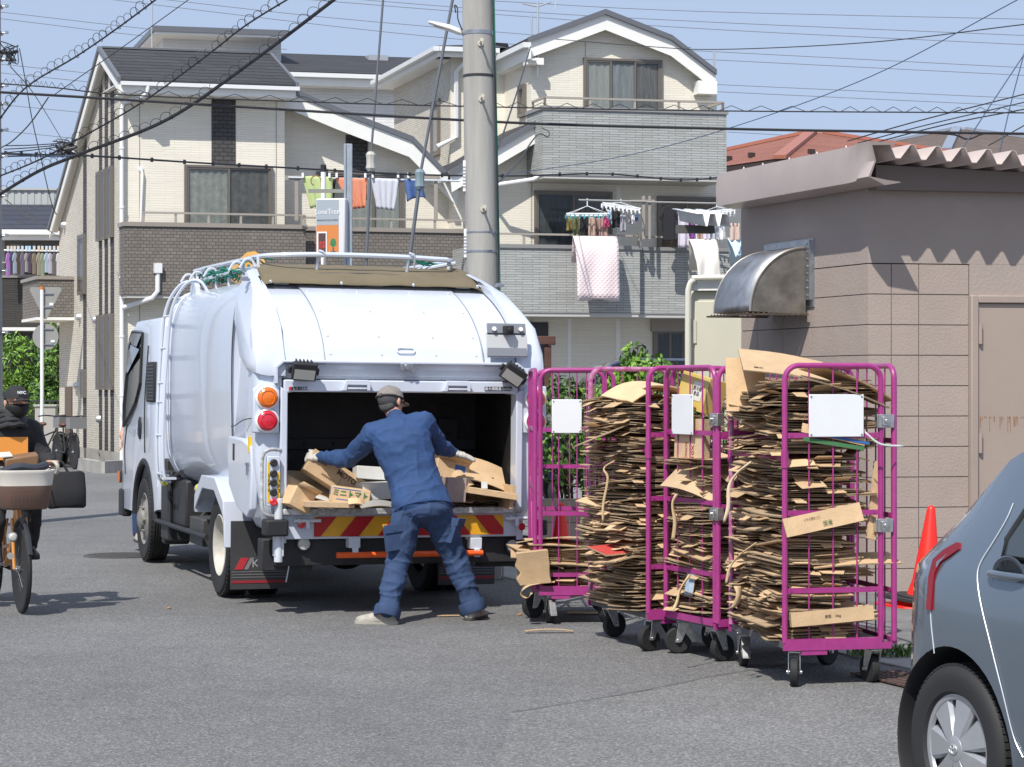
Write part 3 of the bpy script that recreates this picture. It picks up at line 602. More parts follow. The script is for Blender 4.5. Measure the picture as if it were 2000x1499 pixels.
# tarpaulin flap over the top of the hatch
m = MB(); nx, ny = 40, 8; g_ = []
for j in range(ny+1):
    t_ = j/ny; row = []
    for i in range(nx+1):
        s2 = i/nx; xa = -.80+.86*0; x = (-.86+.10*t_) + (1.70-.02*t_)*s2 + (.0 if t_ < .5 else 0)
        y = -.755+.68*t_; z = 2.325+.31*t_-.13*t_*t_
        wv = .003*math.sin(s2*11+3*t_) + .010*noise.noise(Vector((s2*9, t_*3, 1)))
        edge = .03*max(0, abs(s2-.5)*2-.93)/.07
        row.append(Vector((x, y-.01, z+wv*.7-edge+.012)))
    g_.append(row)
m.add([p for r in g_ for p in r], [(j*(nx+1)+i, j*(nx+1)+i+1, (j+1)*(nx+1)+i+1, (j+1)*(nx+1)+i) for j in range(ny) for i in range(nx)])
o = m.build('tarpaulin', mat('olive_canvas', (.155,.125,.075), .85, var=.12, vs=3, bump=.25, bs=12, bd=.02), truck, flip=False)
sm = o.modifiers.new('s', 'SOLIDIFY'); sm.thickness = .004
m = MB()
for x in (-.78,-.25,.3,.8): m.ell((x,-.768,2.345), (.012,.006,.012), 8, 6)
m.each('eyelet', alu, o)
m = MB(); m.M = Matrix.Translation((0,0,0))
for x in (-.97, .97): m.box(x-.03,x+.03,-.80,-.74,2.345,2.362); m.box(x-.01,x+.02,-.78,-.70,2.36,2.375)
m.each('canvas_clip', stl, truck, per=2)
# green net and orange roll stowed on the roof: things of their own
bpy.context.view_layer.update(); MW = truck.matrix_world.copy()
def world_part(mb):
    mb.M = MW if mb.M is None else MW @ mb.M; return mb
m = MB(); r3 = random.Random(5)
CN = []
for k in range(60):
    a = Vector((-.80+r3.random()*.14, .0+r3.random()*1.9, 2.43+r3.random()*.10)); m.tube(smooth_path([a, a+Vector((r3.uniform(-.08,.08), r3.uniform(-.2,.2), r3.uniform(.0,.06))), a+Vector((r3.uniform(-.08,.10), r3.uniform(-.3,.3), r3.uniform(-.02,.03)))], 3), .007, 4)
tag(world_part(m).build('cargo_net', mat('green_net', (.01,.17,.12), .7)), 'green netting bundled on the left of the truck roof', 'net'); m = MB()
for k in range(16):
    a = Vector((.45+r3.random()*.25, -.25+r3.random()*.3, 2.52+r3.random()*.07)); m.tube(smooth_path([a, a+Vector((r3.uniform(-.1,.12), r3.uniform(-.1,.1), .02)), a+Vector((r3.uniform(-.1,.2), r3.uniform(-.1,.1), r3.uniform(-.02,.03)))], 3), .006, 4)
tag(world_part(m).build('cargo_net', MATS['green_net']), 'small knot of green netting at the right end of the roof rail', 'net')
m = MB(); m.tube(smooth_path([(-.62,.6,2.55),(-.5,1.3,2.56),(-.42,2.0,2.55)],4), [.10]*9, 10); tag(world_part(m).build('plastic_sack', mat('orange_sack', (.80,.42,.10), .5, var=.15, vs=8), bevel=0), 'orange and white sack lying on the truck roof', 'sack')
# ---------------- houses ----------------
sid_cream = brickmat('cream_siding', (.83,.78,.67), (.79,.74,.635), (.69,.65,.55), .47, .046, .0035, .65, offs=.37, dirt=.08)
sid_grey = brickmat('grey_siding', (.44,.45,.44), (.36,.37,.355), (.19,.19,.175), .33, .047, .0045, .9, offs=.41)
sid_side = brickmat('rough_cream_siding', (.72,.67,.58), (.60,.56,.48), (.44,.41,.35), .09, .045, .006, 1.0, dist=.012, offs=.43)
sid_white = brickmat('white_siding', (.78,.78,.78), (.74,.74,.74), (.64,.64,.64), .43, .07, .005, .7, offs=.4)
tile_brown = brickmat('brown_tile', (.215,.19,.165), (.165,.148,.13), (.085,.075,.068), .11, .062, .006, .6)
tile_dark = brickmat('dark_tile', (.085,.08,.082), (.06,.056,.056), (.03,.03,.03), .16, .075, .010, 1.0)
roof_dark = brickmat('dark_shingle', (.050,.050,.056), (.036,.036,.041), (.016,.016,.018), .9, .085, .010, 1.0, dist=.02)
roof_blue = brickmat('blue_shingle', (.045,.052,.075), (.035,.041,.06), (.018,.02,.028), .9, .15, .012, 1.0)
trim = mat('fascia_white', (.82,.81,.77), .45, var=.04, vs=2); trim_d = mat('flashing_grey', (.16,.165,.18), .4, .3)
bronze = mat('bronze_frame', (.17,.15,.13), .4, .2); capm = mat('coping_taupe', (.30,.265,.23), .45, var=.05, vs=3); capg = mat('coping_grey', (.25,.25,.245), .45)
railm = mat('rail_taupe', (.40,.36,.31), .4, .2); pvc = mat('white_pvc', (.74,.75,.75), .35)
gls = mat('window_glass', (.05,.06,.06), .03, alpha=.22, coat=1); curt_l = mat('pale_curtain', (.52,.56,.52), .9, var=.15, vs=9, stretch=(6,6,.6)); curt_d = mat('dim_curtain', (.14,.14,.14), .9, col2=(.30,.30,.29), vs=7, stretch=(5,5,.5)); curt_b = mat('dark_curtain', (.06,.07,.08), .9, col2=(.11,.12,.13), vs=7, stretch=(7,7,.4))
class Bld:
    def __init__(s, H, name, label, cat='house'): s.H = H; s.e = H.empty(name, label, cat)
    def mb(s): return MB(s.H.M)
    def bx(s, name, m, *b, bevel=0, par=None):
        q = s.mb()
        for c in (b if isinstance(b[0], (tuple, list)) else [b]): q.box(*c)
        return q.build(name, m, par or s.e, bevel=bevel)
    def wbox(s, q, side, a0, a1, d0, d1, z0, z1, off=0):
        if side: q.box(off-d1, off-d0, a0, a1, z0, z1)
        else: q.box(a0, a1, off-d1, off-d0, z0, z1)
    def window(s, a0, a1, z0, z1, off=0, side=False, n=2, curt=None, fw=.045, sill=False):
        q = s.mb()
        if a0 > a1: a0, a1 = a1, a0
        s.wbox(q, side, a0-fw, a0, 0, .07, z0-fw, z1+fw, off); s.wbox(q, side, a1, a1+fw, 0, .07, z0-fw, z1+fw, off)
        s.wbox(q, side, a0, a1, 0, .068, z1, z1+fw, off); s.wbox(q, side, a0, a1, 0, .068, z0-fw, z0, off)
        w_ = (a1-a0)/n
        for i in range(n):
            d = (.045 if i % 2 == 0 else .03) if not side else .056; l, r = a0+w_*i-(.02 if i else 0), a0+w_*(i+1)+(.02 if i < n-1 else 0); t = .035
            s.wbox(q, side, l, l+t, .01, d+.012, z0, z1, off); s.wbox(q, side, r-t, r, .01, d+.012, z0, z1, off)
            s.wbox(q, side, l+t, r-t, .01, d+.010, z1-t, z1, off); s.wbox(q, side, l+t, r-t, .01, d+.010, z0, z0+t, off)
        f = q.build('window', bronze, s.e)
        q = s.mb()
        for i in range(n):
            d = (.045 if i % 2 == 0 else .03) if not side else .066; s.wbox(q, side, a0+w_*i, a0+w_*(i+1), d-.004, d, z0+.02, z1-.02, off)
        q.build('pane', gls, f)
        for i in range(n):
            c = (curt[i] if isinstance(curt, (list, tuple)) else curt) if curt else curt_d
            q = s.mb(); l, r = a0+w_*i+.01, a0+w_*(i+1)-.01; K = max(8, int((r-l)*24)); top = []; bot = []
            for k in range(K+1):
                a = l+(r-l)*k/K; dd = .014+.009*math.sin(k*1.9+i)+.003*math.sin(k*.7)
                top.append((off-dd, a, z1) if side else (a, off-dd, z1)); bot.append((off-dd, a, z0) if side else (a, off-dd, z0))
            q.add(top+bot, [(k, k+1, K+2+k, K+1+k) for k in range(K)]); q.build('curtain', c, f, flip=False)
        return f
    def rail(s, pts, h, post=.9, r=.022, name='rail', m=None, posts=True):
        """handrail through local points (x,y,z of the coping), standing h above them"""
        q = s.mb(); P = [Vector(p) for p in pts]
        for a, b in zip(P, P[1:]):
            q.beam(a+Vector((0,0,h)), b+Vector((0,0,h)), .06, .035); 
            n = max(1, round((b-a).length/post))
            if posts:
                for i in range(n+1): c = a+(b-a)*i/n; q.box(c.x-.02, c.x+.02, c.y-.02, c.y+.02, c.z, c.z+h)
        return q.build(name, m or railm, s.e)
    def pipe(s, pts, r=.04, name='downpipe', m=None, clips=()):
        q = s.mb(); q.tube(pts, r, 10)
        for c in clips: q.cyl((pts[-1][0], pts[-1][1], c), (pts[-1][0], pts[-1][1], c+.03), r*1.25, n=10)
        return q.build(name, m or pvc, s.e)
# ---- left house
L = Frame((-7.22, 41), (.97, .2425), (-.37, .93)); B = Bld(L, 'house', 'cream house with black shingle roof, brown tiled balcony and tall narrow side windows')
XW = 3.0; rz, ry = 8.03, 1.4; ez = 7.20
def zr(y): return ez+(rz-ez)*(y+.45)/(ry+.45) if y < ry else rz+(4.95-rz)*(y-ry)/(6.9-ry)
q = B.mb(); sp = [(0,.35),(0,zr(0)-.02),(ry,rz-.02),(6.7,zr(6.7)-.02),(6.7,.35)]
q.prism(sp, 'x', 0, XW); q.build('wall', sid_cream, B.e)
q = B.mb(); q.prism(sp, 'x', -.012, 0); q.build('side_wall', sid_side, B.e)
B.bx('foundation', conc, (-.02,XW+3.4,-.02,6.72,-.02,.35))
# roof slabs
def roof2(B, x0, x1, ys, zs, name, m, t=.10):
    q = B.mb(); n = len(ys); q.loft([[Vector((x,y,z)) for y, z in zip(ys, zs)] + [Vector((x,y,z-t)) for y, z in reversed(list(zip(ys, zs)))] for x in (x0, x1)]); return q.build(name, m, B.e)
rf = roof2(B, -.17, XW+.10, [-.47, ry, 6.9], [ez+.06, rz+.06, 5.01], 'roof', roof_dark, .07)
q = B.mb(); q.prism([(-.45,ez-.01),(ry,rz-.01),(6.9,4.94),(6.9,4.76),(ry,rz-.20),(-.45,ez-.20)], 'x', -.19, -.15); q.prism([(-.45,ez-.01),(ry,rz-.01),(1.9,rz-.25),(1.9,rz-.40),(ry,rz-.20),(-.45,ez-.20)], 'x', XW+.05, XW+.09); q.build('bargeboard', trim, B.e)
q = B.mb(); q.prism([(-.44,ez-.03),(ry,rz-.03),(6.88,4.92),(6.88,4.90),(ry,rz-.05),(-.44,ez-.05)], 'x', -.149, -.013); q.build('soffit', trim, B.e)
q = B.mb(); q.prism([(-.48,ez+.09),(ry,rz+.09),(6.92,5.04),(6.92,4.95),(ry,rz),(-.48,ez)], 'x', -.225, -.16); q.prism([(-.48,ez+.09),(ry,rz+.09),(ry,rz),(-.48,ez)], 'x', XW+.08, XW+.14); q.build('verge_flashing', trim_d, B.e)
B.bx('ridge_cap', trim_d, (-.15,XW+.08,ry-.06,ry+.06,rz+.05,rz+.085)); B.bx('fascia', trim, (-.15,XW+.06,-.47,-.43,ez-.20,ez-.02)); B.bx('soffit', trim, (-.15,XW+.05,-.44,0,ez-.215,ez-.19), (-.15,0,0,1.4,ez-.0,ez+.02))
B.bx('gutter', pvc, (-.17,XW+.13,-.57,-.48,ez-.07,ez+.0))
B.pipe([(.32,-.53,ez-.05),(.32,-.53,ez-.18),(.27,-.5,ez-.25),(-.02,-.10,ez-.33),(-.06,-.08,ez-.45),(-.06,-.08,.15)], .042, clips=(6.0,4.9,3.6,2.5,1.4))
# brown vertical bands (tile cladding, proud of the siding)
a, zt = L.fr(413,180); b, zb = L.fr(460,322); B.bx('tile_band', tile_dark, (a,b,-.012,0,zb,ez-.2))
for ya, yb, zt_ in ((2.02,2.30,None),(1.45,1.75,None),(.87,1.18,None),(3.62,3.95,None)):
    q = B.mb(); q.prism([(ya,.35),(yb,.35),(yb,zr(yb)-.2),(ya,zr(ya)-.2)], 'x', -.022, -.012); q.build('tile_band', tile_dark, B.e)
for ya, yb in ((2.02,2.30),(1.45,1.75),(.87,1.18)):
    B.window(ya+.02,yb-.02, 4.45,5.75,-.022,True,1,curt_b,.028); B.window(ya+.02,yb-.02,1.55,2.95,-.022,True,1,curt_b,.028)
B.window(3.70,4.25,3.50,4.62,-.012,True,1,curt_d,.05); B.window(3.66,3.92,1.4,1.9,-.022,True,1,curt_b,.04)
a, zt = L.fr(364,327); b, zb = L.fr(527,437); B.window(a,b,zb-.2,zt,0,False,2,[mat('flower_curtain', (.33,.37,.33), .9, col2=(.55,.58,.52), vs=8), mat('flower_curtain_dim', (.10,.10,.095), .9, col2=(.22,.22,.20), vs=8)])
# balcony
zc = 4.62; xa, xb, xe = -.10, 3.26, 6.75
B.bx('balcony_wall', tile_brown, (xa,xb,-.50,-.38,3.28,zc-.08), (xa,xa+.12,-.38,0,3.28,zc-.08), (xb-.12,xb,-.38,.0,3.28,zc-.08), (xb,xe,-.12,0.0,3.28,zc-.08))
B.bx('balcony_floor', mat('balcony_soffit', (.5,.49,.46), .7), (xa+.02,xb-.02,-.48,0,3.22,3.279), (xb,xe,-.10,.9,3.22,3.279))
B.bx('coping', capm, (xa-.03,xb+.03,-.53,-.35,zc-.079,zc), (xb+.031,xe,-.15,.03,zc-.079,zc), (xa-.03,xa+.15,-.349,0,zc-.079,zc))
B.rail([(xa+.35,-.44,zc),(xb,-.44,zc)], .18, .6); B.rail([(xb+.05,-.06,zc),(xe,-.06,zc)], .17, .9)
# recessed right part with its long sloping rake
x0 = XW; yb = .55
def P(px_, py_): return L.fr(px_, py_, yb)
rk = [L.fr(548,175,yb-.4), L.fr(660,222,yb-.4), L.fr(803,277,yb-.4), L.fr(895,372,yb-.4)]
q = B.mb(); poly = [(x0,0.35),(x0,rk[0][1]-.12)] + [(x, z-.18) for x, z in rk[1:3]] + [(6.45,rk[3][1]+.3),(6.45,.35)]; q.prism(poly, 'y', yb, 6.5); q.build('wall', sid_cream, B.e)
q = B.mb(); up_ = [Vector((x,0,z)) for x, z in rk]
q.prism([(x,z) for x, z in rk]+[(x-.04,z-.30) for x, z in reversed(rk)], 'y', yb-.42, yb-.38); q.build('bargeboard', trim, B.e)
q = B.mb(); q.prism([(x+.02,z+.10) for x, z in rk]+[(x,z+.001) for x, z in reversed(rk)], 'y', yb-.46, yb+6); q.build('roof', trim_d, B.e)
q = B.mb(); q.prism([(x-.02,z-.05) for x, z in rk]+[(x-.04,z-.10) for x, z in reversed(rk)], 'y', yb-.37, yb); q.build('soffit', trim, B.e)
a, zt = P(675,240); b, _ = P(718,240); B.bx('tile_band', tile_dark, (a,b,yb-.012,yb,5.2,6.45))
a, zt = P(622,340); b, zb = P(782,440); B.window(a,b,zb-.3,zt,yb,False,3,[curt_d,curt_l,curt_l])
B.pipe([(6.55,yb-.1,rk[3][1]-.2),(6.55,yb-.1,4.2)], .05, m=capm)
# small features on the front: duct and bracket
q = B.mb(); x, z = L.fr(275,330); q.cyl((x,-.02,z),(x,0,z),.05); q.tube([(x,-.04,z),(x+.02,-.06,z-.1),(x,-.06,z-.6),(x-.02,-.04,4.3)], .025, 6); q.build('ac_duct', pvc, B.e)
q = B.mb(); q.tube([(-.10,-.45,3.95)]*2 if 0 else [(.50,-.54,3.72),(.50,-.54,3.35),(.40,-.54,3.22),(-.05,-.12,3.05)], .045, 10); q.box(.43,.57,-.60,-.50,3.68,3.86); q.build('drain_pipe', pvc, B.e)
for yv, zv in ((2.55,2.9),(4.3,3.0),(6.0,5.0),(2.2,.95),(4.6,1.6)):
    q = B.mb(); q.lathe([(0,.10),(.05,.09),(.075,.05),(.08,0)], (-.012,yv,zv), (-1,0,0), 12); q.build('vent_hood', alu, B.e)
# side balcony box
B.bx('side_balcony', tile_brown, (-.75,-.012,5.0,6.9,3.02,3.80)); B.bx('coping', capm, (-.79,-.012,4.97,6.93,3.801,3.87)); B.bx('balcony_floor', trim, (-.77,-.012,4.99,6.91,2.96,3.019))
q = B.mb()
for x in (.28, 2.84): q.box(x-.006,x+.006,-.006,0,.4,ez-.2)
q.each('siding_joint', capm, B.e)
# foundation plinth at the street corner
plinth = MB(); a, b, c = G(156,917), G(198,925), G(243,922)
for p0, p1 in ((a,b),(b,c)): plinth.beam(p0+Vector((0,0,.09)), p1+Vector((0,0,.09)), .15, .26)
tag(plinth.build('kerb_wall', conc), 'low concrete plinth wall at the corner of the cream house', 'kerb wall')
# ---- right house
Rr = Frame((.37, 43), (.975, .22), (-.30, .95)); B2 = Bld(Rr, 'house', 'tall cream gabled house with two grey siding balconies and quilt hung out')
def F2(px_, py_, y=0): return Rr.fr(px_, py_, y)
apx = [F2(1030,84,-.25), F2(1180,29,-.25), F2(1310,80,-.25), F2(1397,147,-.25)]
xr, _ = F2(1400,300); wl = [(x+(0 if i else .3), z-.085) for i, (x, z) in enumerate(apx)]
q = B2.mb(); q.prism([(0,.3),(0,wl[0][1]+.03),(wl[1][0],wl[1][1]),(wl[2][0]-.03,wl[2][1]-.02),(xr,wl[3][1]-.05),(xr,.3)], 'y', 0, 7.5); q.build('wall', sid_cream, B2.e)
q = B2.mb(); q.prism([(x,z) for x, z in apx]+[(x+(.02 if i < 2 else 0),z-.30) for i, (x, z) in reversed(list(enumerate(apx)))], 'y', -.27, -.23); q.build('bargeboard', trim, B2.e)
q = B2.mb(); q.prism([(x,z+.09) for x, z in apx]+[(x,z+.001) for x, z in reversed(apx)], 'y', -.31, 8); q.build('roof', roof_dark, B2.e)
q = B2.mb(); q.prism([(x,z+.10) for x, z in apx]+[(x,z+.0) for x, z in reversed(apx)], 'y', -.34, -.25); q.build('verge_flashing', trim_d, B2.e)
q = B2.mb(); q.prism([(x,z-.03) for x, z in apx]+[(x,z-.08) for x, z in reversed(apx)], 'y', -.22, 7.9); q.build('soffit', trim, B2.e)
x, z = apx[0]; B2.bx('eave_return', trim, (x-.02,x+.32,-.28,-.05,z-.42,z-.29)); x, z = apx[3]; B2.bx('eave_return', trim, (x-.36,x+.03,-.275,-.02,z-.38,z-.12))
x, z = apx[0]; B2.bx('gutter', pvc, (x-.14,x-.03,-.45,1.9,z-.12,z-.02)); B2.bx('fascia', trim, (x-.03,x+.01,-.45,1.9,z-.34,z-.02), (x+.01,.0,-.4,1.9,z-.36,z-.33))
a, zt = F2(1143,118); b, zb = F2(1287,213); B2.window(a,b,zb-.2,zt,0,False,3,[curt_l,mat('sheer_curtain', (.45,.5,.5), .9, col2=(.3,.34,.36), vs=6, stretch=(6,6,.5)),curt_d])
yv, zv = Rr.sd(1021,172); y2, z2 = Rr.sd(1021,225); B2.window(.32,.62,z2,zv,0,True,1,curt_d,.05)
# 3F balcony
ya = -1.0; a, zt = F2(1072,216,ya); b, _ = F2(1419,222,ya); _, zb = F2(1200,345,ya); zt = F2(1200,218,ya)[1]
B2.bx('balcony_wall', sid_grey, (a-.12,b,ya,ya+.12,zb,zt), (a-.12,a,ya+.12,0,zb,zt), (b-.12,b,ya+.12,0,zb,zt)); B2.bx('coping', capg, (a-.15,b+.03,ya-.03,ya+.15,zt+.001,zt+.07), (a-.15,a+.03,ya+.15,0,zt+.001,zt+.07), (b-.15,b+.03,ya+.15,0,zt+.001,zt+.07))
B2.bx('balcony_floor', mat('balcony_soffit', ()) if 0 else MATS['balcony_soffit'], (a-.10,b-.02,ya+.02,0,zb-.06,zb-.001)); B2.rail([(a-.06,-.2,zt+.07),(a-.06,ya+.06,zt+.07),(b-.05,ya+.06,zt+.07),(b-.05,-.2,zt+.07)], .17, .9)
zf3 = zb
# 2F balcony
a2, _ = F2(905,560,ya); b2, _ = F2(1520,560,ya); xs2, _ = F2(1242,560,ya); zt = F2(1200,489,ya)[1]; zb = F2(1200,613,ya)[1]; z2f = zt
B2.bx('balcony_wall', sid_grey, (a2,xs2,ya-.22,ya-.10,zb,zt), (xs2,b2,ya,ya+.12,zb,zt), (xs2-.12,xs2,ya-.10,0,zb,zt), (a2,a2+.12,ya-.10,0,zb,zt)); B2.bx('coping', capg, (a2-.03,xs2+.03,ya-.25,ya-.07,zt+.001,zt+.07), (xs2+.031,b2,ya-.03,ya+.15,zt+.001,zt+.07))
B2.bx('balcony_floor', MATS['balcony_soffit'], (a2,xs2-.02,ya-.20,0,zb-.07,zb-.001), (xs2,b2,ya+.02,0,zb-.07,zb-.001)); B2.rail([(a2,ya-.16,zt+.07),(xs2,ya-.16,zt+.07)], .20, 1.2); B2.rail([(xs2+.1,ya+.06,zt+.07),(b2,ya+.06,zt+.07)], .20, 1.2)
q = B2.mb(); q.prism([(xr,.3),(xr,zf3-.3),(6.0,zf3-.3),(6.0,.3)], 'y', 0, 7); q.prism([(a2+.1,.3),(a2+.1,F2(930,330)[1]),(.03,F2(1040,262)[1]),(.03,.3)], 'y', 0, 2.0); q.build('wall', sid_cream, B2.e)
a, zt = F2(1047,377); b, zb = F2(1190,480); B2.window(a,b,zb-.3,zt,0,False,2,[curt_b,curt_d])
a, zt = F2(1287,388); b, zb = F2(1392,480); B2.window(a,b,zb-.3,zt,0,False,2,[mat('bamboo_blind', (.22,.14,.07), .9, col2=(.34,.23,.12), vs=14, stretch=(.6,.6,9)),]*2)
a, zt = F2(1280,648); b, zb = F2(1334,740); B2.window(a,b,zb-.8,zt,0,False,2,[curt_b,curt_b],.06); a, zt = F2(1270,622); B2.bx('shutter_box', capm, (a,b+.15,-.10,0,zt-.26,zt))
a, zt = F2(1032,630); b, zb = F2(1070,700); B2.bx('entrance_door', blackm, (a,b,-.03,0,.3,zt))
for p_ in (1112, 1207, 1119): 
    a, _ = F2(p_,640); B2.bx('corner_trim', trim, (a-.04,a+.04,-.012,0,.3,2.95)) if p_ != 1119 else None
for p_ in (1208,): a, _ = F2(p_,400); B2.bx('corner_trim', trim, (a-.04,a+.04,-.012,0,zf3-1.6,zf3-.1))
# low front roof with white rake left of the upper balcony
k0, k1 = F2(1052,244,-.5), F2(880,345,-.5)
q = B2.mb(); q.prism([k0, k1, (k1[0]+.03,k1[1]-.30), (k0[0],k0[1]-.32)], 'y', -.5, -.46); q.build('bargeboard', trim, B2.e)
q = B2.mb(); q.prism([(k0[0]-.01,k0[1]+.10), (k1[0]-.05,k1[1]+.08), (k1[0],k1[1]+.001), (k0[0]-.01,k0[1]+.001)], 'y', -.54, 2.2); q.build('low_roof', roof_dark, B2.e)
q = B2.mb(); q.prism([(k0[0]-.01,k0[1]+.11), (k1[0]-.06,k1[1]+.09), (k1[0],k1[1]+.0), (k0[0]-.01,k0[1]+.0)], 'y', -.57, -.50); q.build('verge_flashing', trim_d, B2.e)
B2.bx('gutter', pvc, (k1[0]-.16,k1[0]-.05,-.5,2.2,k1[1]-.1,k1[1]))
x, z = F2(1057,330,-.55); B2.pipe([(x,-.75,z+.25),(x,-.75,z-.10),(x-.2,-.70,z-.22),(x-.85,-.5,z-.32),(x-.95,-.12,z-.40),(x-.95,-.12,4.2)], .04); B2.bx('rain_head', pvc, (x-.07,x+.07,-.82,-.68,z+.2,z+.42), bevel=.01)
# wing behind on the left
yw = 1.75; xl, _ = F2(880,300,yw); ze = F2(900,102,yw)[1]
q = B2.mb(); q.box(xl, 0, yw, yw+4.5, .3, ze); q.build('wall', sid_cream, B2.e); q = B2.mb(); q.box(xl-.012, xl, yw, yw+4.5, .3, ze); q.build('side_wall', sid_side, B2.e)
q = B2.mb(); o_ = .35; zz = ze+.06; q.add([(xl-o_,yw-o_,zz),(0.0,yw-o_,zz),(0.0,yw+4.8,zz),(xl-o_,yw+4.8,zz),(xl+1.7,yw+1.7,zz+.42),(0.0,yw+1.7,zz+.42),(0.0,yw+2.6,zz+.42),(xl+1.7,yw+2.6,zz+.42)], [(0,1,5,4),(0,4,7,3),(3,7,6,2),(4,5,6,7),(0,3,2,1)]); q.build('roof', roof_dark, B2.e)
B2.bx('fascia', trim, (xl-o_,xl-o_+.03,yw-o_,yw+4.8,ze-.16,ze+.05), (xl-o_+.03,-.2,yw-o_,yw-o_+.03,ze-.16,ze+.05), (xl-o_+.03,xl,yw,yw+4.5,ze-.18,ze-.15)); B2.bx('gutter', pvc, (xl-o_-.12,xl-o_-.01,yw-o_-.1,yw+4.8,ze-.06,ze+.03), (xl-o_,-.25,yw-o_-.12,yw-o_-.01,ze-.06,ze+.03))
a, _ = F2(889,200,yw); B2.pipe([(a+.15,yw-o_-.06,ze-.02),(a+.15,yw-o_-.06,ze-.2),(a,yw-.08,ze-.42),(a,yw-.08,z2f+2.4),(a-.4,yw-.1,z2f+2.2)], .05)
yv, z1_ = Rr.sd(845,205,xl); y2, z2_ = Rr.sd(855,300,xl); B2.window(yw+.75,yw+1.25,z2_,z1_,xl,True,1,curt_l,.05)
q = B2.mb()
for p_ in (1143,): a, _ = F2(p_,60); q.box(a-.006,a+.006,-.006,0,F2(1143,115)[1],8.35)
q.each('siding_joint', capm, B2.e)
# ---- white house behind both
Bk = Frame((-6.3, 52), (.975, .22), (-.30, .95)); B3 = Bld(Bk, 'house', 'white house behind with black roof and flat boxed roof storey')
def F3(px_, py_, y=0): return Bk.fr(px_, py_, y)
a, zt = F3(500,150); b, zb = F3(840,400); B3.bx('wall', sid_white, (a,b,0,6,.2,zt))
a1, ze3 = F3(545,136,-.4); 
q = B3.mb(); q.prism([(-.4,zt+.1),(2.2,F3(600,106,2.2)[1]),(4.8,zt+.1),(4.8,zt+.03),(-.4,zt+.03)], 'x', a-.2, b+2); q.build('roof', roof_dark, B3.e)
B3.bx('fascia', trim, (a-.2,b+2,-.42,-.38,zt-.22,zt+.02), (a-.2,b+2,-.38,0,zt-.24,zt-.22)); B3.bx('gutter', pvc, (a-.2,b+2,-.53,-.43,zt-.04,zt+.06))
a_, z1_ = F3(318,84,1.0); b_, z0_ = F3(549,118,1.0); B3.bx('roof_storey', sid_white, (a_,b_,1.0,5.0,2,z1_+.1)); ta, tz = F3(302,57,.3); tb, _ = F3(560,70,.3)
B3.bx('roof_fascia', trim, (ta,tb,.3,5.6,z1_+.101,F3(430,66,.3)[1])); B3.bx('flat_roof_edge', trim_d, (ta-.04,tb+.04,.26,5.64,F3(430,66,.3)[1]+.001,F3(430,66,.3)[1]+.13))
B3.bx('wall', sid_white, (a_,a,1.0,5.0,.2,zt))
B3.bx('skylight', mat('skylight_grey', (.35,.37,.4), .3), (F3(722,115,1.5)[0],F3(760,115,1.5)[0],1.6,2.3,F3(722,115,1.5)[1]-.2,F3(722,106,1.5)[1]))
q = B3.mb(); a, z = F3(803,262,-1.5); q.prism([(a-.35,z-.75),(a-.3,z-.75),(a+.3,z+.2),(a+.65,z+.2),(a+.65,z-.15),(a+.1,z-.75)], 'y', -1.6, -.2); q.build('dormer_bargeboard', trim, B3.e)
q = B3.mb(); q.prism([(a-.42,z-.78),(a-.36,z-.78),(a+.27,z+.21),(a+.66,z+.21),(a+.66,z+.30),(a+.22,z+.30)], 'y', -1.65, -.1); q.build('dormer_roof', trim_d, B3.e)
# ---- far left house with dark roof
Fl = Frame((-13.9, 58), (1, .05), (0, 1)); B4 = Bld(Fl, 'house', 'far left house with dark blue roof above a black balcony hung with washing')
def F4(px_, py_, y=0): return Fl.fr(px_, py_, y)
xa, z0 = F4(-60,450); xb, _ = F4(135,450); B4.bx('wall', mat('beige_render', (.50,.48,.43), .8, var=.06, vs=2), (xa,xb,0,6,0,F4(50,452)[1]))
q = B4.mb(); ze4 = F4(50,447,-.6)[1]; zt4 = F4(50,400,1.5)[1]; q.prism([(-.6,ze4),(1.5,zt4),(1.5,zt4-.05),(-.6,ze4-.05)], 'x', xa, xb); q.build('roof', roof_blue, B4.e)
B4.bx('gutter', pvc, (xa,xb,-.72,-.6,ze4-.16,ze4-.03)); B4.bx('fascia', trim, (xa,xb,-.6,-.55,ze4-.3,ze4-.06)); 
q = B4.mb(); zt5 = F4(50,372,1.6)[1]; xq = F4(108,380,1.6)[0]; i = 0; xx = xa
while xx < xq: q.box(xx,xx+.09,1.6+.02*(i%2),1.7,zt4-.3,zt5); xx += .09; i += 1
q.box(xa,xq+.05,1.55,1.75,zt5+.001,zt5+.06); q.build('corrugated_wall', mat('pale_metal', (.42,.44,.44), .5), B4.e)
a, zt = F4(14,475); b, zb = F4(112,540); B4.window(a,b,zb,zt,0,False,3,[curt_l,curt_d,curt_b],.05)
yb4 = -1.0; zb4 = F4(50,543,yb4)[1]; zl4 = F4(50,640,yb4)[1]; B4.bx('balcony_wall', brickmat('black_siding', (.05,.047,.045), (.038,.036,.034), (.02,.02,.02), .6, .06, .008), (xa,xb-.15,yb4,yb4+.1,zl4,zb4)); B4.bx('coping', capg, (xa,xb-.15,yb4-.03,yb4+.13,zb4+.001,zb4+.06)); B4.rail([(xa,yb4+.05,zb4+.06),(xb-.15,yb4+.05,zb4+.06)], .34, 1.5)
B4.bx('sill_band', trim, (xa,xb-.5,yb4-.02,yb4+.1,zl4-.08,zl4-.001)); B4.bx('porch_shade', blackm, (xa,xb-.3,-.05,-.001,.1,zl4-.1))  # black sheet stands for the shade in the opening below the balcony
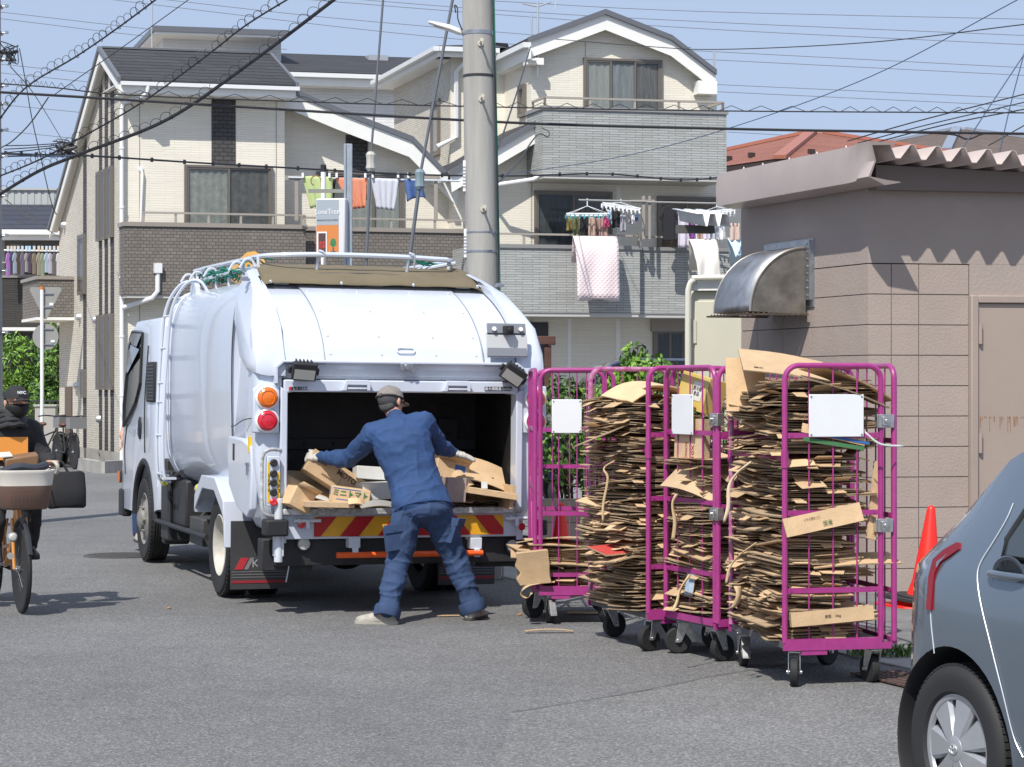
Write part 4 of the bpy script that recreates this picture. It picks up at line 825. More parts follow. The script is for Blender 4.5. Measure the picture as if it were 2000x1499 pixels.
# ---- hipped roofs beyond the shed
def hip_house(name, label, c, a, yaw, z_e, z_r, m, hipm, wallm):
    """pyramid roof over a square house turned by yaw, every part in the house's own axes"""
    h = thing(name, label, 'house', (c[0], c[1], 0), R_(yaw)); v = [Vector((-a,-a,z_e)), Vector((a,-a,z_e)), Vector((a,a,z_e)), Vector((-a,a,z_e)), Vector((-.2,0,z_r)), Vector((.2,0,z_r))]
    q = MB(); q.add(v, [(0,1,5,4),(1,2,5),(2,3,4,5),(3,0,4),(3,2,1,0)]); q.build('roof', m, h)
    for i, j in ((0,4),(1,5),(2,5),(3,4)): q = MB(); q.beam(v[i]+Vector((0,0,.03)), v[j]+Vector((0,0,.03)), .30, .09); q.build('hip_cap', hipm, h)
    q = MB(); q.box(-a+.7, a-.7, -a+.7, a-.7, 0, z_e-.2); q.build('wall', wallm, h)
    q = MB(); q.box(-a+.02, a-.02, -a+.02, a-.02, z_e-.2, z_e-.005); q.build('eave', mat('eave_brown', (.05,.035,.03), .6), h)
    return h, v
red_roof = brickmat('red_roof_tile', (.36,.135,.085), (.30,.11,.07), (.13,.045,.03), 2.4, .055, .008, 1.0, dist=.03); brn_roof = brickmat('brown_roof_tile', (.17,.12,.09), (.135,.095,.072), (.07,.05,.04), .9, .06, .008, 1.0, dist=.03)
h, v = hip_house('house', 'house with a red tiled hipped roof seen over the shed flashing', (8.33, 60), 5.9, 31, 6.97, 8.5, red_roof, mat('red_ridge', (.36,.13,.085), .5), MATS['beige_render'])
for e0, e1, n_ in ((3,0,4),(0,1,4)):
    for t_ in range(n_): p = v[e0].lerp(v[e1], .55+.1*t_ if e0 == 3 else .08+.09*t_).lerp(v[4], .2); q = MB(); q.box(p.x-.08,p.x+.08,p.y-.05,p.y+.05,p.z,p.z+.12); q.build('snow_stop', MATS['eave_brown'], h)
hip_house('house', 'house with a brown tiled hipped roof at the right beyond the shed', (15.3, 75), 7, 31, 8.6, 10.35, brn_roof, mat('grey_hip', (.22,.25,.31), .45), MATS['beige_render'])
# ---------------- cinder block shed ----------------
Sh = Frame((2.33*1.16, 14.4*1.16), (.98, .196), (-.35, .937)); B5 = Bld(Sh, 'shed', 'mauve painted cinder block shed with corrugated roof, metal hood and steel door', 'shed')
B5.e.scale = (1.16,)*3; B5.e.location.z = -.2544
mau = mat('mauve_paint', (.36,.295,.255), .8, var=.07, vs=1.7, bump=.5, bs=60, bd=.007); mau_s = mat('mauve_smooth', (.355,.295,.26), .75, var=.05, vs=2, bump=.5, bs=38, bd=.008); maud = mat('mauve_door', (.34,.275,.235), .5, var=.05, vs=1.5); mort = mat('mauve_joint', (.13,.105,.09), .9)
q = B5.mb(); q.box(0.004,4.2,.004,1.85,.15,2.36); q.build('mortar_core', mort, B5.e)
q = B5.mb(); q.box(-.0,4.2,0,1.86,2.398,2.99); q.box(.704,4.2,0,.1,2.19,2.397); q.build('wall_beam', mau_s, B5.e)
q = B5.mb(); cf = [0,.16,.35,.70]; cl = [0,.40,.80,1.20,1.60,1.86]; j = .0032
for k in range(13):
    z0 = max(.19, 2.394-.2*(k+1)+j); z1 = 2.394-.2*k-j
    if z1 <= z0: break
    for a, b in zip(cf, cf[1:]): q.box((a+j if a else 0), b-j, 0, .05, z0, z1)
    for a, b in zip(cl, cl[1:]): q.box(0, .05, (a+j if a else .051), b-j, z0, z1)
    q.box(1.75,4.2,0,.05,z0,z1)
q.build('block_wall', mau, B5.e, bevel=.0025)
q = B5.mb(); q.box(.70,.75,-.035,.06,.21,2.19); q.box(1.62,1.67,-.035,.06,.21,2.19); q.box(.75,1.62,-.035,.06,2.14,2.19); dfm = q.build('door_frame', maud, B5.e, bevel=.006)
q = B5.mb(); q.box(.752,1.618,-.012,.03,.235,2.138); q.build('door', mat('rusty_door', (.35,.28,.235), .5, var=.05, vs=1.2), B5.e, bevel=.004)
q = B5.mb(); 
for z in (.5,1.15,1.87): q.cyl((.765,-.03,z),(.765,-.03,z+.13),.012)
q.each('hinge', maud, B5.e)
q = B5.mb(); rr_ = random.Random(3); 
for i in range(90): x = .77+.83*rr_.random(); w_ = rr_.uniform(.0008,.0028); q.box(x-w_,x+w_,-.0135,-.012,1.382-rr_.random()**4*.10,1.388+rr_.random()*.004)
q.build('rust_streak', mat('rust', (.26,.10,.04), .8, col2=(.33,.20,.13), vs=40), B5.e)
# corrugated roof
per, zl_, zh_ = .172, 3.045, 3.135; prof_ = []; x = -.10
while x < 4.4: prof_ += [(x,zh_),(x+.03,zh_),(x+per*.5-.012,zl_),(x+per*.5+.018,zl_)]; x += per
q = B5.mb(); n = len(prof_); v0 = [Vector((a,-.40,z-.03*(0)-a*.035)) for a, z in prof_]; v1 = [Vector((a,1.95,z-a*.035)) for a, z in prof_]
q.add(v0+v1, [(i,i+1,n+i+1,n+i) for i in range(n-1)]); rf = q.build('roof', mat('mauve_metal', (.44,.37,.345), .4, .1, var=.05, vs=3), B5.e, flip=False); sm = rf.modifiers.new('s','SOLIDIFY'); sm.thickness = .006; sm.offset = -1
q = B5.mb(); q.prism([(0,2.87),(4.2,2.87),(4.2,2.90),(0,3.03)], 'y', -.10, -.001); q.build('eave_board', mat('mauve_dark', (.20,.165,.15), .7), B5.e)
q = B5.mb(); nn = 24; rings = []
for i in range(nn+1):
    t_ = i/nn; y = -.43+2.2*t_; cr = max(0, 1-t_*nn/3); w1 = .03*cr*math.sin(5*t_*nn); rings.append([Vector((-.22+w1,y,3.135+.01*cr)), Vector((-.235+.05*cr+.004*math.sin(t_*9),y,3.02)), Vector((-.225-.05*cr*math.sin(i*2.),y,2.90+.02*cr)), Vector((-.10,y+.03*cr,2.88-.01*cr)), Vector((-.01,y,2.885)), Vector((-.01,y,2.89)), Vector((-.10,y,2.90)), Vector((-.21,y,2.92)), Vector((-.225+.05*cr,y,3.02)), Vector((-.20,y,3.12)), Vector((-.05,y,3.125)), Vector((-.05,y,3.14))])
q.loft(rings); q.build('roof_flashing', MATS['mauve_metal'], B5.e)
for y in (.1,.5,.9,1.3,1.6): q = B5.mb(); q.lathe([(.016,0),(.008,.015),(.004,.03),(0,.035)], (-.1,y,3.14), (0,0,1), 8); q.build('roof_screw', MATS['mauve_metal'], B5.e)
# metal exhaust hood
hood_m = mat('worn_steel', (.42,.42,.43), .36, .85, var=.25, vs=7, bump=.25, bs=9); hood_d = mat('greasy_steel', (.16,.145,.125), .45, .7, col2=(.30,.27,.23), vs=8)
ya_, yb_ = .80, 1.36; zb_, Rr_ = 2.085, .44
q = B5.mb(); ar = [(-.03-(.40)*math.sin(R_(a)), zb_+.02+Rr_*math.cos(R_(a))) for a in range(0,91,6)]
q.add([(x,ya_,z) for x, z in ar]+[(x,yb_,z) for x, z in ar], [(i,i+1,len(ar)+i+1,len(ar)+i) for i in range(len(ar)-1)])
hd = q.build('exhaust_hood', hood_m, B5.e, flip=False); sm = hd.modifiers.new('s','SOLIDIFY'); sm.thickness = .004
for y in (ya_+.002, yb_-.002):
    q = B5.mb(); q.add([(x,y,z) for x, z in ar]+[(-.03,y,zb_+.0)], [tuple(range(len(ar)+1))]); q.build('hood_side', hood_d, hd, flip=False)
q = B5.mb(); q.tube([(x,ya_-.002,z) for x, z in ar], .008, 6); q.tube([(x,yb_,z) for x, z in ar], .008, 6); q.build('hood_seam', mat('seam_steel', (.5,.47,.42), .35, .8), hd)
q = B5.mb(); q.box(-.035,-.012,ya_-.06,yb_+.06,zb_+.47,zb_+.51); q.box(-.035,-.012,ya_-.06,ya_-.005,zb_+.10,zb_+.47); q.box(-.035,-.012,yb_+.005,yb_+.06,zb_+.1,zb_+.47); q.box(-.012,0,ya_-.07,yb_+.07,zb_+.05,zb_+.52)
for i in range(8): q.ell((-.038,ya_-.03,zb_+.13+i*.05), (.006,.008,.008), 6, 4)
q.build('wall_flange', stl, hd)
q = B5.mb(); q.box(-.47,-.03,ya_-.04,ya_-.0,zb_-.008,zb_+.004); q.box(-.47,-.43,ya_,yb_+.04,zb_-.008,zb_+.004); q.box(-.43,-.03,yb_,yb_+.04,zb_-.008,zb_+.004)
for i in range(12): q.ell((-.46+i*.038,ya_-.03,zb_+.006), (.007,.007,.007), 6, 4); q.ell((-.455,ya_+i*.05,zb_+.006), (.007,.007,.007), 6, 4); q.ell((-.46+i*.038,ya_-.03,zb_-.01), (.006,.006,.009), 6, 4)
q.build('bottom_flange', mat('rusty_flange', (.10,.075,.055), .7, .4, var=.3, vs=30), hd)
# little white corrugated canopy at the back of the shed
q = B5.mb(); pr_ = []; x = -.29
while x < -.02: pr_ += [(x,2.86),(x+.055,2.86),(x+.075-.02,2.86),(x+.085,2.80),(x+.10,2.80)][:1] + [(x+.045,2.86),(x+.062,2.77),(x+.075,2.77)]; x += .092
q.add([(a,1.95,z-.0) for a, z in pr_]+[(a,2.4,z+.07) for a, z in pr_], [(i,i+1,len(pr_)+i+1,len(pr_)+i) for i in range(len(pr_)-1)]); o = q.build('rear_canopy', white, B5.e, flip=False); sm = o.modifiers.new('s','SOLIDIFY'); sm.thickness = .005
q = B5.mb(); q.box(-.28,0,2.30,2.36,2.74,2.80); q.build('canopy_frame', mat('canopy_dark', (.1,.1,.09), .6), B5.e)
# ---------------- beige storage cabin with pipe ----------------
beige = mat('beige_metal', (.56,.54,.44), .45, var=.03, vs=2)
o_ = W(1350, 755, 21); cb = thing('storage_cabin', 'plain beige metal storage cabin behind the hood of the shed', 'cabin', (o_.x, 21, 0), -.088)
q = MB(); q.box(0,2.2,0,1.6,.0,2.50); q.build('wall', beige, cb, bevel=.01); q = MB(); q.box(.02,2.3,-.06,1.7,2.501,2.56); q.box(.06,.30,-.05,0,2.53,2.60); q.build('roof', trim, cb)
q = MB(); q.box(.035,2.0,-.018,-.001,.2,2.40); q.build('door', mat('beige_door', (.60,.58,.47), .4, var=.02, vs=2), cb, bevel=.004)
q = MB(); [q.box(.02,.05,-.03,-.018,z,z+.22) for z in (2.0,1.55,1.2,.6)]; q.each('hinge', beige, cb)
q = MB(); q.tube(smooth_path([(-.03,-.10,0),(-.03,-.10,1.0),(-.03,-.10,2.3),(-.02,-.10,2.53),(.03,-.10,2.60),(.12,-.10,2.62),(1.2,-.10,2.62)],5), .028, 10); q.build('pipe', mat('cream_pipe', (.68,.66,.56), .4), cb)
# ---------------- utility poles ----------------
pcm = mat('pole_concrete', (.41,.40,.37), .85, col2=(.29,.28,.26), vs=3.5, bump=.35, bs=70, stretch=(1.6,1.6,.12))
def pole(name, label, b, t, r0, r1, n=32):
    e = thing(name, label, 'utility pole', b); q = MB(); d = Vector(t)-Vector(b); q.tube([d*k/8 for k in range(9)], [r0+(r1-r0)*k/8 for k in range(9)], n); q.build('shaft', pcm, e); return e, d
bp = W(951, 1097, 20); bp.z = 0; tp = W(951-19*1.35, 755-1000, 20)
pe, d_ = pole('utility_pole', 'big grey concrete utility pole with step bolts standing just behind the truck', bp, (bp.x-.135, 20, 8.0), .158, .128)
def pp(z): return d_*(z/8.0), .158-(.03)*z/8.0
zed = lambda y: EYE-(y-HY)/FPX*20
for y in (90,198,412):
    c, r = pp(zed(y)); q = MB(); q.cyl(c+Vector((.02,-r+.01,0)), c+Vector((.035,-r-.11,.015)), .011, n=10); q.cyl(c+Vector((.035,-r-.11,.015)), c+Vector((.036,-r-.12,.016)), .018, n=10); q.lathe([(.012,0),(.026,.0),(.026,.012)], c+Vector((.02,-r,0)), (.1,-1,.1), 12); q.build('step_bolt', mat('bolt_cream', (.5,.47,.38), .5), pe)
for y, hh, rr1 in ((66,.018,.004),(150,.012,.003),(455,.008,.003),(492,.010,.004)):
    c, r = pp(zed(y)); q = MB(); q.lathe([(r,-hh),(r+rr1,-hh),(r+rr1,hh),(r,hh)], c, (0,0,1), 32); q.build('band', stl if y != 150 else blackm, pe)
for y, hh in ((345,.14),(476,.13)):
    c, r = pp(zed(y)); q = MB(); q.box(c.x-r-.012, c.x-r+.012, -.06, .02, c.z-hh, c.z+hh); nb = q.build('number_strip', white, pe); q = MB(); [q.box(c.x-r-.013, c.x-r+.013, -.062, -.060, c.z-hh+.03+i*.03, c.z-hh+.045+i*.03) for i in range(int(hh/.02))]; q.build('number_print', mat('print_grey', (.3,.3,.32), .6), nb)
q = MB(); q.tube([d_*k/10+Vector((.158-.003*k+.012, -.05+.02*math.sin(k*1.7), 0)) for k in range(11)], .007, 6); q.build('green_cable', mat('green_cable', (.01,.16,.10), .5), pe)
q = MB(); q.tube([d_*k/10+Vector((.158-.003*k+.002, -.07, 0)) for k in range(11)], .005, 6); q.build('black_cable', blackm, pe)
# street lamp bolted to the pole
c, r = pp(zed(62)); lc = bp+c; sl_e = thing('street_lamp', 'small white street lamp arm clamped to the big concrete pole', 'street lamp', lc+Vector((-r,0,0)))
q = MB(); sec_ = []
for t_, w_, h_, zz in ((0,.025,.03,-.02),(-.04,.045,.045,-.01),(-.12,.06,.045,.02),(-.22,.06,.035,.05),(-.29,.05,.022,.075),(-.31,.03,.012,.08)): sec_.append([Vector((t_, w_*math.cos(R_(a)), zz+h_*math.sin(R_(a))*(1 if a < 181 else .45))) for a in range(0,360,30)])
q.loft(sec_); q.build('lamp_housing', mat('lamp_cream', (.68,.66,.62), .4), sl_e); q = MB(); q.add([(-.27,-.035,.045),(-.27,.035,.045),(-.10,.045,.0),(-.10,-.045,.0)], [(0,1,2,3)]); q.box(-.27,-.10,-.04,.04,.01,.03, M=Matrix.Translation((0,0,-.012)) @ Matrix.Rotation(R_(14),4,'Y')); q.build('lamp_cover', mat('lamp_milky', (.60,.60,.56), .2), sl_e)
q = MB(); q.tube(smooth_path([(-.0,-.06,.0),(-.04,-.07,.10),(-.045,-.06,.2),(-.07,-.05,.23),(-.06,-.05,.16)],5), .006, 6); q.build('lamp_wire', blackm, sl_e)
pl2, _ = pole('utility_pole', 'concrete utility pole at the left edge of the photo with cable clamps', (-5.95, 25, 0), (-5.97, 25, 9), .17, .145)
for i, z in enumerate([2.2,2.9,3.3,3.75,4.2,4.5,4.8,5.0,5.3,5.6,5.9]):
    q = MB(); q.lathe([(.163,-.012),(.172,-.012),(.172,.012),(.163,.012)], (0,0,z), (0,0,1), 24); q.cyl((.165,-.03,z),(.235,-.03,z),.008); q.box(.20,.235,-.05,-.01,z-.012,z+.02); q.build('band', stl, pl2)
q = MB(); q.tube([(.02,-.175,0),(.03,-.172,3),(.10,-.14,4.2),(.05,-.165,6.5)], .008, 6); q.build('pole_cable', blackm, pl2)
# concrete post stub beyond the truck
g_ = G(970,1132); q = MB(); q.box(-.055,.04,-.05,.05,0,.21); q.box(.045,.06,-.03,.03,0,.20); q.M = Matrix.Translation((g_.x,g_.y,0)); tag(q.build('marker_post', conc, bevel=.006), 'short pale concrete marker post beyond the right rear of the truck', 'post')
# ---------------- traffic signs seen from the back ----------------
sp_ = Vector(((82-HX)/FPX*44, 44, 0)); sg = thing('traffic_sign', 'white post carrying a triangular and a round traffic sign seen from behind', 'traffic sign', sp_)
zz = lambda y: EYE-(y-HY)/FPX*44
q = MB(); q.cyl((0,0,0),(0,0,zz(566)),.036); q.build('post', white, sg); q = MB(); q.cyl((0,0,zz(566)),(0,0,zz(563)+.03),.038); q.build('post_cap', mat('orange_cap', (.6,.2,.02), .5), sg)
sgm = mat('sign_back', (.30,.30,.285), .5, .2, var=.05, vs=3)
q = MB(); cx0 = (88-82)/FPX*44; w_ = 31.5/FPX*44; q.prism([(cx0-w_,zz(566)),(cx0-w_+.03,zz(561)),(cx0+w_-.03,zz(561)),(cx0+w_,zz(566)),(cx0+.02,zz(624)),(cx0-.02,zz(624))], 'y', .045, .06); tr = q.build('triangle_plate', sgm, sg)
q = MB(); q.cyl((cx0,.045,zz(658)),(cx0,.06,zz(658)),25.5/FPX*44,n=40); q.build('round_plate', sgm, sg)
q = MB(); [q.box(-.05,.22,.02,.045,zz(y)-.012,zz(y)+.012) for y in (574,600,643,673)]; q.each('bracket', stl, sg); q = MB(); q.box(.14,.22,.03,.044,zz(597),zz(592)); q.box(.17,.25,.03,.044,zz(669),zz(665)); q.each('sticker', white, sg)
# ---------------- parking sign and its posts behind the truck ----------------
galv = mat('galvanised', (.36,.40,.45), .45, .4, var=.1, vs=12); YP = 30
def zp(y, Y=YP): return EYE-(y-HY)/FPX*Y
def xp(x, Y=YP): return (x-HX)/FPX*Y
ps = thing('sign_post', 'tall galvanised steel channel post rising behind the truck roof', 'post', (xp(680),YP,0))
q = MB(); q.box(-.055,-.025,-.05,.05,0,zp(282)); q.box(-.024,.024,-.03,.05,0,zp(281.5)); q.box(.025,.055,-.05,.05,0,zp(282)); q.build('channel', galv, ps, bevel=.004); q = MB(); q.box(xp(602)-xp(680),-.06,-.02,.02,zp(377),zp(370)); q.build('cross_arm', mat('arm_grey', (.25,.25,.22), .5), ps)
pw = thing('pole', 'slim white pole with a black cap left of the galvanised post', 'pole', (xp(628),YP+.3,0)); q = MB(); q.cyl((0,0,0),(0,0,zp(332)),.036); q.build('tube', white, pw); q = MB(); q.cyl((0,0,zp(332)),(0,0,zp(318)),.039); q.build('cap', black, pw); q = MB(); q.tube(arc((-.10,zp(350)),.07,20,250,10,'xz',-.03), .008, 6); q.box(-.04,-.03,-.01,.01,zp(362),zp(343)); q.build('hook', mat('rust', ()) if 0 else MATS['rust'], pw)
sn = thing('parking_sign', 'small orange and grey parking sign with a painted tree on the galvanised post', 'sign', (xp(645),YP-.12,0), R_(-14))
x0_, x1_, z0_, z1_ = -.185, .13, zp(499), zp(392); q = MB(); q.box(x0_-.015,x1_+.09,-.0,.14,z0_-.015,z1_+.02); q.build('box', mat('sign_white', (.66,.66,.67), .4), sn, bevel=.02)
zm = z1_-(z1_-z0_)*.34; zm2 = z1_-(z1_-z0_)*.46
q = MB(); q.box(x0_,x1_,-.006,-.0015,zm2,z1_); q.build('grey_panel', mat('sign_grey_blue', (.34,.39,.43), .5), sn); q = MB(); q.box(x0_,x1_,-.006,-.0015,z0_,zm2-.001); q.build('orange_panel', mat('sign_orange', (.62,.22,.06), .5), sn)
q = MB(); q.box(x0_+.01,x0_+.15,-.012,-.0065,z0_+.01,zm2-.09); q.build('display_frame', white, sn); q = MB(); q.box(x0_+.03,x0_+.135,-.016,-.0125,z0_+.03,zm2-.11); q.build('display', mat('display_brown', (.10,.055,.05), .4), sn)
text('lettering', 'LoneTree', .10, white, sn, ((x0_+x1_)/2, -.009, zm+.06+.03), (R_(90),0,0), .001, sx=.88); text('lettering', 'PARKING SOLUTIONS', .032, mat('sign_dark', (.12,.13,.15), .5), sn, ((x0_+x1_)/2, -.009, zm-.025), (R_(90),0,0), .001, sx=.95)
t = text('display_text', '満車\n空車', .05, mat('led_red', (.5,.05,.05), .5, emit=(.35,.02,.02)), sn, (x0_+.083, -.018, z0_+.13), (R_(90),0,0), .001)
q = MB(); cx_ = x1_-.075; q.lathe([(0,.0),(.045,.01),(.066,.05),(.06,.10),(.04,.15),(.015,.19),(0,.2)], (cx_,-.004,z0_+.09), (0,0,1), 16); tr = q.build('painted_tree', mat('sign_green', (.03,.16,.08), .6, col2=(.06,.24,.08), vs=30), sn); tr.scale = (1,.12,1); q = MB(); q.box(cx_-.008,cx_+.008,-.010,-.007,z0_+.04,z0_+.1); q.lathe([(0,0),(.035,0),(.03,.012),(0,.015)], (cx_,-.0075,z0_+.035), (0,0,1), 12); q.build('painted_trunk', mat('sign_navy', (.06,.07,.12), .6), sn)
# ---------------- guy wires with insulators ----------------
porc = mat('porcelain', (.50,.49,.44), .3); pvb = mat('blue_grey_insulator', (.20,.27,.30), .4)
def guy(label, pts, Y, im, r=.014):
    P = [W(x, y, Y) for x, y in pts]; base = Vector((P[-1].x, Y, 0)); e = thing('guy_wire', label, 'wire', base); ins = P[1]
    q = MB(); q.tube([P[0]-base, P[1]-base+Vector((0,0,.03))], r*.8, 6); q.tube([P[1]-base-Vector((0,0,.03)), P[2]-base], r, 6); q.build('strand', mat('wire_grey', (.12,.13,.15), .5), e)
    q = MB(); q.lathe([(.0,-.11),(.035,-.10),(.052,-.07),(.045,-.03),(.045,.03),(.052,.07),(.035,.10),(0,.11)], ins-base, (0,0,1), 8); q.build('insulator', im, e)
guy('pale guy wire with a white insulator crossing the left house gable', [(752,-50),(724,316),(690,1090)], 23, porc, .016)
guy('dark guy wire with a blue-grey insulator left of the concrete pole', [(895,-60),(820,351),(725,1060)], 22, pvb, .020)
# ---------------- overhead wires ----------------
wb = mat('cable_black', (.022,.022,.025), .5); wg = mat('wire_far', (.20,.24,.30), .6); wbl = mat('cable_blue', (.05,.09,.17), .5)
def wire(label, pts, Y, r, m=None, coil=None, zig=None, ties=0, Y2=None, name='overhead_wire', group=None):
    n = len(pts); Ys = [Y+((Y2 or Y)-Y)*i/(n-1) for i in range(n)]; P = smooth_path([W(x, y, t_) for (x, y), t_ in zip(pts, Ys)], 10); base = P[0].copy(); P = [p-base for p in P]
    q = MB(); q.tube(P, r, 6)
    if coil:
        R0, step = coil; L_ = [0]
        for a, b in zip(P, P[1:]): L_.append(L_[-1]+(b-a).length)
        tot = L_[-1]; N = int(tot/step*14); pt = []; k = 0
        for i in range(N+1):
            s_ = tot*i/N
            while k < len(L_)-2 and L_[k+1] < s_: k += 1
            f = (s_-L_[k])/max(1e-6, L_[k+1]-L_[k]); p = P[k].lerp(P[k+1], f); d = (P[k+1]-P[k]).normalized(); u = d.cross(Vector((0,1,0))).normalized(); a = 6.28318*i/14; rr1 = R0*(1+.25*math.sin(i*.13)); pt.append(p + u*(rr1*math.cos(a)+R0*.75)*(-1 if u.z < 0 else 1) + (Vector((0,1,0))*math.sin(a)+d*math.sin(a)*.75)*rr1)
        q.tube(pt, r*.18 if r > .016 else .0035, 4)
    if zig:
        R0, step = zig; pt = []; k = 0
        for a, b in zip(P, P[1:]):
            c = max(1, int((b-a).length/step))
            for j in range(c): pt.append(a.lerp(b, j/c)+Vector((0,0,R0 if k % 2 else -.1*R0))); k += 1
        q.tube(pt, .0045, 4)
    if ties:
        for i in range(2, len(P)-1, 3):
            p = P[i]; q.cyl(p+Vector((0,0,-.03)), p+Vector((0,0,.03)), r*1.6, n=6)
    o = q.build(name, m or wb); o.location = base; tag(o, label, 'wire', group); return o
wire('thick black cable with spiral guard, lowest diagonal at upper left', [(-20,392),(75,335),(160,300),(330,232),(500,115),(660,-6)], 24, .018, coil=(.042,.14), Y2=21)
wire('coiled spiral-guard wire running to the top above the thick black cable', [(-20,352),(60,320),(120,290),(270,205),(400,112),(480,50),(580,-12)], 24, .009, coil=(.042,.12), Y2=21)
wire('coiled spiral-guard wire at the top left corner beside the left pole', [(-10,245),(50,172),(150,110),(230,55),(320,-12)], 25, .010, coil=(.048,.14), Y2=22)
wire('long black cable crossing both houses below the zigzag wire', [(-10,180),(160,190),(450,208),(1000,240),(1420,252),(1760,258),(2020,262)], 22, .0135, ties=0)
wire('wire wrapped with zigzag lashing across the top of both houses', [(-10,163),(60,168),(110,172),(250,186),(560,198),(900,208),(1400,217),(2020,221)], 22.5, .007, zig=(.055,.11))
wire('black service cable with small ties across the house windows', [(-10,300),(90,303),(180,305),(380,318),(560,328),(800,341),(1000,344),(1180,340),(1330,352),(1420,345)], 26, .014, ties=1, Y2=41)
wire('thin wire rising from the cable knot past the left house ridge', [(105,186),(240,92),(375,-5)], 24, .005)
wire('thin blue wire rising diagonally to the upper right corner', [(975,343),(1200,309),(1420,252),(1700,150),(2010,-12)], 38, .006, wbl, Y2=24)
wire('dark wire from the gable antenna sweeping across to the right edge', [(1085,77),(1250,90),(1400,97),(1700,83),(2010,47)], 40, .007, Y2=26)
for i, pts in enumerate([[(-5,23),(290,57),(540,82)],[(-5,36),(294,72),(560,97)],[(-5,125),(260,152)],[(-5,142),(200,163)],[(-5,204),(180,222)],[(-5,255),(160,272)],[(190,-4),(700,57),(1100,96)],[(290,-4),(700,40),(1350,93)],[(560,-4),(962,28),(1400,58),(2010,88)],[(660,-4),(1000,22),(1420,45),(2010,70)],[(960,2),(1352,22),(2010,38)],[(1352,99),(2010,133)],[(1370,116),(2010,148)],[(1391,165),(2010,193)],[(1391,179),(2010,208)],[(1420,258),(1900,285)]]):
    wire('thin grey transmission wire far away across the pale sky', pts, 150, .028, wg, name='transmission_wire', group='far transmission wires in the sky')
wire('upper of the wires fanning in from the right edge', [(1655,276),(1800,235),(2010,182)], 30, .009); wire('middle wire of the fan from the right edge', [(1675,280),(1820,242),(2010,198)], 30, .008); wire('lowest wire of the fan from the right edge', [(1690,284),(1850,243),(2010,212)], 30, .009)
wire('steep blue-black wire ending over the brown roof', [(1872,302),(1935,205),(2010,92)], 24, .007, wbl); wire('steepest thin wire beside the right edge above the shed roof', [(1952,300),(1975,200),(2003,95)], 24, .006, wbl)
wire('short low wire over the corrugated roof at the right edge', [(1930,285),(2010,240)], 26, .008); wire('sagging black wire meeting the right edge above the brown roof', [(1700,258),(1850,262),(1890,272),(1930,260),(2010,262)], 26, .011)
wire('thin service wire dropping from the gable to the concrete pole', [(1036,92),(1013,170),(985,255),(966,305)], 40, .011, Y2=21); wire('looping black wire below the white rake of the right house', [(1058,250),(1072,258),(1070,268),(1055,262),(1040,275),(1010,320),(968,362)], 41, .010, Y2=21)
wire('loose wire hanging steeply across the left cable knot', [(38,95),(50,160),(62,230),(80,310),(100,395),(110,420)], 24.5, .006); wire('wire falling from the left pole to the bracket on the gable', [(20,130),(62,178),(95,230),(125,280)], 24.5, .006, Y2=40); wire('slack wire from the cable knot down to the left pole', [(95,190),(60,240),(25,275),(0,290)], 24.5, .008)
wire('blue-tinted wire at the left end of the service cable', [(0,306),(60,305),(120,306),(160,302)], 25.6, .009, wbl); wire('pale telephone wire slanting behind the left pole foot', [(10,390),(50,420),(117,465)], 26, .007, mat('wire_tan', (.3,.27,.22), .6), Y2=44)
for i in range(3): wire('thin wire joining the left pole to the cable knot on the gable', [(8,285+i*7),(60,284+i*5),(125,280+i*3)], 25, .006, group='thin wires at the left cable knot')
q = MB(); r4 = random.Random(9); c0 = W(132,290,28); 
for i in range(14): q.tube(smooth_path([Vector((r4.uniform(-.22,.15), r4.uniform(-.05,.05), r4.uniform(-.12,.12))) for k in range(4)], 5), .008, 4)
q.ell((0,0,0), (.09,.05,.05), 8, 6); o = q.build('cable_joint', wb); o.location = c0; tag(o, 'tangle of black cable joints in front of the left gable rake', 'cable joint')
q = MB(); c0 = W(18,105,24.6)
for i in range(10): q.tube(smooth_path([Vector((r4.uniform(-.12,.10), r4.uniform(-.05,.05), r4.uniform(-.14,.14))) for k in range(4)], 5), .006, 4)
q.tube([(-.12,0,.02),(.0,0,.0),(.1,0,.03)], .02, 6); o = q.build('cable_joint', wb); o.location = c0; tag(o, 'loop of wires and clamps high beside the left pole', 'cable joint')
# ---------------- antennas ----------------
def antenna(name, label, base, hgt, boom=None):
    e = thing(name, label, 'antenna', base); q = MB(); q.cyl((0,0,0),(0,0,hgt),.022,n=8); q.build('mast', alu, e)
    if boom:
        q = MB(); z = hgt-.05; q.beam((-boom,0,z+.12),(boom*.55,0,z+.16),.03,.03); q.tube([(-.3,0,z+.02),(0,0,z-.04),(.25,0,z+.05)], .015, 6)
        for i in range(14): x = -boom+i*boom*1.5/14; q.beam((x,-.10,z+.12+.04*(x+boom)/boom),(x,.10,z+.12+.04*(x+boom)/boom),.012,.012)
        q.beam((boom*.55,0,z+.36),(boom*.42,0,z-.12),.03,.02); q.build('elements', alu, e)
    return e
x, z = F2(1055,150,-.15); w_ = Rr.O + Rr.f*x; pA = Vector((w_.x, w_.y-.15, EYE-(155-HY)/FPX*43.1)); antenna('antenna', 'television antenna with long comb boom on the gable corner', pA, (155-8)/FPX*43, .75)
pB = W(297, 105, 52); antenna('antenna', 'bare antenna mast left of the boxed roof storey', pB, 105/FPX*52+.6)
for (x, y0, y1, lb) in ((1038,70,30,'stub mast left of the comb antenna'),(1395,172,100,'thin mast at the right end of the gable roof')): antenna('antenna', lb, W(x,y0,46), (y0-y1)/FPX*46)
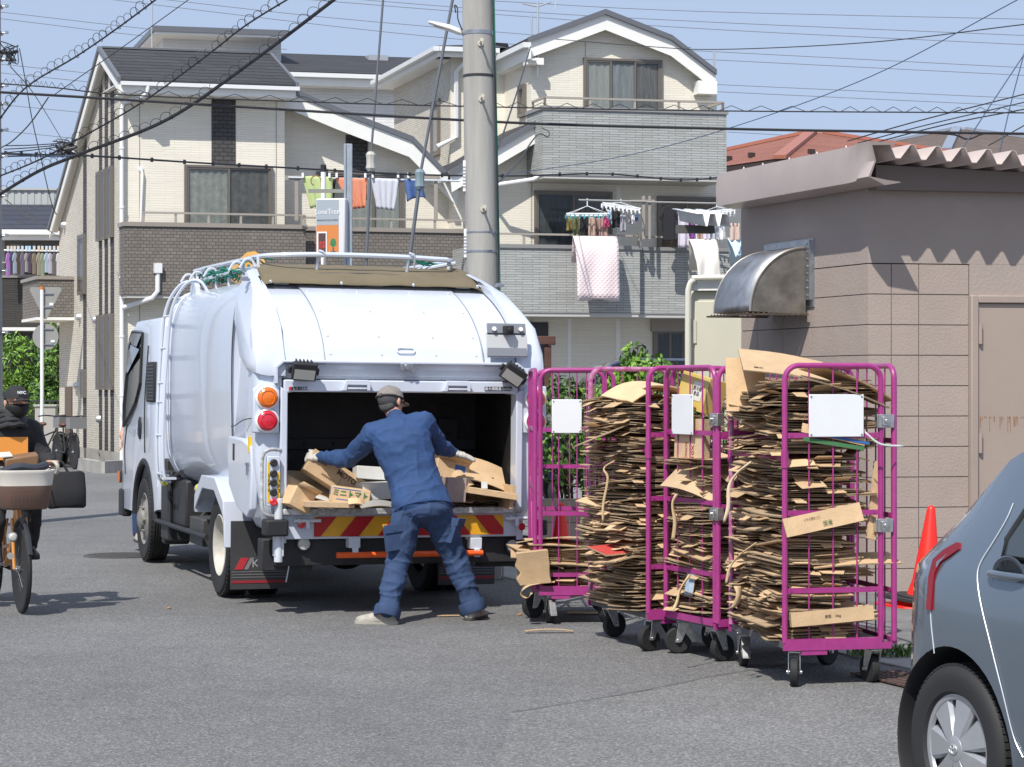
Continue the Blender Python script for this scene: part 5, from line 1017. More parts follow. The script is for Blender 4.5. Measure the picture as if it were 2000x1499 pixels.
# ---------------- purple roll cages ----------------
pur = mat('purple_paint', (.33,.034,.19), .38, var=.12, vs=14, coat=.3); purw = mat('chipped_purple', (.33,.034,.19), .45, col2=(.50,.26,.38), vs=22)
zinc = mat('zinc', (.50,.50,.49), .32, .85, var=.2, vs=25); deckm = mat('deck_grey', (.11,.11,.115), .6, var=.3, vs=8)
boardw = mat('sign_board_white', (.74,.75,.76), .4, var=.03, vs=4)
TH = 1.70; Z0 = .235
def caster(e, x, y, yaw, brake=False):
    M = Matrix.Translation((x,y,0)) @ Matrix.Rotation(yaw, 4, 'Z'); R0 = .078; off = .035
    q = MB(M); q.box(-.045,.045,-.045,.045,Z0-.045,Z0-.035); q.cyl((0,0,Z0-.055),(0,0,Z0-.035),.032)
    for s in (-1, 1): q.prism([(-.04,Z0-.05),(.035,Z0-.05),(off+.018,R0-.01),(off-.018,R0-.01)], 'y', s*.030-.003, s*.030+.003)
    q.box(-.04,.035,-.031,.031,Z0-.058,Z0-.048); q.cyl((off,-.042,R0),(off,.042,R0),.011)
    if brake: q.prism([(-.03,Z0-.06),(-.10,.085),(-.11,.06),(-.05,.07),(-.01,.12)], 'y', -.022, .022)
    c = q.build('caster', zinc, e, bevel=.002)
    q = MB(M); q.lathe([(.050,-.021),(.070,-.022),(R0,-.016),(R0,.016),(.070,.022),(.050,.021)], (off,0,R0), (0,1,0), 32); t = q.build('wheel', tyre, c)
    q = MB(M); q.lathe([(0,-.024),(.018,-.024),(.02,-.012),(.05,-.012),(.05,.012),(.02,.012),(.018,.024),(0,.024)], (off,0,R0), (0,1,0), 24)
    for i in range(5): a = 1.2566*i; q.beam((off+.015*math.cos(a),0,R0+.015*math.sin(a)), (off+.052*math.cos(a),0,R0+.052*math.sin(a)), .034, .010, (0,1,0))
    q.build('hub', mat('hub_plastic', (.05,.05,.05), .45), t)
def panel(e, p, q_, rows=(.42,.72,1.02), nbar=4, top=TH, r=.0155, m=None, z=Z0, name='side_panel', low=None, gapt=0, barm=None):
    """a tubular hoop from p to q (xy) with flat cross bars and thin vertical rods"""
    p = Vector((*p, 0)); q = Vector((*q_, 0)); d = (q-p); L_ = d.length; d.normalize(); n = Vector((-d.y, d.x, 0)); cr = .075
    pts = [p+Vector((0,0,z)), p+Vector((0,0,top-cr))] + [p+d*(cr-cr*math.cos(R_(a)))+Vector((0,0,top-cr+cr*math.sin(R_(a)))) for a in range(15,91,15)] + [q-d*(cr-cr*math.sin(R_(a)))+Vector((0,0,top-cr+cr*math.cos(R_(a)))) for a in range(0,90,15)] + [q+Vector((0,0,top-cr)), q+Vector((0,0,z))]
    k = MB(); k.tube(pts, r, 10); o = k.build(name, m or pur, e)
    for h in rows:
        k = MB(); k.beam(p+Vector((0,0,h)), q+Vector((0,0,h)), .012, .028); [k.cyl(p+d*t-n*.009+Vector((0,0,h)), p+d*t+n*.009+Vector((0,0,h)), .006, n=8) for t in (.035, L_-.035)]; k.build('cross_bar', pur, o)
    k = MB(); k.beam(p+Vector((0,0,z)), q+Vector((0,0,z)), .035, .04); k.build('bottom_rail', pur, o)
    for i in range(1, nbar+1):
        c = p+d*L_*i/(nbar+1)+n*.008*0; k = MB(); k.cyl(c+Vector((0,0,z)), c+Vector((0,0,top-.005)), .0045, n=6); k.build('rod', pur, o)
    return o
def board(e, c, w_, h_, ax, body=None, par=None):
    """white blank card plate; ax = unit direction along the panel, facing the outside"""
    n = Vector((ax.y, -ax.x, 0)); M = Matrix((ax, n, Vector((0,0,1)))).transposed().to_4x4(); M.translation = c
    k = MB(M); k.box(-w_/2,w_/2,-.003,.003,-h_/2,h_/2); o = k.build('card_plate', boardw, e, bevel=.003)
    for sx in (-1, 1):
        for sz in (-1, 1): k = MB(M); k.cyl((sx*(w_/2-.012),.003,sz*(h_/2-.012)),(sx*(w_/2-.012),.0065,sz*(h_/2-.012)),.005,n=10); k.build('plate_rivet', stl, o)
    return o
def latch(e, c, ax, z):
    M = Matrix((ax, Vector((ax.y,-ax.x,0)), Vector((0,0,1)))).transposed().to_4x4(); M.translation = c+Vector((0,0,z)); k = MB(M)
    k.box(-.045,.045,.012,.024,-.036,.036); k.box(-.022,.022,.024,.036,-.024,.024); k.cyl((0,.03,0),(0,.046,0),.012); k.box(-.048,-.036,-.02,.024,-.036,.036); k.box(.036,.048,-.02,.024,-.036,.036); k.build('latch', zinc, e, bevel=.003)
TR = {}
def trolley(key, label, O, ang, W_, L_, build):
    e = thing('roll_cage', label, 'roll cage', (O[0], O[1], 0), R_(ang)); TR[key] = (Vector((O[0], O[1], 0)), R_(ang), W_, L_)
    k = MB(); k.box(.0,W_,.0,L_,Z0-.035,Z0+.004); k.build('deck', deckm, e, bevel=.004)
    k = MB(); k.box(-.012,W_+.012,-.02,.0,Z0-.04,Z0-.005); k.box(-.012,W_+.012,L_,L_+.02,Z0-.04,Z0-.005); k.each('deck_frame', pur, e); k = MB(); k.box(W_*.15,W_*.4,-.016,-.004,Z0-.065,Z0-.041); k.build('tow_loop', pur, e)
    build(e, W_, L_); return e
X3 = Vector((1,0,0)); Y3 = Vector((0,1,0))
# T1 front cage: open towards the truck side, near end panel facing the camera
def b1(e, w_, l_):
    n = panel(e, (0,0), (w_*.93,0), rows=(.51,.92,1.33), nbar=3); panel(e, (0,l_), (w_,l_), rows=(.51,.92,1.33), m=purw); s = panel(e, (w_+.035,.0), (w_+.035,l_), rows=(.5,.9,1.3), nbar=6)
    board(n, Vector((w_*.93*.50+.01,-.024,1.435)), .305, .225, X3); latch(n, Vector((w_*.965,0,0)), X3, 1.405); latch(n, Vector((w_*.955,0,0)), X3, .85)
    k = MB(); k.tube([(0,0,1.205),(0,l_*.5,1.215),(0,l_,1.205)], .013, 8); k.cyl((0,0,1.16),(0,0,1.25),.021); k.cyl((0,l_,1.16),(0,l_,1.25),.021); k.build('mid_rail', pur, e)
    caster(e, .07, .05, R_(250), True); caster(e, w_-.06, .06, R_(100)); caster(e, .05, l_-.08, R_(80), True); caster(e, w_-.06, l_-.1, R_(30))
trolley('T1', 'nearest purple roll cage piled high with flattened cardboard beside the red cone', (1.44, 11.62), 11.5, .575, .95, b1)
def b3(e, w_, l_):
    panel(e, (0,0), (w_,0), rows=(.51,.92,1.30), nbar=3); f = panel(e, (0,l_), (w_,l_), rows=(.51,.92,1.30), m=purw); panel(e, (w_+.03,0), (w_+.03,l_), nbar=5)
    board(f, Vector((.11,l_-.024,1.40)), .16, .215, X3); k = MB(); k.tube([(0,0,1.205),(0,l_,1.205)], .013, 8); k.cyl((0,0,1.16),(0,0,1.25),.021); k.cyl((0,l_,1.16),(0,l_,1.25),.021); k.build('mid_rail', pur, e)
    caster(e, .06, .07, R_(200), True); caster(e, w_-.06, .10, R_(100)); caster(e, .09, l_-.10, R_(10)); caster(e, w_-.1, l_-.2, R_(40))
trolley('T3', 'purple roll cage with a tall leaning stack of cardboard beside the truck, open side showing', (.815, 13.16), 20.0, .54, .92, b3)
def b2(e, w_, l_):   # short end faces the truck: this cage's own x runs away from it
    n = panel(e, (0,l_), (0,0.0), rows=(.51,.92,1.32), nbar=3); s = panel(e, (0,-.035), (w_,-.035), rows=(.5,.9,1.3), nbar=6); panel(e, (w_,0), (w_,l_), nbar=3)
    board(n, Vector((-.024,l_*.5+.05,1.425)), .26, .235, -Y3); latch(n, Vector((0,-.018,0)), -Y3, 1.40); latch(n, Vector((0,-.018,0)), -Y3, .86)
    caster(e, .06, .08, R_(10)); caster(e, .07, l_-.09, R_(160), True); caster(e, w_-.1, .08, R_(30)); caster(e, w_-.1, l_-.1, 0)
trolley('T2', 'purple roll cage between two others, a yellow carton on its load', (1.165, 12.62), 24.0, .90, .60, b2)
def b4(e, w_, l_):
    n = panel(e, (0,0), (w_,0), rows=(.33,.74,1.30), nbar=3); panel(e, (-.035,0), (-.035,l_), rows=(.34,.9,1.30), nbar=3); panel(e, (w_,l_), (0,l_), nbar=3)
    board(n, Vector((.175,-.024,1.39)), .20, .225, X3); k = MB(); k.beam((-.03,l_*.9,.95),(-.03,l_*.35,.3),.02,.02); k.tube([(w_+.03,-.0,.55),(w_+.05,-.03,.5),(w_+.03,-.05,.46)], .008, 6); k.build('brace', pur, e)
    caster(e, .07, .05, R_(100), True); caster(e, .0, l_*.45, R_(200)); caster(e, w_-.06, .1, R_(50)); caster(e, w_-.06, l_-.1, 0)
trolley('T4', 'purple roll cage touching the truck with only a low heap of cardboard', (.19, 14.72), 1.5, .49, .95, b4)
# ---------------- flattened cardboard ----------------
cbm = mat('cardboard', (.485,.35,.215), .85, var=.14, vs=7, rand=.26, bump=.25, bs=40); cbd = mat('cardboard_inner', (.56,.39,.225), .85, var=.10, vs=7, rand=.18, bump=.2, bs=60); cbe = mat('cardboard_edge', (.44,.32,.20), .9, var=.35, vs=60, rand=.3, bump=.8, bs=220, stretch=(1,1,6))
cbw = mat('cardboard_white', (.60,.60,.58), .7, var=.06, vs=5, bump=.2, bs=40)
def sheet_mesh(seed, lx, ly, lay=2, flap=0, wave=.006):
    """a folded carton: a few layers joined at their folds, slightly sprung apart and bent"""
    r = random.Random(seed); m = MB(); nx, ny = 6, 4; z = 0; t = r.choice((.0045,.006,.008)); a1, a2, ph = r.uniform(-wave,wave), r.uniform(-wave,wave), r.uniform(0,6)
    for l in range(lay):
        dx, dy = r.uniform(-.018,.018), r.uniform(-.012,.012); kx = r.uniform(.90,1.0); gp = r.uniform(.0005,.006); tw_ = r.uniform(-.004,.004)
        def Z(u, v, top): return z + (t if top else 0) + a1*math.sin(u*3+ph) + a2*(u-.5)**2*3 + tw_*v*2 + gp*abs(u-.5)*2*l - .010*abs(v-.5)**2
        g = [[Vector(((u-.5)*lx*kx+dx+.004*math.sin(v*9+seed), (v-.5)*ly+dy+.005*math.sin(u*7+l), Z(u,v,tp))) for v in [j/ny for j in range(ny+1)] for u in [i/nx for i in range(nx+1)]] for tp in (0,1)]
        n = (nx+1)*(ny+1); F = []; E = []
        for j in range(ny):
            for i in range(nx):
                a = j*(nx+1)+i; F.append((a,a+nx+1,a+nx+2,a+1)); F.append((n+a,n+a+1,n+a+nx+2,n+a+nx+1))
        for i in range(nx): E.append((i,i+1,n+i+1,n+i)); a = ny*(nx+1)+i; E.append((a+1,a,n+a,n+a+1))
        for j in range(ny): a = j*(nx+1); E.append((a+nx+1,a,n+a,n+a+nx+1)); b = a+nx; E.append((b,b+nx+1,n+b+nx+1,n+b))
        m.add(g[0]+g[1], F, 0 if l % 2 == 0 else 1); m.add(g[0]+g[1], E, 2); z += t + r.uniform(.0008,.003)
    if flap:
        y0 = -ly*.5; w0 = lx*r.uniform(.25,.4); x0 = -lx*.3*r.random(); d = r.uniform(.05,.10); up = r.uniform(-.03,.05); 
        m.add([(x0,y0,z-.001),(x0+w0,y0,z-.001),(x0+w0-.02,y0-d,z+up),(x0+.015,y0-d,z+up*.7),(x0,y0,z+.003),(x0+w0,y0,z+.003),(x0+w0-.02,y0-d,z+up+.004),(x0+.015,y0-d,z+up*.7+.004)], [(0,1,2,3),(7,6,5,4),(0,4,5,1),(1,5,6,2),(2,6,7,3),(3,7,4,0)], 1)
    for k in range(2 if seed % 3 else 3):      # torn flaps bent down or out along the rim
        if r.random() < .5: x0 = r.uniform(-.45,.2)*lx; w0 = r.uniform(.12,.3)*lx; sg = r.choice((-1,1)); a = Vector((x0,sg*ly/2,z*.5)); b = Vector((x0+w0,sg*ly/2,z*.5)); n_ = Vector((0,sg,0))
        else: y0 = r.uniform(-.45,.1)*ly; w0 = r.uniform(.15,.4)*ly; sg = -1 if r.random() < .7 else 1; a = Vector((sg*lx*.47,y0,z*.5)); b = Vector((sg*lx*.47,y0+w0,z*.5)); n_ = Vector((sg,0,0))
        L0 = r.uniform(.03,.07); dz = Vector((0,0,r.uniform(-.035,.02))); c, d = b+n_*L0+dz+(a-b)*.08, a+n_*L0*.9+dz*.8; u = Vector((0,0,.003)); m.add([a,b,c,d,a+u,b+u,c+u,d+u], [(3,2,1,0),(4,5,6,7),(0,1,5,4),(1,2,6,5),(2,3,7,6),(3,0,4,7)], 1)
    return m
protos = []
for i, (lx, ly, lay, fl) in enumerate([(.54,.44,2,0),(.50,.42,3,0),(.46,.50,2,1),(.58,.38,2,0),(.42,.36,3,1),(.55,.52,1,0),(.48,.44,4,0),(.38,.30,2,1),(.52,.47,2,1),(.44,.40,2,0),(.56,.40,3,0),(.34,.46,2,0)]):
    m = sheet_mesh(100+i, lx, ly, lay, fl); o = m.build('cardboard_sheet', [cbm, cbd, cbe], ang=25); protos.append((o, lx, ly, lay))
for o, *_ in protos: COL.objects.unlink(o)
PL = []    # all placements: (priority, proto, matrix, cage)
def stack(key, zs, ze, rows, us, over, tilt, seed, slack=.0, lean=0):
    O, a, w_, l_ = TR[key]; r = random.Random(seed); M0 = Matrix.Translation(O) @ Matrix.Rotation(a, 4, 'Z')
    for (v0, v1, side) in rows:
        z = zs; tx = ty = 0
        while z < ze(v0, v1):
            o, lx, ly, lay = protos[r.randrange(len(protos))]; tx = tx*.75 + r.gauss(0, tilt); ty = ty*.75 + r.gauss(0, tilt)
            rot = (0 if r.random() < .6 else 90) + r.gauss(0, 5); L0 = lx if abs(rot) < 45 else ly; L1 = ly if abs(rot) < 45 else lx
            u = us[0] + r.uniform(-1,1)*over + L0/2 - r.random()*.03 + (.07*r.random() if key == 'T1' else 0) + lean*(z-zs); v = (v0+v1)/2 + r.gauss(0, .018) 
            u = min(u, w_-L0/2+.012) if L0 < w_+.1 else w_/2-.05; u = max(u, L0/2-.13)
            v = max(L1/2+.045, min(l_-L1/2-.03, v)) if L1 < l_ else v
            M = M0 @ Matrix.Translation((u, v, z)) @ Euler((R_(tx), R_(ty), R_(rot))).to_matrix().to_4x4()
            PL.append((side, o, M, key)); z += .0085*lay + .0045 + r.random()*slack
stack('T1', Z0+.006, lambda a, b: 1.60, [(.02,.48,0)], (-.02,), .045, 1.3, 11, .002)
stack('T1', Z0+.006, lambda a, b: 1.56, [(.48,.93,1)], (-.02,), .045, 1.3, 12, .003)
stack('T3', Z0+.006, lambda a, b: 1.50, [(.02,.46,0)], (-.05,), .035, 1.2, 13, .002)
stack('T3', Z0+.006, lambda a, b: 1.52, [(.46,.90,1)], (-.05,), .035, 1.2, 14, .003)
stack('T2', Z0+.006, lambda a, b: 1.18, [(.0,.58,1)], (.02,), .02, 1.6, 15, .004)
stack('T4', Z0+.006, lambda a, b: .50, [(.02,.50,1)], (-.06,), .06, 1.5, 16, .003)
O2, a2, w2, l2 = TR['T2']
r = random.Random(55); M0 = Matrix.Translation(O2) @ Matrix.Rotation(a2, 4, 'Z'); z = Z0+.01
while z < 1.62:
    o, lx, ly, lay = protos[r.randrange(len(protos))]; PL.append((2, o, M0 @ Matrix.Translation((.62+r.uniform(-.03,.03), l2/2, z)) @ Euler((R_(r.gauss(0,2)),R_(r.gauss(0,2)),R_(r.gauss(0,5)))).to_matrix().to_4x4(), 'T2')); z += .0062*lay+.006
cnt = {}
LAB = {'T1': ('flattened brown carton in the stack of the nearest purple roll cage', 'cartons stacked in the nearest roll cage'),
       'T3': ('flattened carton in the tall stack of the open roll cage nearest the worker', 'cartons stacked in the open roll cage'),
       'T2': ('flattened carton in the roll cage wedged between the two tall stacks', 'cartons in the wedged roll cage'),
       'T4': ('flattened carton in the low heap of the roll cage touching the truck', 'cartons in the low heap')}
n1 = {0: 0, 1: 0, 2: 0}
PLs = sorted(range(len(PL)), key=lambda i: (PL[i][0] + (0.0 if PL[i][3] != 'T3' else .3), i)); LIM = 232; rest = MB(); npl = len(PL)
for k, i in enumerate(PLs):
    side, o, M, key = PL[i]
    if k < LIM:
        c = o.copy(); COL.objects.link(c); c.matrix_world = M; c.name = 'cardboard_sheet'; lb, g_ = LAB[key]; tag(c, lb, 'flattened carton', g_)
    else:
        rest.add([M @ v.co for v in o.data.vertices], [tuple(p.vertices) for p in o.data.polygons]); rest.mi[-len(o.data.polygons):] = [p.material_index for p in o.data.polygons]
if rest.v: tag(rest.build('cardboard_pile', [cbm, cbd, cbe], flip=False, ang=25), 'mass of flattened cardboard filling the back rows of the purple roll cages', 'cardboard', kind='stuff')
print('placements', npl)
# distinctive cartons
def card(label, c, d, rot, mats=None, name='flattened_carton', cat='flattened carton', bend=0, extra=None, group=None):
    q = MB(); nx = 6; lx, ly, t = d; g = []
    top = [Vector(((i/nx-.5)*lx, s*ly/2, bend*math.sin(3.1416*i/nx)+t/2)) for s in (-1,1) for i in range(nx+1)]; bot = [v-Vector((0,0,t)) for v in top]; n = nx+1
    F = [(i,i+1,n+i+1,n+i) for i in range(nx)]; m2 = 2*n; q.add(top+bot, F+[(m2+n+i,m2+n+i+1,m2+i+1,m2+i) for i in range(nx)], 0)
    q.add(top+bot, [(m2+i,m2+i+1,i+1,i) for i in range(nx)]+[(n+i,n+i+1,m2+n+i+1,m2+n+i) for i in range(nx)]+[(0,n,m2+n,m2),(nx,m2+nx,m2+n+nx,n+nx)], 1)
    o = q.build(name, mats or [cbd, cbe], ang=25); o.location = c; o.rotation_euler = [R_(a) for a in rot]
    tag(o, label, cat, group)
    if extra: extra(o)
    return o
def loc(key, u, v, z): O, a, w_, l_ = TR[key]; return O + Matrix.Rotation(a, 3, 'Z') @ Vector((u, v, 0)) + Vector((0,0,z))
ink = mat('print_brown', (.10,.05,.03), .7); inkr = mat('print_red', (.35,.05,.03), .7); inkg = mat('print_green', (.05,.16,.06), .7); inkb = mat('print_blue', (.03,.12,.36), .6)
A1 = 11.5
card('long brown carton slanting across the middle of the nearest roll cage', loc('T1',.20,-.035,.885), (.44,.10,.012), (78,-11,A1+2), bend=-.006, extra=lambda o: (text('lettering', 'こちら側を上に', .014, ink, o, (-.06,.02,.0065), (0,0,0), .0004), text('lettering', '国産', .028, inkg, o, (.02,-.02,.0065), (0,0,0), .0004)))
card('buff carton standing upright against the top left of the nearest stack', loc('T1',-.02,.62,1.60), (.22,.30,.006), (82,0,A1-8), bend=.004)
card('printed carton lying tilted on top of the nearest stack', loc('T1',.16,.50,1.70), (.48,.40,.007), (18,9,A1-10), bend=.012, extra=lambda o: text('lettering', '業務スーパー用小麦粉', .030, ink, o, (-.03,-.14,.011), (0,0,0), .0004))
card('dark sloping sheet across the top right of the nearest stack', loc('T1',.40,.16,1.60), (.46,.30,.008), (-4,24,A1), bend=.02, mats=[cbm, cbe])
card('second dark sheet sloping under the top right rail of the nearest cage', loc('T1',.34,.10,1.565), (.50,.26,.008), (6,18,A1+3), bend=.015, mats=[cbm, cbe])
card('green edged carton under the white plate of the nearest roll cage', loc('T1',.27,-.004,1.285), (.34,.022,.014), (84,9,A1), mats=[inkg, cbe])
card('blue and white carton edge beside the green one in the nearest cage', loc('T1',.33,-.004,1.31), (.28,.014,.014), (84,10,A1), mats=[inkb, cbe])
card('plain carton flap above the green edged one', loc('T1',.27,.0,1.335), (.36,.05,.008), (80,12,A1))
card('flat printed carton near the bottom of the nearest roll cage', loc('T1',.25,-.03,.375), (.46,.075,.03), (86,-4,A1), extra=lambda o: text('lettering', '野菜　10kg', .018, ink, o, (0,0,.017), (0,0,0), .0004))
card('tall narrow cardboard strip wedged upright at the right of the nearest cage', loc('T1',.52,.05,.98), (.06,.42,.012), (84,12,A1+18))
card('brown carton leaning behind the white plate of the middle cage', loc('T2',.03,.33,1.285), (.34,.23,.05), (88,0,24-90), mats=[cbm, cbe], bend=0, extra=lambda o: (text('lettering', '10X', .05, inkr, o, (.06,-.08,.027), (0,0,R_(90)), .0004), text('lettering', 'LOGOS', .035, inkr, o, (-.02,-.08,.027), (0,0,R_(90)), .0004)))
card('large dark carton curling down below the white plate of the middle cage', loc('T2',.08,.28,1.07), (.44,.34,.007), (40,10,24-75), mats=[cbm, cbe], bend=.03)
def ycard():
    e = thing('yellow_carton', 'yellow printed carton resting on top of the middle roll cage', 'carton', loc('T2',.10,.34,1.55)); e.rotation_euler = (R_(-12), R_(10), R_(24-84))
    q = MB(); q.box(-.14,.14,-.07,.07,-.11,.10); q.build('box', mat('yellow_carton', (.60,.42,.08), .6, col2=(.52,.40,.18), vs=9), e, bevel=.004)
    q = MB(); q.box(.0,.10,-.073,-.071,-.05,.06); l = q.build('label', cbw, e); text('lettering', '要冷蔵\n食品', .03, ink, l, (.05,-.075,.005), (R_(90),0,0), .0004)
ycard()
card('long carton with a red face low in the open roll cage', loc('T3',-.04,.30,.60), (.34,.30,.008), (6,-4,20), mats=[mat('red_card', (.50,.06,.05), .6, var=.1, vs=9), cbe])
card('buff carton bulging out at the lower left of the open stack', loc('T3',-.08,.18,.535), (.26,.34,.008), (-6,-3,24), bend=.02)
card('broad carton tilted out near the top of the open stack', loc('T3',-.06,.40,1.30), (.34,.50,.007), (-12,-14,28), bend=.015, mats=[cbm, cbe])
card('curled pale carton on the top of the open stack', loc('T3',.12,.40,1.555), (.36,.34,.006), (7,-14,30), bend=.035)
card('another pale carton roofing the open stack', loc('T3',.24,.26,1.54), (.30,.30,.006), (-5,16,12), bend=.03)
card('blue and white printed sheet low in the wedged roll cage', loc('T2',-.01,.28,.44), (.10,.14,.004), (80,0,24-90), mats=[mat('pale_blue_card', (.18,.32,.50), .6, col2=(.5,.55,.6), vs=30), cbe])
# the low heap spilling from the back cage
for i, (u, v, z, lx, ly, rx, ry, rz, b) in enumerate([(.16,.20,.52,.50,.42,2,4,5,.01),(.10,.25,.545,.46,.40,-3,-4,-8,.015),(.02,.22,.47,.42,.40,2,8,12,.01),(-.02,.12,.43,.36,.30,8,12,2,.02),(.20,.15,.50,.44,.30,3,-3,-6,.006),(.14,.10,.40,.46,.28,4,2,4,.012)]):
    card(['top sheet of the low heap in the back cage','loose sheet lying askew on the low heap','buff sheet sticking out left of the back cage','crumpled sheet hanging out of the low heap','sheet with a blue print in the low heap','sheet near the bottom of the low heap'][i], loc('T4',u,v,z), (lx,ly,.007), (rx,ry,rz), bend=b, extra=(lambda o: text('print', 'V', .10, inkb, o, (0,-.1,.005), (0,0,0), .0004)) if i == 4 else None)
# big crushed carton block at the left of the low heap
q = MB(); r = random.Random(8); rings = []
for i in range(6): z = .0+.045*i; rings.append([Vector((-.10+r.uniform(-.015,.015)-.02*(i%2), -.10+r.uniform(-.02,.02), z)), Vector((.10, -.12+r.uniform(-.02,.02), z)), Vector((.11, .10, z)), Vector((-.08+r.uniform(-.02,.02), .12, z))])
q.loft(rings); o = q.build('crushed_carton', cbd, bevel=.006); o.location = loc('T4',-.045,.05,.27); o.rotation_euler = (0,R_(-6),R_(10)); tag(o, 'crushed buff carton bulging out beside the truck from the back cage', 'carton')
def ribbon(label, pts, w_, m=None, ax=(1,.2,0)):
    P = smooth_path(pts, 5); base = P[0].copy(); a = Vector(ax).normalized()*w_/2; q = MB(); n = len(P); tw = [a.copy() for _ in P]
    for i in range(n): tw[i].rotate(Euler((0,.25*math.sin(i*.5),.5*math.sin(i*.35))))
    q.add([p-base-t for p, t in zip(P, tw)]+[p-base+t for p, t in zip(P, tw)], [(i,i+1,n+i+1,n+i) for i in range(n-1)]); o = q.build('packing_tape', m or mat('buff_tape', (.50,.36,.20), .6, var=.1, vs=12), flip=False); o.location = base; s = o.modifiers.new('s','SOLIDIFY'); s.thickness = .002
    return tag(o, label, 'tape strip')
ribbon('pale ragged tape hanging on the open stack beside the worker', [W(1200,900,12.95),W(1180,915,12.9),W(1187,935,12.88),W(1178,985,12.88),W(1178,1020,12.87)], .014)
ribbon('buff tape strip hanging in the middle cage', [W(1322,965,12.3),W(1314,985,12.28),W(1318,1020,12.27),W(1314,1055,12.27)], .020)
ribbon('curled buff tape near the foot of the middle cage', [W(1348,1122,12.3),W(1330,1150,12.25),W(1322,1175,12.22),W(1313,1194,12.2)], .018)
ribbon('long pale tape draped down the left of the nearest stack', [W(1470,900,11.9),W(1440,925,11.85),W(1424,950,11.83),W(1422,990,11.82),W(1415,1020,11.82)], .020, mat('pale_tape', (.62,.50,.34), .6, var=.1, vs=12))
ribbon('curved strip of tape low on the nearest stack', [W(1478,1060,11.7),W(1445,1085,11.7),W(1425,1110,11.7),W(1418,1140,11.7)], .014)
ribbon('short torn tape above the nearest cage deck', [W(1440,1145,11.7),W(1443,1165,11.68),W(1432,1186,11.68),W(1412,1190,11.7)], .04)
ribbon('white tape poking out right of the nearest cage', [W(1690,845,11.6),W(1720,868,11.62),W(1765,872,11.7)], .012, cbw, (0,0,1))
ribbon('roll of buff tape at the bottom left of the back cage', [W(1055,1140,14.6),W(1030,1145,14.6),W(1018,1158,14.6),W(1030,1168,14.6),W(1038,1158,14.58)], .05, None, (0,1,0))
g_ = G(1072,1237); card('torn strip of cardboard lying on the asphalt below the back cage', g_+Vector((0,0,.012)), (.31,.045,.006), (0,0,2), name='cardboard_scrap', cat='scrap', bend=.012)
g_ = G(1150,1200); card('flat torn cardboard lying under the back cages', g_+Vector((0,0,.01)), (.30,.12,.005), (0,0,-6), name='cardboard_scrap', cat='scrap')
g_ = G(875,1205); card('thin cardboard scrap on the road between the worker\'s feet', g_+Vector((0,0,.008)), (.16,.05,.005), (0,0,6), name='cardboard_scrap', cat='scrap')
for (x, y, l) in ((330,1190,'small crumpled leaf on the road left of the worker'),(1015,1203,'tiny cardboard chip on the road before the back cage')):
    q = MB(); q.ell((0,0,.008), (.018,.010,.010), 7, 5); o = q.build('litter', mat('leaf_brown', (.32,.17,.08), .8)); o.location = G(x,y); tag(o, l, 'litter')
# ---------------- traffic cones ----------------
conem = mat('cone_red', (.80,.022,.012), .38, var=.05, vs=4)
def cone(label, p, tilt=(0,0,0), h=.70, base=True):
    e = thing('traffic_cone', label, 'traffic cone', p); e.rotation_euler = [R_(a) for a in tilt]
    q = MB(); q.lathe([(.0,h),(.012,h-.002),(.024,h-.012),(.030,h-.03),(.10,.16),(.135,.05),(.138,.045),(.150,.042),(.155,.03),(.155,.018)], (0,0,0), (0,0,1), 40); q.build('cone', conem, e)
    if base: q = MB(); q.prism([(-.19,-.15),(-.15,-.19),(.15,-.19),(.19,-.15),(.19,.15),(.15,.19),(-.15,.19),(-.19,.15)], 'z', 0, .018); q.build('base', conem, e, bevel=.006)
    return e
c0 = G(1806,1196); cone('large red traffic cone standing by the shed wall behind the parked car', c0+Vector((.03,.16,.045)), (0,4.5,20))
q = MB(); q.prism([(-.22,-.22),(.22,-.22),(.22,.22),(-.22,.22)], 'z', 0, .03); q.lathe([(.15,.03),(.18,.03),(.175,.045),(.155,.045)], (0,0,0), (0,0,1), 32); q.M = Matrix.Rotation(R_(38), 4, 'Z'); o = q.build('cone_weight', mat('weight_black', (.025,.025,.027), .7), bevel=.006); o.location = c0+Vector((0,.16,.062)); o.rotation_euler = (R_(2), R_(5), 0); tag(o, 'black rubber weight slipped over the red cone by the shed', 'cone weight')
q = MB(); q.prism([(-.22,-.16),(-.16,-.22),(.16,-.22),(.22,-.16),(.22,.16),(.16,.22),(-.16,.22),(-.22,.16)], 'z', 0, .02); q.lathe([(.16,.02),(.14,.05),(.13,.05)], (0,0,0), (0,0,1), 24); q.M = Matrix.Rotation(R_(30), 4, 'Z'); o = q.build('cone_base', conem, bevel=.006); o.location = c0+Vector((-.05,.18,.016)); o.rotation_euler = (0, R_(3), 0); o.name = 'spare_stand'; tag(o, 'spare red cone stand lying flat under the large red cone', 'cone stand')
c1 = W(1095,985,16.9); cone('red traffic cone behind the low heap of cardboard, seen through the back cage', Vector((c1.x,16.9,0)), (0,0,0))

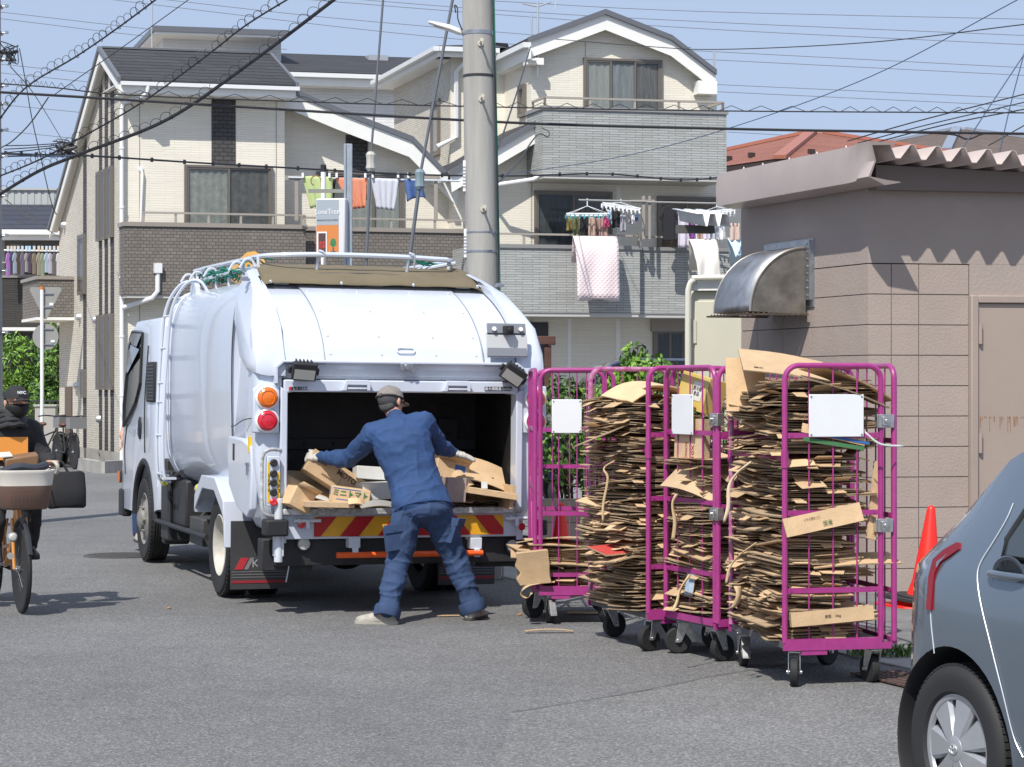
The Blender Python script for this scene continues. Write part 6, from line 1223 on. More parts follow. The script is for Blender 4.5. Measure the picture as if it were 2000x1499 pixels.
# larger half-open cartons showing broad faces among the flat sheets
rb = random.Random(77)
for i, (k_, u, v, z, lx, ly, rx, ry, rz_, lb) in enumerate([('T1',.04,.30,1.50,.40,.34,-8,-10,8,'broad pale carton face near the top left of the nearest stack'),('T1',.02,.70,1.42,.34,.36,14,-14,14,'carton bulging from the far half of the nearest stack'),('T1',.05,.55,1.17,.38,.36,6,-9,20,'wide folded carton level with the mid rail of the nearest cage'),('T1',.02,.35,.83,.40,.30,-4,-10,6,'pale carton face just under the slanting long carton'),('T1',.10,.20,.74,.46,.34,-10,6,-4,'tilted sheet fanning out below the slanting carton'),('T1',.04,.60,.60,.36,.40,8,-12,12,'carton edge sagging at the lower left of the nearest cage'),('T1',.03,.30,.335,.42,.36,3,-9,8,'bottom carton poking out left over the nearest cage deck'),('T1',.30,.12,.655,.48,.24,12,-5,-4,'broad sheet end behind the lowest cross bar of the nearest cage'),
  ('T3',-.03,.55,1.40,.34,.36,8,-12,24,'pale carton end high on the open stack'),('T3',-.05,.30,1.02,.36,.34,-8,-9,18,'wide carton face halfway up the open stack'),('T3',-.04,.65,.86,.34,.34,10,-8,26,'far carton sagging halfway up the open stack'),('T3',-.04,.40,.72,.38,.34,-3,-7,14,'pale carton a third of the way up the open stack'),('T3',-.04,.60,.40,.36,.34,5,-9,22,'low carton poking out near the deck of the open stack'),('T2',.02,.30,.88,.30,.40,-4,-10,10,'pale carton face in the middle of the wedged cage'),('T2',.02,.28,.62,.30,.44,6,-12,4,'tilted carton low in the wedged cage')]):
    card(lb, loc(k_,u+.085+.04*rb.random(),v,z), (lx,ly,.007), (rx*.8,ry*.55,rz_+11+rb.uniform(-8,8)), mats=[cbd if i % 3 else cbm, cbe], bend=rb.uniform(.005,.02))
# ---------------- people ----------------
skin = mat('skin', (.50,.27,.185), .5, var=.08, vs=25, bump=.1, bs=120); hairm = mat('grey_black_hair', (.03,.03,.03), .7, col2=(.12,.12,.12), vs=140, bump=.9, bs=180)
def organic(q, name, m, parent, vox=.008, sm=6, fold=None, base=None):
    me = bpy.data.meshes.new('t'); off = base or Vector((0,0,0)); me.from_pydata([tuple(v-off) for v in q.v], [], q.f); bm = bmesh.new(); bm.from_mesh(me); bmesh.ops.recalc_face_normals(bm, faces=bm.faces); bm.to_mesh(me); bm.free()
    o = bpy.data.objects.new(name, me); COL.objects.link(o); r = o.modifiers.new('r', 'REMESH'); r.mode = 'VOXEL'; r.voxel_size = vox; r.adaptivity = 0
    s = o.modifiers.new('s', 'SMOOTH'); s.factor = .5; s.iterations = sm; bpy.context.view_layer.update()
    me2 = bpy.data.meshes.new_from_object(o.evaluated_get(bpy.context.evaluated_depsgraph_get())); o.modifiers.clear(); o.data = me2; bpy.data.meshes.remove(me)
    if fold:
        N = [v.normal.copy() for v in me2.vertices]
        for v, n in zip(me2.vertices, N): v.co += n*fold(v.co+off)
    me2.materials.clear(); me2.materials.append(m); me2.polygons.foreach_set('use_smooth', [True]*len(me2.polygons)); me2.update(); me2.name = name
    if parent: o.parent = parent
    return o
def chain(q, pts, rs, n=14):
    P = [Vector(p) for p in pts]
    for (a, ra), (b, rb) in zip(zip(P, rs), list(zip(P, rs))[1:]): q.tube([a, a.lerp(b,.5), b], [ra, (ra+rb)/2, rb], n)
    for p, r_ in zip(P, rs): q.ell(p, r_, n, 8)
def frame_from(fwd, up=Vector((0,0,1))):
    f = Vector(fwd).normalized(); r = f.cross(up).normalized(); u = r.cross(f).normalized(); return Matrix((r, f, u)).transposed()
def hand(q, w_, d, pn, thumb, curl=(20,25,20), grow=0, spread=1, s=1.0):
    """wrist, pointing direction, palm normal, thumb side direction; five fingers of unequal length"""
    d = Vector(d).normalized(); pn = Vector(pn).normalized(); side = d.cross(pn).normalized(); side = side if side.dot(Vector(thumb)) > 0 else -side; g = grow
    for t, wd in ((.0,.026),(.03,.034),(.06,.040),(.082,.040)):
        for k in (-1,-.33,.33,1): q.ell(w_+d*t*s+side*wd*k*.75*s, (.0145*s+g), 10, 6)
    for i, (o_, L_) in enumerate(((.030,.070),(.011,.079),(-.010,.074),(-.030,.060))):
        p = w_+d*.085*s+side*o_*s; dd = (d+side*o_*3.2*spread).normalized(); pts = [p]; ang = 0
        for j, f in enumerate((.45,.32,.23)):
            ang += R_(curl[j]*(1+.12*i)); v = dd*math.cos(ang)+pn*math.sin(ang); pts.append(pts[-1]+v*L_*f*s)
        chain(q, pts, [.0095*s+g, .009*s+g, .0082*s+g, .0072*s+g], 8)
    p = w_+d*.025*s+side*.028*s; v = (d*.75+side*.75+pn*.25).normalized(); chain(q, [p, p+v*.035*s, p+v*.055*s+d*.014*s, p+v*.062*s+d*.038*s], [.014*s+g,.0115*s+g,.010*s+g,.0085*s+g], 8)
def head_shape(q, c, fwd, up, s=1.0):
    F = frame_from(fwd, Vector(up)); M = F.to_4x4()
    def e(o_, r): q.ell(c+F @ (Vector(o_)*s), tuple(x*s for x in r), 20, 14, M=M)
    e((0,-.012,.025),(.076,.095,.088)); e((0,.030,-.045),(.056,.058,.062)); e((0,.055,-.085),(.028,.022,.020)); e((0,.078,-.005),(.052,.018,.030))
    e((0,.098,-.022),(.011,.018,.024)); e((0,.106,-.036),(.014,.012,.010)); e((0,.088,-.064),(.022,.010,.006)); e((0,.086,-.074),(.018,.010,.006))
    for sx in (-1,1): e((sx*.078,-.012,-.015),(.009,.018,.032)); e((sx*.085,-.020,-.008),(.006,.010,.020)); e((sx*.032,.082,.012),(.013,.010,.008)); e((sx*.034,.080,.026),(.022,.012,.006))
def eyes(c, fwd, up, parent, base, s=1.0):
    F = frame_from(fwd, Vector(up)); q = MB(); r = MB()
    for sx in (-1,1): q.ell(c+F @ Vector((sx*.032*s,.086*s,.010*s))-base, (.012*s,.007*s,.006*s), 12, 8, M=F.to_4x4()); r.ell(c+F @ Vector((sx*.032*s,.0915*s,.010*s))-base, (.005*s,.003*s,.005*s), 10, 6, M=F.to_4x4())
    o = q.each('eye', mat('eye_white', (.6,.58,.55), .2), parent); [r.build('iris', mat('iris', (.02,.012,.01), .1), o[0]) for _ in (0,)]
def torso(q, J, sc=1.0, g=0):
    pe, wa, ch, ne = J['pelvis'], J['waist'], J['chest'], J['neck']; sl, sr = J['sl'], J['sr']; ax = (sr-sl).normalized(); hx = (J['hr']-J['hl']).normalized()
    rings = []
    def ring(c, a, up, w_, d_): a = (a-up*a.dot(up)).normalized(); b = up.cross(a).normalized(); return [c+a*math.cos(6.28318*k/24)*(w_+g)+b*math.sin(6.28318*k/24)*(d_+g) for k in range(24)]
    u1 = (wa-pe).normalized(); u2 = (ch-wa).normalized(); u3 = (ne-ch).normalized(); m_ = lambda a, b, t: (a*(1-t)+b*t)
    rings += [ring(pe-u1*.10, hx, u1, .13*sc, .10*sc), ring(pe-u1*.03, hx, u1, .168*sc, .122*sc), ring(pe+u1*.05, hx, u1, .165*sc, .115*sc), ring(wa, (hx+ax)/2, (u1+u2).normalized(), .150*sc, .105*sc), ring(wa.lerp(ch,.5), ax, u2, .160*sc, .112*sc), ring(ch, ax, (u2+u3).normalized(), .178*sc, .122*sc), ring(ch.lerp(ne,.45), ax, u3, .175*sc, .112*sc), ring(ch.lerp(ne,.80), ax, u3, .115*sc, .085*sc), ring(ne, ax, u3, .055*sc, .055*sc)]
    q.loft(rings)
    for s_ in (sl, sr): chain(q, [ch.lerp(ne,.55), s_], [.085*sc+g, .066*sc+g])
def limbs(q, J, g=0, arms=True, legs=True, sc=1.0, k=1.0):
    if arms:
        for s_ in 'lr': chain(q, [J['s'+s_], J['s'+s_].lerp(J['e'+s_],.5), J['e'+s_], J['e'+s_].lerp(J['w'+s_],.35), J['w'+s_]], [.056*sc+g, .049*sc+g, .041*sc+g, .040*sc+g, .027*sc+g*k])
    if legs:
        for s_ in 'lr': chain(q, [J['h'+s_], J['h'+s_].lerp(J['k'+s_],.5), J['k'+s_], J['k'+s_].lerp(J['a'+s_],.35), J['a'+s_]], [.092*sc+g, .078*sc+g, .057*sc+g, .056*sc+g, .038*sc+g*k])
def body(J, base, parent_name, label, head_fwd, head_up, hands, sc=1.0, hs=1.0):
    q = MB(); torso(q, J, sc*.97); limbs(q, J, sc=sc); chain(q, [J['neck'], J['head']-Vector(head_up)*.06], [.055*sc,.050*sc]); head_shape(q, J['head'], head_fwd, head_up, hs)
    for s_ in 'lr': 
        if s_ in hands: hand(q, J['w'+s_], *hands[s_])
        f = (J['t'+s_]-J['a'+s_]); chain(q, [J['a'+s_], J['a'+s_]+f*.5-Vector((0,0,.03)), J['t'+s_]-Vector((0,0,.02))], [.036,.034,.026])
    o = organic(q, parent_name, skin, None, .0065, 5, base=base); o.location = base; tag(o, label, 'person'); return o
def garment(q, name, m, par, base, fold=None, vox=.009, sm=7): return organic(q, name, m, par, vox, sm, fold, base)
def folds(amp, dirs, fine=.0015):
    def f(p):
        d = 0
        for (c, ax, fr, rad, k) in dirs:
            v = p-c; w_ = math.exp(-(v.length/rad)**2)
            if w_ > .02: t = v.dot(ax)*fr; pr = v-ax*v.dot(ax); nz = noise.noise(Vector((t*.17+k*3, pr.x*fr*.06+pr.y*fr*.03, pr.z*fr*.06+k))+Vector((noise.noise(p*5),0,0))*.5); d += w_*k*((1-min(1, abs(nz)*3.6))**2-.25)
        d += .45*(1-min(1, abs(noise.noise(Vector((p.x*8+p.z*3, p.y*8, p.z*6-p.x*4))))*3.2))**2
        return amp*(d + .55*noise.noise(Vector((p.x*7, p.y*7, p.z*13))) ) + fine*noise.noise(p*55)
    return f
def shoe(par, base, ank, toe, m, sole, name='shoe', h=.05, zg=0.0):
    d = Vector((toe.x-ank.x, toe.y-ank.y, 0)).normalized(); sd_ = Vector((-d.y, d.x, 0)); heel = Vector((ank.x, ank.y, zg))-d*.065; rings = []
    for t, w_, hh in ((.0,.022,.035),(.015,.034,.065),(.06,.040,.075),(.10,.040,.072),(.15,.043,.058),(.20,.047,.045),(.245,.042,.036),(.27,.028,.026),(.28,.012,.018)):
        c = heel+d*t; rings.append([c+sd_*w_*math.cos(R_(a))+Vector((0,0,.024+(hh*math.sin(R_(a)) if a < 181 else .014*math.sin(R_(a))))) for a in range(0,360,24)])
    q = MB(); q.loft([[v-base for v in r] for r in rings]); o = q.build(name, m, par, ang=60)
    q = MB(); q.loft([[v-base for v in [heel+d*t+sd_*w_*k+Vector((0,0,z)) for k, z in ((-1,0),(1,0),(1.05,.024),(-1.05,.024))]] for t, w_ in ((-.006,.022),(.01,.034),(.06,.038),(.12,.036),(.2,.046),(.25,.04),(.28,.022),(.288,.008))]); q.build('sole', sole, o, ang=50, bevel=.003)
    q = MB()
    for i in range(5):
        c = heel+d*(.115+.022*i)+Vector((0,0,.024+.066-.012*i)); q.tube([c+sd_*.030-Vector((0,0,.014))-base, c+Vector((0,0,.004))-base, c-sd_*.030-Vector((0,0,.014))-base], .004, 6)
    q.build('laces', sole, o); return o
# ---- the worker
J = dict(head=W(764,786,15.22), neck=W(776,822,15.12), chest=W(786,868,15.06), waist=W(808,935,14.98), pelvis=W(824,985,14.90), sl=W(727,852,15.08), sr=W(827,828,15.12), el=W(682,896,15.27), er=W(857,872,15.30),
    wl=W(628,893,15.42), wr=W(884,884,15.46), hl=W(797,1000,14.88), hr=W(848,995,14.92), kl=W(778,1095,14.86), kr=W(888,1088,15.02), al=W(757,1196,14.70), ar=W(922,1190,14.98))
J['al'].z = .09; J['ar'].z = .10; J['tl'] = J['al']+Vector((-.17,.02,-.05)); J['tr'] = J['ar']+Vector((.06,.15,-.06))
base = G(838, 1218); base.z = 0; hf = Vector((.55,.80,-.22)); hu = Vector((-.06,.22,1)).normalized()
hd_l = ((-.96,.15,.10),(-.1,.6,-.8),(0,.3,1),(38,40,25)); hd_r = ((.93,.2,-.25),(.1,.2,-.95),(0,1,0),(6,8,6))
wk = body(J, base, 'person', 'worker in blue overalls and grey cap leaning into the truck hopper seen from behind', hf, hu, {'l': hd_l, 'r': hd_r}, 1.0)
blue = mat('work_shirt_blue', (.020,.056,.155), .85, var=.16, vs=5, bump=.35, bs=30, bd=.006); blue2 = mat('work_trousers_blue', (.028,.056,.130), .85, var=.18, vs=5, bump=.35, bs=26, bd=.006)
q = MB(); torso(q, J, 1.06, .016); limbs(q, J, .020, legs=False, k=.55); u = (J['waist']-J['pelvis']).normalized(); hx = (J['hr']-J['hl']).normalized(); b_ = u.cross(hx).normalized()
q.loft([[J['pelvis']+u*t+hx*math.cos(6.28318*k/24)*w_+b_*math.sin(6.28318*k/24)*d_ for k in range(24)] for t, w_, d_ in ((-.045,.205,.150),(.0,.200,.148),(.08,.190,.14),(.18,.170,.13))])
chain(q, [J['neck']-Vector((0,.01,.03)), J['neck']+(J['head']-J['neck'])*.10], [.074,.068])
fl = folds(.016, [(J['waist'], Vector((.55,0,-.83)), 42, .17, .9), (J['chest']+Vector((.06,-.1,-.10)), Vector((.8,0,.6)), 34, .15, .7), (J['el'], Vector((1,0,.25)), 55, .11, 1), (J['er'], Vector((1,0,-.5)), 60, .10, 1), (J['sl'], Vector((.6,0,.8)), 50, .10, .9), (J['sr']+Vector((.0,0,-.06)), Vector((1,0,.2)), 70, .09, 1.1), (J['wl'], Vector((1,0,.1)), 95, .11, .6), (J['wr'], Vector((1,0,-.2)), 95, .09, .6), (J['pelvis']+Vector((-.08,0,.05)), Vector((.3,0,-1)), 55, .14, .8)])
sh = garment(q, 'shirt', blue, wk, base, fl, .008, 5)
q = MB()
for s_ in 'lr': chain(q, [J['h'+s_], J['h'+s_].lerp(J['k'+s_],.5), J['k'+s_], J['k'+s_].lerp(J['a'+s_],.5), J['a'+s_]+Vector((0,0,.02))], [.111,.098,.083,.076,.067])
q.loft([[J['pelvis']+u*t+hx*math.cos(6.28318*k/24)*w_+b_*math.sin(6.28318*k/24)*d_ for k in range(24)] for t, w_, d_ in ((-.14,.11,.10),(-.09,.175,.135),(-.04,.190,.14),(.06,.175,.13),(.10,.165,.125))])
fl = folds(.016, [(J['kl'], Vector((.3,0,1)), 40, .16, .8), (J['kr'], Vector((-.5,0,1)), 40, .16, .8), (J['al']+Vector((0,0,.10)), Vector((.15,0,1)), 62, .14, 1.0), (J['ar']+Vector((-.02,0,.10)), Vector((-.25,0,1)), 62, .14, 1.0), (J['pelvis']-Vector((0,0,.13)), Vector((.6,0,.8)), 44, .15, 1.0), (J['hl'].lerp(J['kl'],.5), Vector((-.5,0,.8)), 34, .14, .6)])
tr = garment(q, 'trousers', blue2, wk, base, fl, .008, 5)
for s_ in 'lr':      # turned-up cuffs, cargo pockets
    d = (J['k'+s_]-J['a'+s_]).normalized(); c = J['a'+s_]+d*.0-base; x = d.orthogonal().normalized(); y = d.cross(x); q = MB()
    q.loft([[c+d*t+(x*math.cos(6.28318*k/28)+y*math.sin(6.28318*k/28))*(r_+.003*math.sin(k*1.3)) for k in range(28)] for t, r_ in ((-.045,.070),(-.05,.082),(-.035,.088),(.015,.089),(.03,.084),(.03,.070))], caps=False); q.build('cuff', blue2, tr, ang=60)
def pocket(c, ax, up, w_, h_, name='pocket'):
    n = Vector(ax).cross(Vector(up)).normalized(); M = Matrix((Vector(ax).normalized(), n, Vector(up).normalized())).transposed().to_4x4(); M.translation = c-base; q = MB(M)
    q.loft([[Vector((x*w_/2*k, t, z*h_/2*k)) for x, z in ((-1,-1),(1,-1),(1,1),(-1,1))] for t, k in ((-.03,1.0),(.014,1.0),(.022,.93))]); q.box(-w_/2-.005,w_/2+.005,.012,.030,h_/2-.045,h_/2+.012); q.cyl((0,.030,h_/2-.03),(0,.034,h_/2-.03),.006); return q.build(name, blue2, tr, bevel=.006, ang=50)
pocket(J['hl'].lerp(J['kl'],.50)+Vector((-.055,-.092,-.01)), (1,.45,.12), (-.12,0,1), .125, .17); 
pocket(J['hr'].lerp(J['kr'],.45)+Vector((.078,-.035,.0)), (.35,1,-.1), (.3,0,1), .12, .17)
q = MB(); n_ = 28; c = J['pelvis']-base   # shirt hem seam
q.tube([c+u*(-.046)+hx*math.cos(6.28318*k/n_)*.209+b_*math.sin(6.28318*k/n_)*.153 for k in range(n_)], .0035, 5, closed=True); q.build('hem_seam', blue, sh)
cot = mat('glove_cotton', (.55,.53,.48), .9, var=.08, vs=60, bump=.7, bs=260); navy = mat('glove_navy', (.02,.03,.07), .6)
for s_, hh in (('l', hd_l), ('r', hd_r)):
    q = MB(); hand(q, J['w'+s_], *hh, grow=.0045); d = Vector(hh[0]).normalized(); chain(q, [J['w'+s_]-d*.03, J['w'+s_]+d*.02], [.032,.032]); gl = organic(q, 'glove', cot, wk, .0045, 2, base=base)
    q = MB(); pn = Vector(hh[1]).normalized(); q.ell(J['w'+s_]+d*.06+pn*.012-base, (.034,.034,.012), 12, 8, M=frame_from(d, pn).to_4x4()); q.build('palm_patch', navy, gl)
F = frame_from(hf, hu); hc = J['head']-base
q = MB(); q.ell(hc+F @ Vector((0,-.016,.018)), (.080,.098,.080), 28, 18, M=F.to_4x4()); hr_ = q.build('hair', hairm, wk, ang=80)
hr_.modifiers.clear()
q = MB()   # hair reaches down the nape and leaves the face free
me = hr_.data; bm = bmesh.new(); bm.from_mesh(me); Fi = F.inverted()
bmesh.ops.delete(bm, geom=[v for v in bm.verts if (Fi @ (v.co-hc)).y > .045 or (Fi @ (v.co-hc)).z < -.060], context='VERTS'); bm.to_mesh(me); bm.free()
q = MB(); q.ell(J['head']-base+F @ Vector((0,-.050,-.040)), (.058,.038,.042), 18, 12, M=F.to_4x4()); q.build('nape_hair', hairm, hr_, ang=80)
capc = mat('cap_grey', (.20,.18,.165), .9, col2=(.26,.235,.215), vs=10, bump=.4, bs=60)
q = MB(F.to_4x4()); R = []
for t in (0,.25,.5,.7,.85,.95,1): a = t*math.pi/2; R.append([Vector((.088*math.cos(a)*math.cos(6.28318*k/32), -.012+.108*math.cos(a)*math.sin(6.28318*k/32), .026+.088*math.sin(a)+.004*math.sin(k*.8)*math.sin(2*a))) for k in range(32)])
q.loft([[v*.985 for v in R[0]]]+R, caps=False); cp = q.build('cap', capc, wk, ang=70); cp.location = hc
q = MB(F.to_4x4()); q.add([Vector((.075*math.cos(R_(a))*k, .045+.135*math.sin(R_(a))*k, .024-.012*math.cos(R_(a))**2*k-.010*k)) for k in (.55,1.0) for a in range(8,173,12)]+[Vector((.075*math.cos(R_(a))*k, .045+.135*math.sin(R_(a))*k, .019-.012*math.cos(R_(a))**2*k-.010*k)) for k in (.55,1.0) for a in range(8,173,12)], [(i,i+1,14+i+1,14+i) for i in range(13)]+[(28+14+i,28+14+i+1,28+i+1,28+i) for i in range(13)]+[(14+i,14+i+1,42+i+1,42+i) for i in range(13)]); q.build('brim', capc, cp).location = (0,0,0)
q = MB(F.to_4x4()); q.tube([(.089*math.cos(R_(a)),-.012+.109*math.sin(R_(a)),.026) for a in range(200,341,10)], .0055, 6); q.box(-.014,.010,-.128,-.117,.018,.036); q.build('strap', mat('cap_strap', (.09,.08,.075), .8), cp); q = MB(F.to_4x4()); q.ell((0,-.012,.116), (.008,.008,.004), 8, 6); q.build('button', capc, cp)
eyes(J['head'], hf, hu, wk, base)
shm = mat('shoe_beige', (.36,.33,.285), .75, var=.25, vs=22); shs = mat('shoe_sole', (.38,.36,.31), .7); shd = mat('shoe_sole_dark', (.06,.055,.05), .7)
shoe(wk, base, J['al'], J['tl'], shm, shs); shoe(wk, base, J['ar'], J['tr'], shm, shd)
# ---- second worker beyond the cab, only a forearm shows
def stand(c, face, name, label, top, bot, lh=None):
    f = Vector(face).normalized(); r_ = f.cross(Vector((0,0,1))).normalized(); Z = Vector((0,0,1)); c = Vector(c)
    J = dict(pelvis=c+Z*.94, waist=c+Z*1.08, chest=c+Z*1.30, neck=c+Z*1.46, head=c+Z*1.60+f*.02, sl=c-r_*.18+Z*1.40, sr=c+r_*.18+Z*1.40, el=c-r_*.25+Z*1.12+f*.04, er=c+r_*.25+Z*1.12, wl=c-r_*.27+Z*.90+f*.14, wr=c+r_*.27+Z*.90+f*.12, hl=c-r_*.09+Z*.90, hr=c+r_*.09+Z*.90, kl=c-r_*.11+Z*.50+f*.03, kr=c+r_*.11+Z*.50+f*.03, al=c-r_*.12+Z*.09, ar=c+r_*.12+Z*.09)
    for s_ in 'lr': J['t'+s_] = J['a'+s_]+f*.16-Z*.05
    if lh: J.update(lh)
    b = Vector((c.x,c.y,0)); hh = {s_: ((f*.2-Z*.95+r_*0), (r_*(1 if s_ == 'l' else -1)), f, (12,16,14)) for s_ in 'lr'}
    o = body(J, b, name, label, f, Z, hh); q = MB(); torso(q, J, 1.04, .012); 
    for s_ in 'lr': chain(q, [J['s'+s_], J['e'+s_]+(J['s'+s_]-J['e'+s_])*.15], [.07,.058])
    garment(q, 'shirt', top, o, b); q = MB(); limbs(q, J, .018, arms=False); q.ell(J['pelvis'], (.19,.14,.12)); garment(q, 'trousers', bot, o, b)
    q = MB(); q.ell(J['head']-b+Vector((0,0,.03))-f*.015, (.085,.10,.085), 20, 14); hr = q.build('hair', hairm, o); me = hr.data; bm = bmesh.new(); bm.from_mesh(me); cc = J['head']-b; bmesh.ops.delete(bm, geom=[v for v in bm.verts if (v.co-cc).dot(f) > .05 or v.co.z < cc.z-.05], context='VERTS'); bm.to_mesh(me); bm.free()
    eyes(J['head'], f, Z, o, b); 
    for s_ in 'lr': shoe(o, b, J['a'+s_], J['t'+s_], shm, shd)
    return J
c = Vector(((292-HX)/FPX*22.6, 22.6, 0)); stand(c, (.35,-.94,0), 'person', 'person beyond the truck cab with only a bare forearm showing past it', mat('shirt_grey', (.2,.2,.22), .8), blue2, dict(el=W(250,822,22.5), wl=W(238,852,22.4), er=c+Vector((.3,0,1.12)), wr=c+Vector((.3,-.1,.92)), sl=c+Vector((.0,-.05,1.38)), sr=c+Vector((.24,.05,1.38))))
# ---------------- cyclist ----------------
FB = Vector((-3.435, 15.42, 0)); fdir = Vector((.395,-.92,0)).normalized(); BM = Matrix.Translation(FB) @ Matrix.Rotation(math.atan2(fdir.y, fdir.x), 4, 'Z')
def BW(x, y, z): return BM @ Vector((x, y, z))
def bike_wheel(q3, par, x, R_w=.31, y0=0, nsp=28, mt=None, rimm=None):
    q = MB(); q.lathe([(R_w-.040,-.013),(R_w-.022,-.019),(R_w-.006,-.014),(R_w,0),(R_w-.006,.014),(R_w-.022,.019),(R_w-.040,.013)], (x,y0,R_w), (0,1,0), 56); t = q.build('tyre', tyre, par)
    q = MB(); q.lathe([(R_w-.055,-.009),(R_w-.038,-.013),(R_w-.036,0),(R_w-.038,.013),(R_w-.055,.009),(R_w-.055,-.009)], (x,y0,R_w), (0,1,0), 48); q.cyl((x,y0-.035,R_w),(x,y0+.035,R_w),.022); q.cyl((x,y0-.05,R_w),(x,y0+.05,R_w),.010); w_ = q.build('rim', rimm or alu, t)
    q = MB()
    for i in range(nsp): a = 6.28318*i/nsp; s_ = 1 if i % 2 else -1; b = a+.5*(1 if i % 4 < 2 else -1); q.cyl((x+.02*math.cos(b),y0+s_*.03,R_w+.02*math.sin(b)), (x+(R_w-.05)*math.cos(a),y0,R_w+(R_w-.05)*math.sin(a)), .0013, n=4)
    q.build('spokes', stl, w_); return t
tanm = mat('bike_orange', (.62,.26,.06), .3, coat=.6)
bk = thing('bicycle', 'orange shopping bicycle ridden at the left edge with a big brown and cream front basket', 'bicycle', FB, math.atan2(fdir.y, fdir.x))
bike_wheel(None, bk, 0, .31); bike_wheel(None, bk, -1.10, .31)
q = MB()
for s_ in (-1,1): q.tube(smooth_path([(0,s_*.05,.31),(-.03,s_*.05,.42),(-.10,s_*.048,.66)],4), .012, 8)
q.build('fork', tanm, bk); q = MB(); q.cyl((-.10,0,.64),(-.17,0,.92),.020); q.tube(smooth_path([(-.14,0,.78),(-.30,0,.50),(-.52,0,.33),(-.62,0,.30)],5), .022, 10); q.cyl((-.62,0,.30),(-.74,0,.72),.017); q.tube([(-.12,0,.70),(-.35,0,.46),(-.66,0,.42)], .016, 8)
for s_ in (-1,1): q.cyl((-.62,s_*.03,.30),(-1.10,s_*.06,.31),.010); q.cyl((-.70,s_*.03,.62),(-1.10,s_*.06,.31),.009)
q.build('frame', tanm, bk)
q = MB(); q.tube([(-.17,0,.90),(-.18,0,1.0)], .013, 8); q.tube(smooth_path([(-.42,.30,1.02),(-.34,.29,1.03),(-.22,.20,1.04),(-.18,.0,1.0),(-.22,-.20,1.04),(-.34,-.29,1.03),(-.42,-.30,1.02)],4), .011, 8); hb = q.build('handlebar', alu, bk)
for s_ in (-1,1): q = MB(); q.cyl((-.47,s_*.30,1.02),(-.35,s_*.29,1.03),.017); q.build('grip', mat('grip_brown', (.08,.04,.025), .6), hb); q = MB(); q.tube([(-.30,s_*.26,1.02),(-.36,s_*.28,.98),(-.44,s_*.31,.97)], .006, 6); q.build('brake_lever', alu, hb)
q = MB(); q.loft([[Vector((-.74+x, y*w_, .73+z)) for y, z in ((-1,0),(-.8,.05),(0,.065),(.8,.05),(1,0),(0,-.02))] for x, w_ in ((-.14,.09),(-.05,.10),(.06,.045),(.13,.02))]); q.build('saddle', black, bk, bevel=.01)
q = MB(); q.tube([(.33*math.cos(R_(a))*1.04, 0, .31+.345*math.sin(R_(a))) for a in range(20,176,12)], .018, 6); q.tube([(-1.10+.34*math.cos(R_(a)), 0, .31+.345*math.sin(R_(a))) for a in range(0,170,12)], .018, 6); q.each('mudguard', blackm, bk)
q = MB(); q.lathe([(0,-.03),(.03,-.02),(.036,.02),(.03,.035)], (.06,-.075,.54), (1,0,0), 16); hl = q.build('headlight', alu, bk); q = MB(); q.lathe([(.030,.035),(.02,.045),(0,.048)], (.06,-.075,.54), (1,0,0), 16); q.build('lens', MATS['clear_lens'], hl); q = MB(); q.cyl((.07,-.09,.41),(.08,-.09,.41),.024,n=16); q.build('reflector', mat('reflector_clear', (.35,.35,.34), .2), bk)
q = MB(); q.lathe([(0,-.01),(.09,-.008),(.09,.008),(0,.01)], (-.62,.06,.30), (0,1,0), 24); q.cyl((-.62,-.09,.30),(-.62,.09,.30),.012); q.beam((-.62,.085,.30),(-.52,.09,.40),.02,.014); q.box(-.56,-.46,.08,.17,.392,.41); q.beam((-.62,-.085,.30),(-.72,-.09,.20),.02,.014); q.box(-.77,-.67,-.17,-.08,.19,.21); q.build('crank', alu, bk); q = MB(); q.box(-1.08,-.60,.055,.075,.24,.37); q.build('chain_case', blackm, bk, bevel=.008)
q = MB(); q.tube([(-.15,.0,.95),(-.03,.06,.80),(-.03,.05,.5)], .005, 6); q.tube([(-.25,.2,1.04),(-.02,.14,.85),(-.02,.06,.66)], .004, 5); q.build('brake_cable', black, bk)
# basket (own part), cream upper rim and brown perforated lower
bsk = MATS.get('bb') or mat('basket_brown', (.16,.095,.07), .55, var=.06, vs=8)
def rr(w_, d_, z, n=36, p=3.2, cx=.08): return [Vector((cx+d_*math.copysign(abs(math.cos(6.28318*k/n))**(2/p), math.cos(6.28318*k/n)), w_*math.copysign(abs(math.sin(6.28318*k/n))**(2/p), math.sin(6.28318*k/n)), z)) for k in range(n)]
q = MB(); q.loft([rr(.15,.11,.735), rr(.165,.125,.75), rr(.19,.15,.90), rr(.18,.14,.90), rr(.155,.115,.76)]); ba = q.build('basket', bsk, bk, ang=50)
q = MB(); q.loft([rr(.190,.150,.901), rr(.203,.160,.985), rr(.212,.168,1.0), rr(.21,.165,1.01), rr(.19,.148,1.0), rr(.18,.14,.902)]); q.build('basket_rim', mat('basket_cream', (.66,.62,.55), .5), ba, ang=50)
q = MB()
for i in range(3):
    for j_ in range(9): q.cyl((.08+.160-.014*(2-i)*.6,-.11+.0275*j_,.80+.03*i),(.08+.163-.014*(2-i)*.6,-.11+.0275*j_,.80+.03*i),.0035,n=6)
q.build('basket_holes', blackm, ba)
q = MB(); q.cyl((.03,-.235,1.045),(.03,.235,1.045),.015); q.build('basket_bar', mat('grip_brown', (.08,.04,.025), .6), ba)
for s_ in (-1,1): q = MB(); q.tube(smooth_path([(.03,s_*.22,1.06),(.06,s_*.24,1.03),(.03,s_*.24,.98),(.0,s_*.22,1.02),(.03,s_*.21,1.06)],4), .014, 6); q.build('rope_tie', mat('rope_cream', (.5,.47,.4), .8, bump=.5, bs=150), ba)
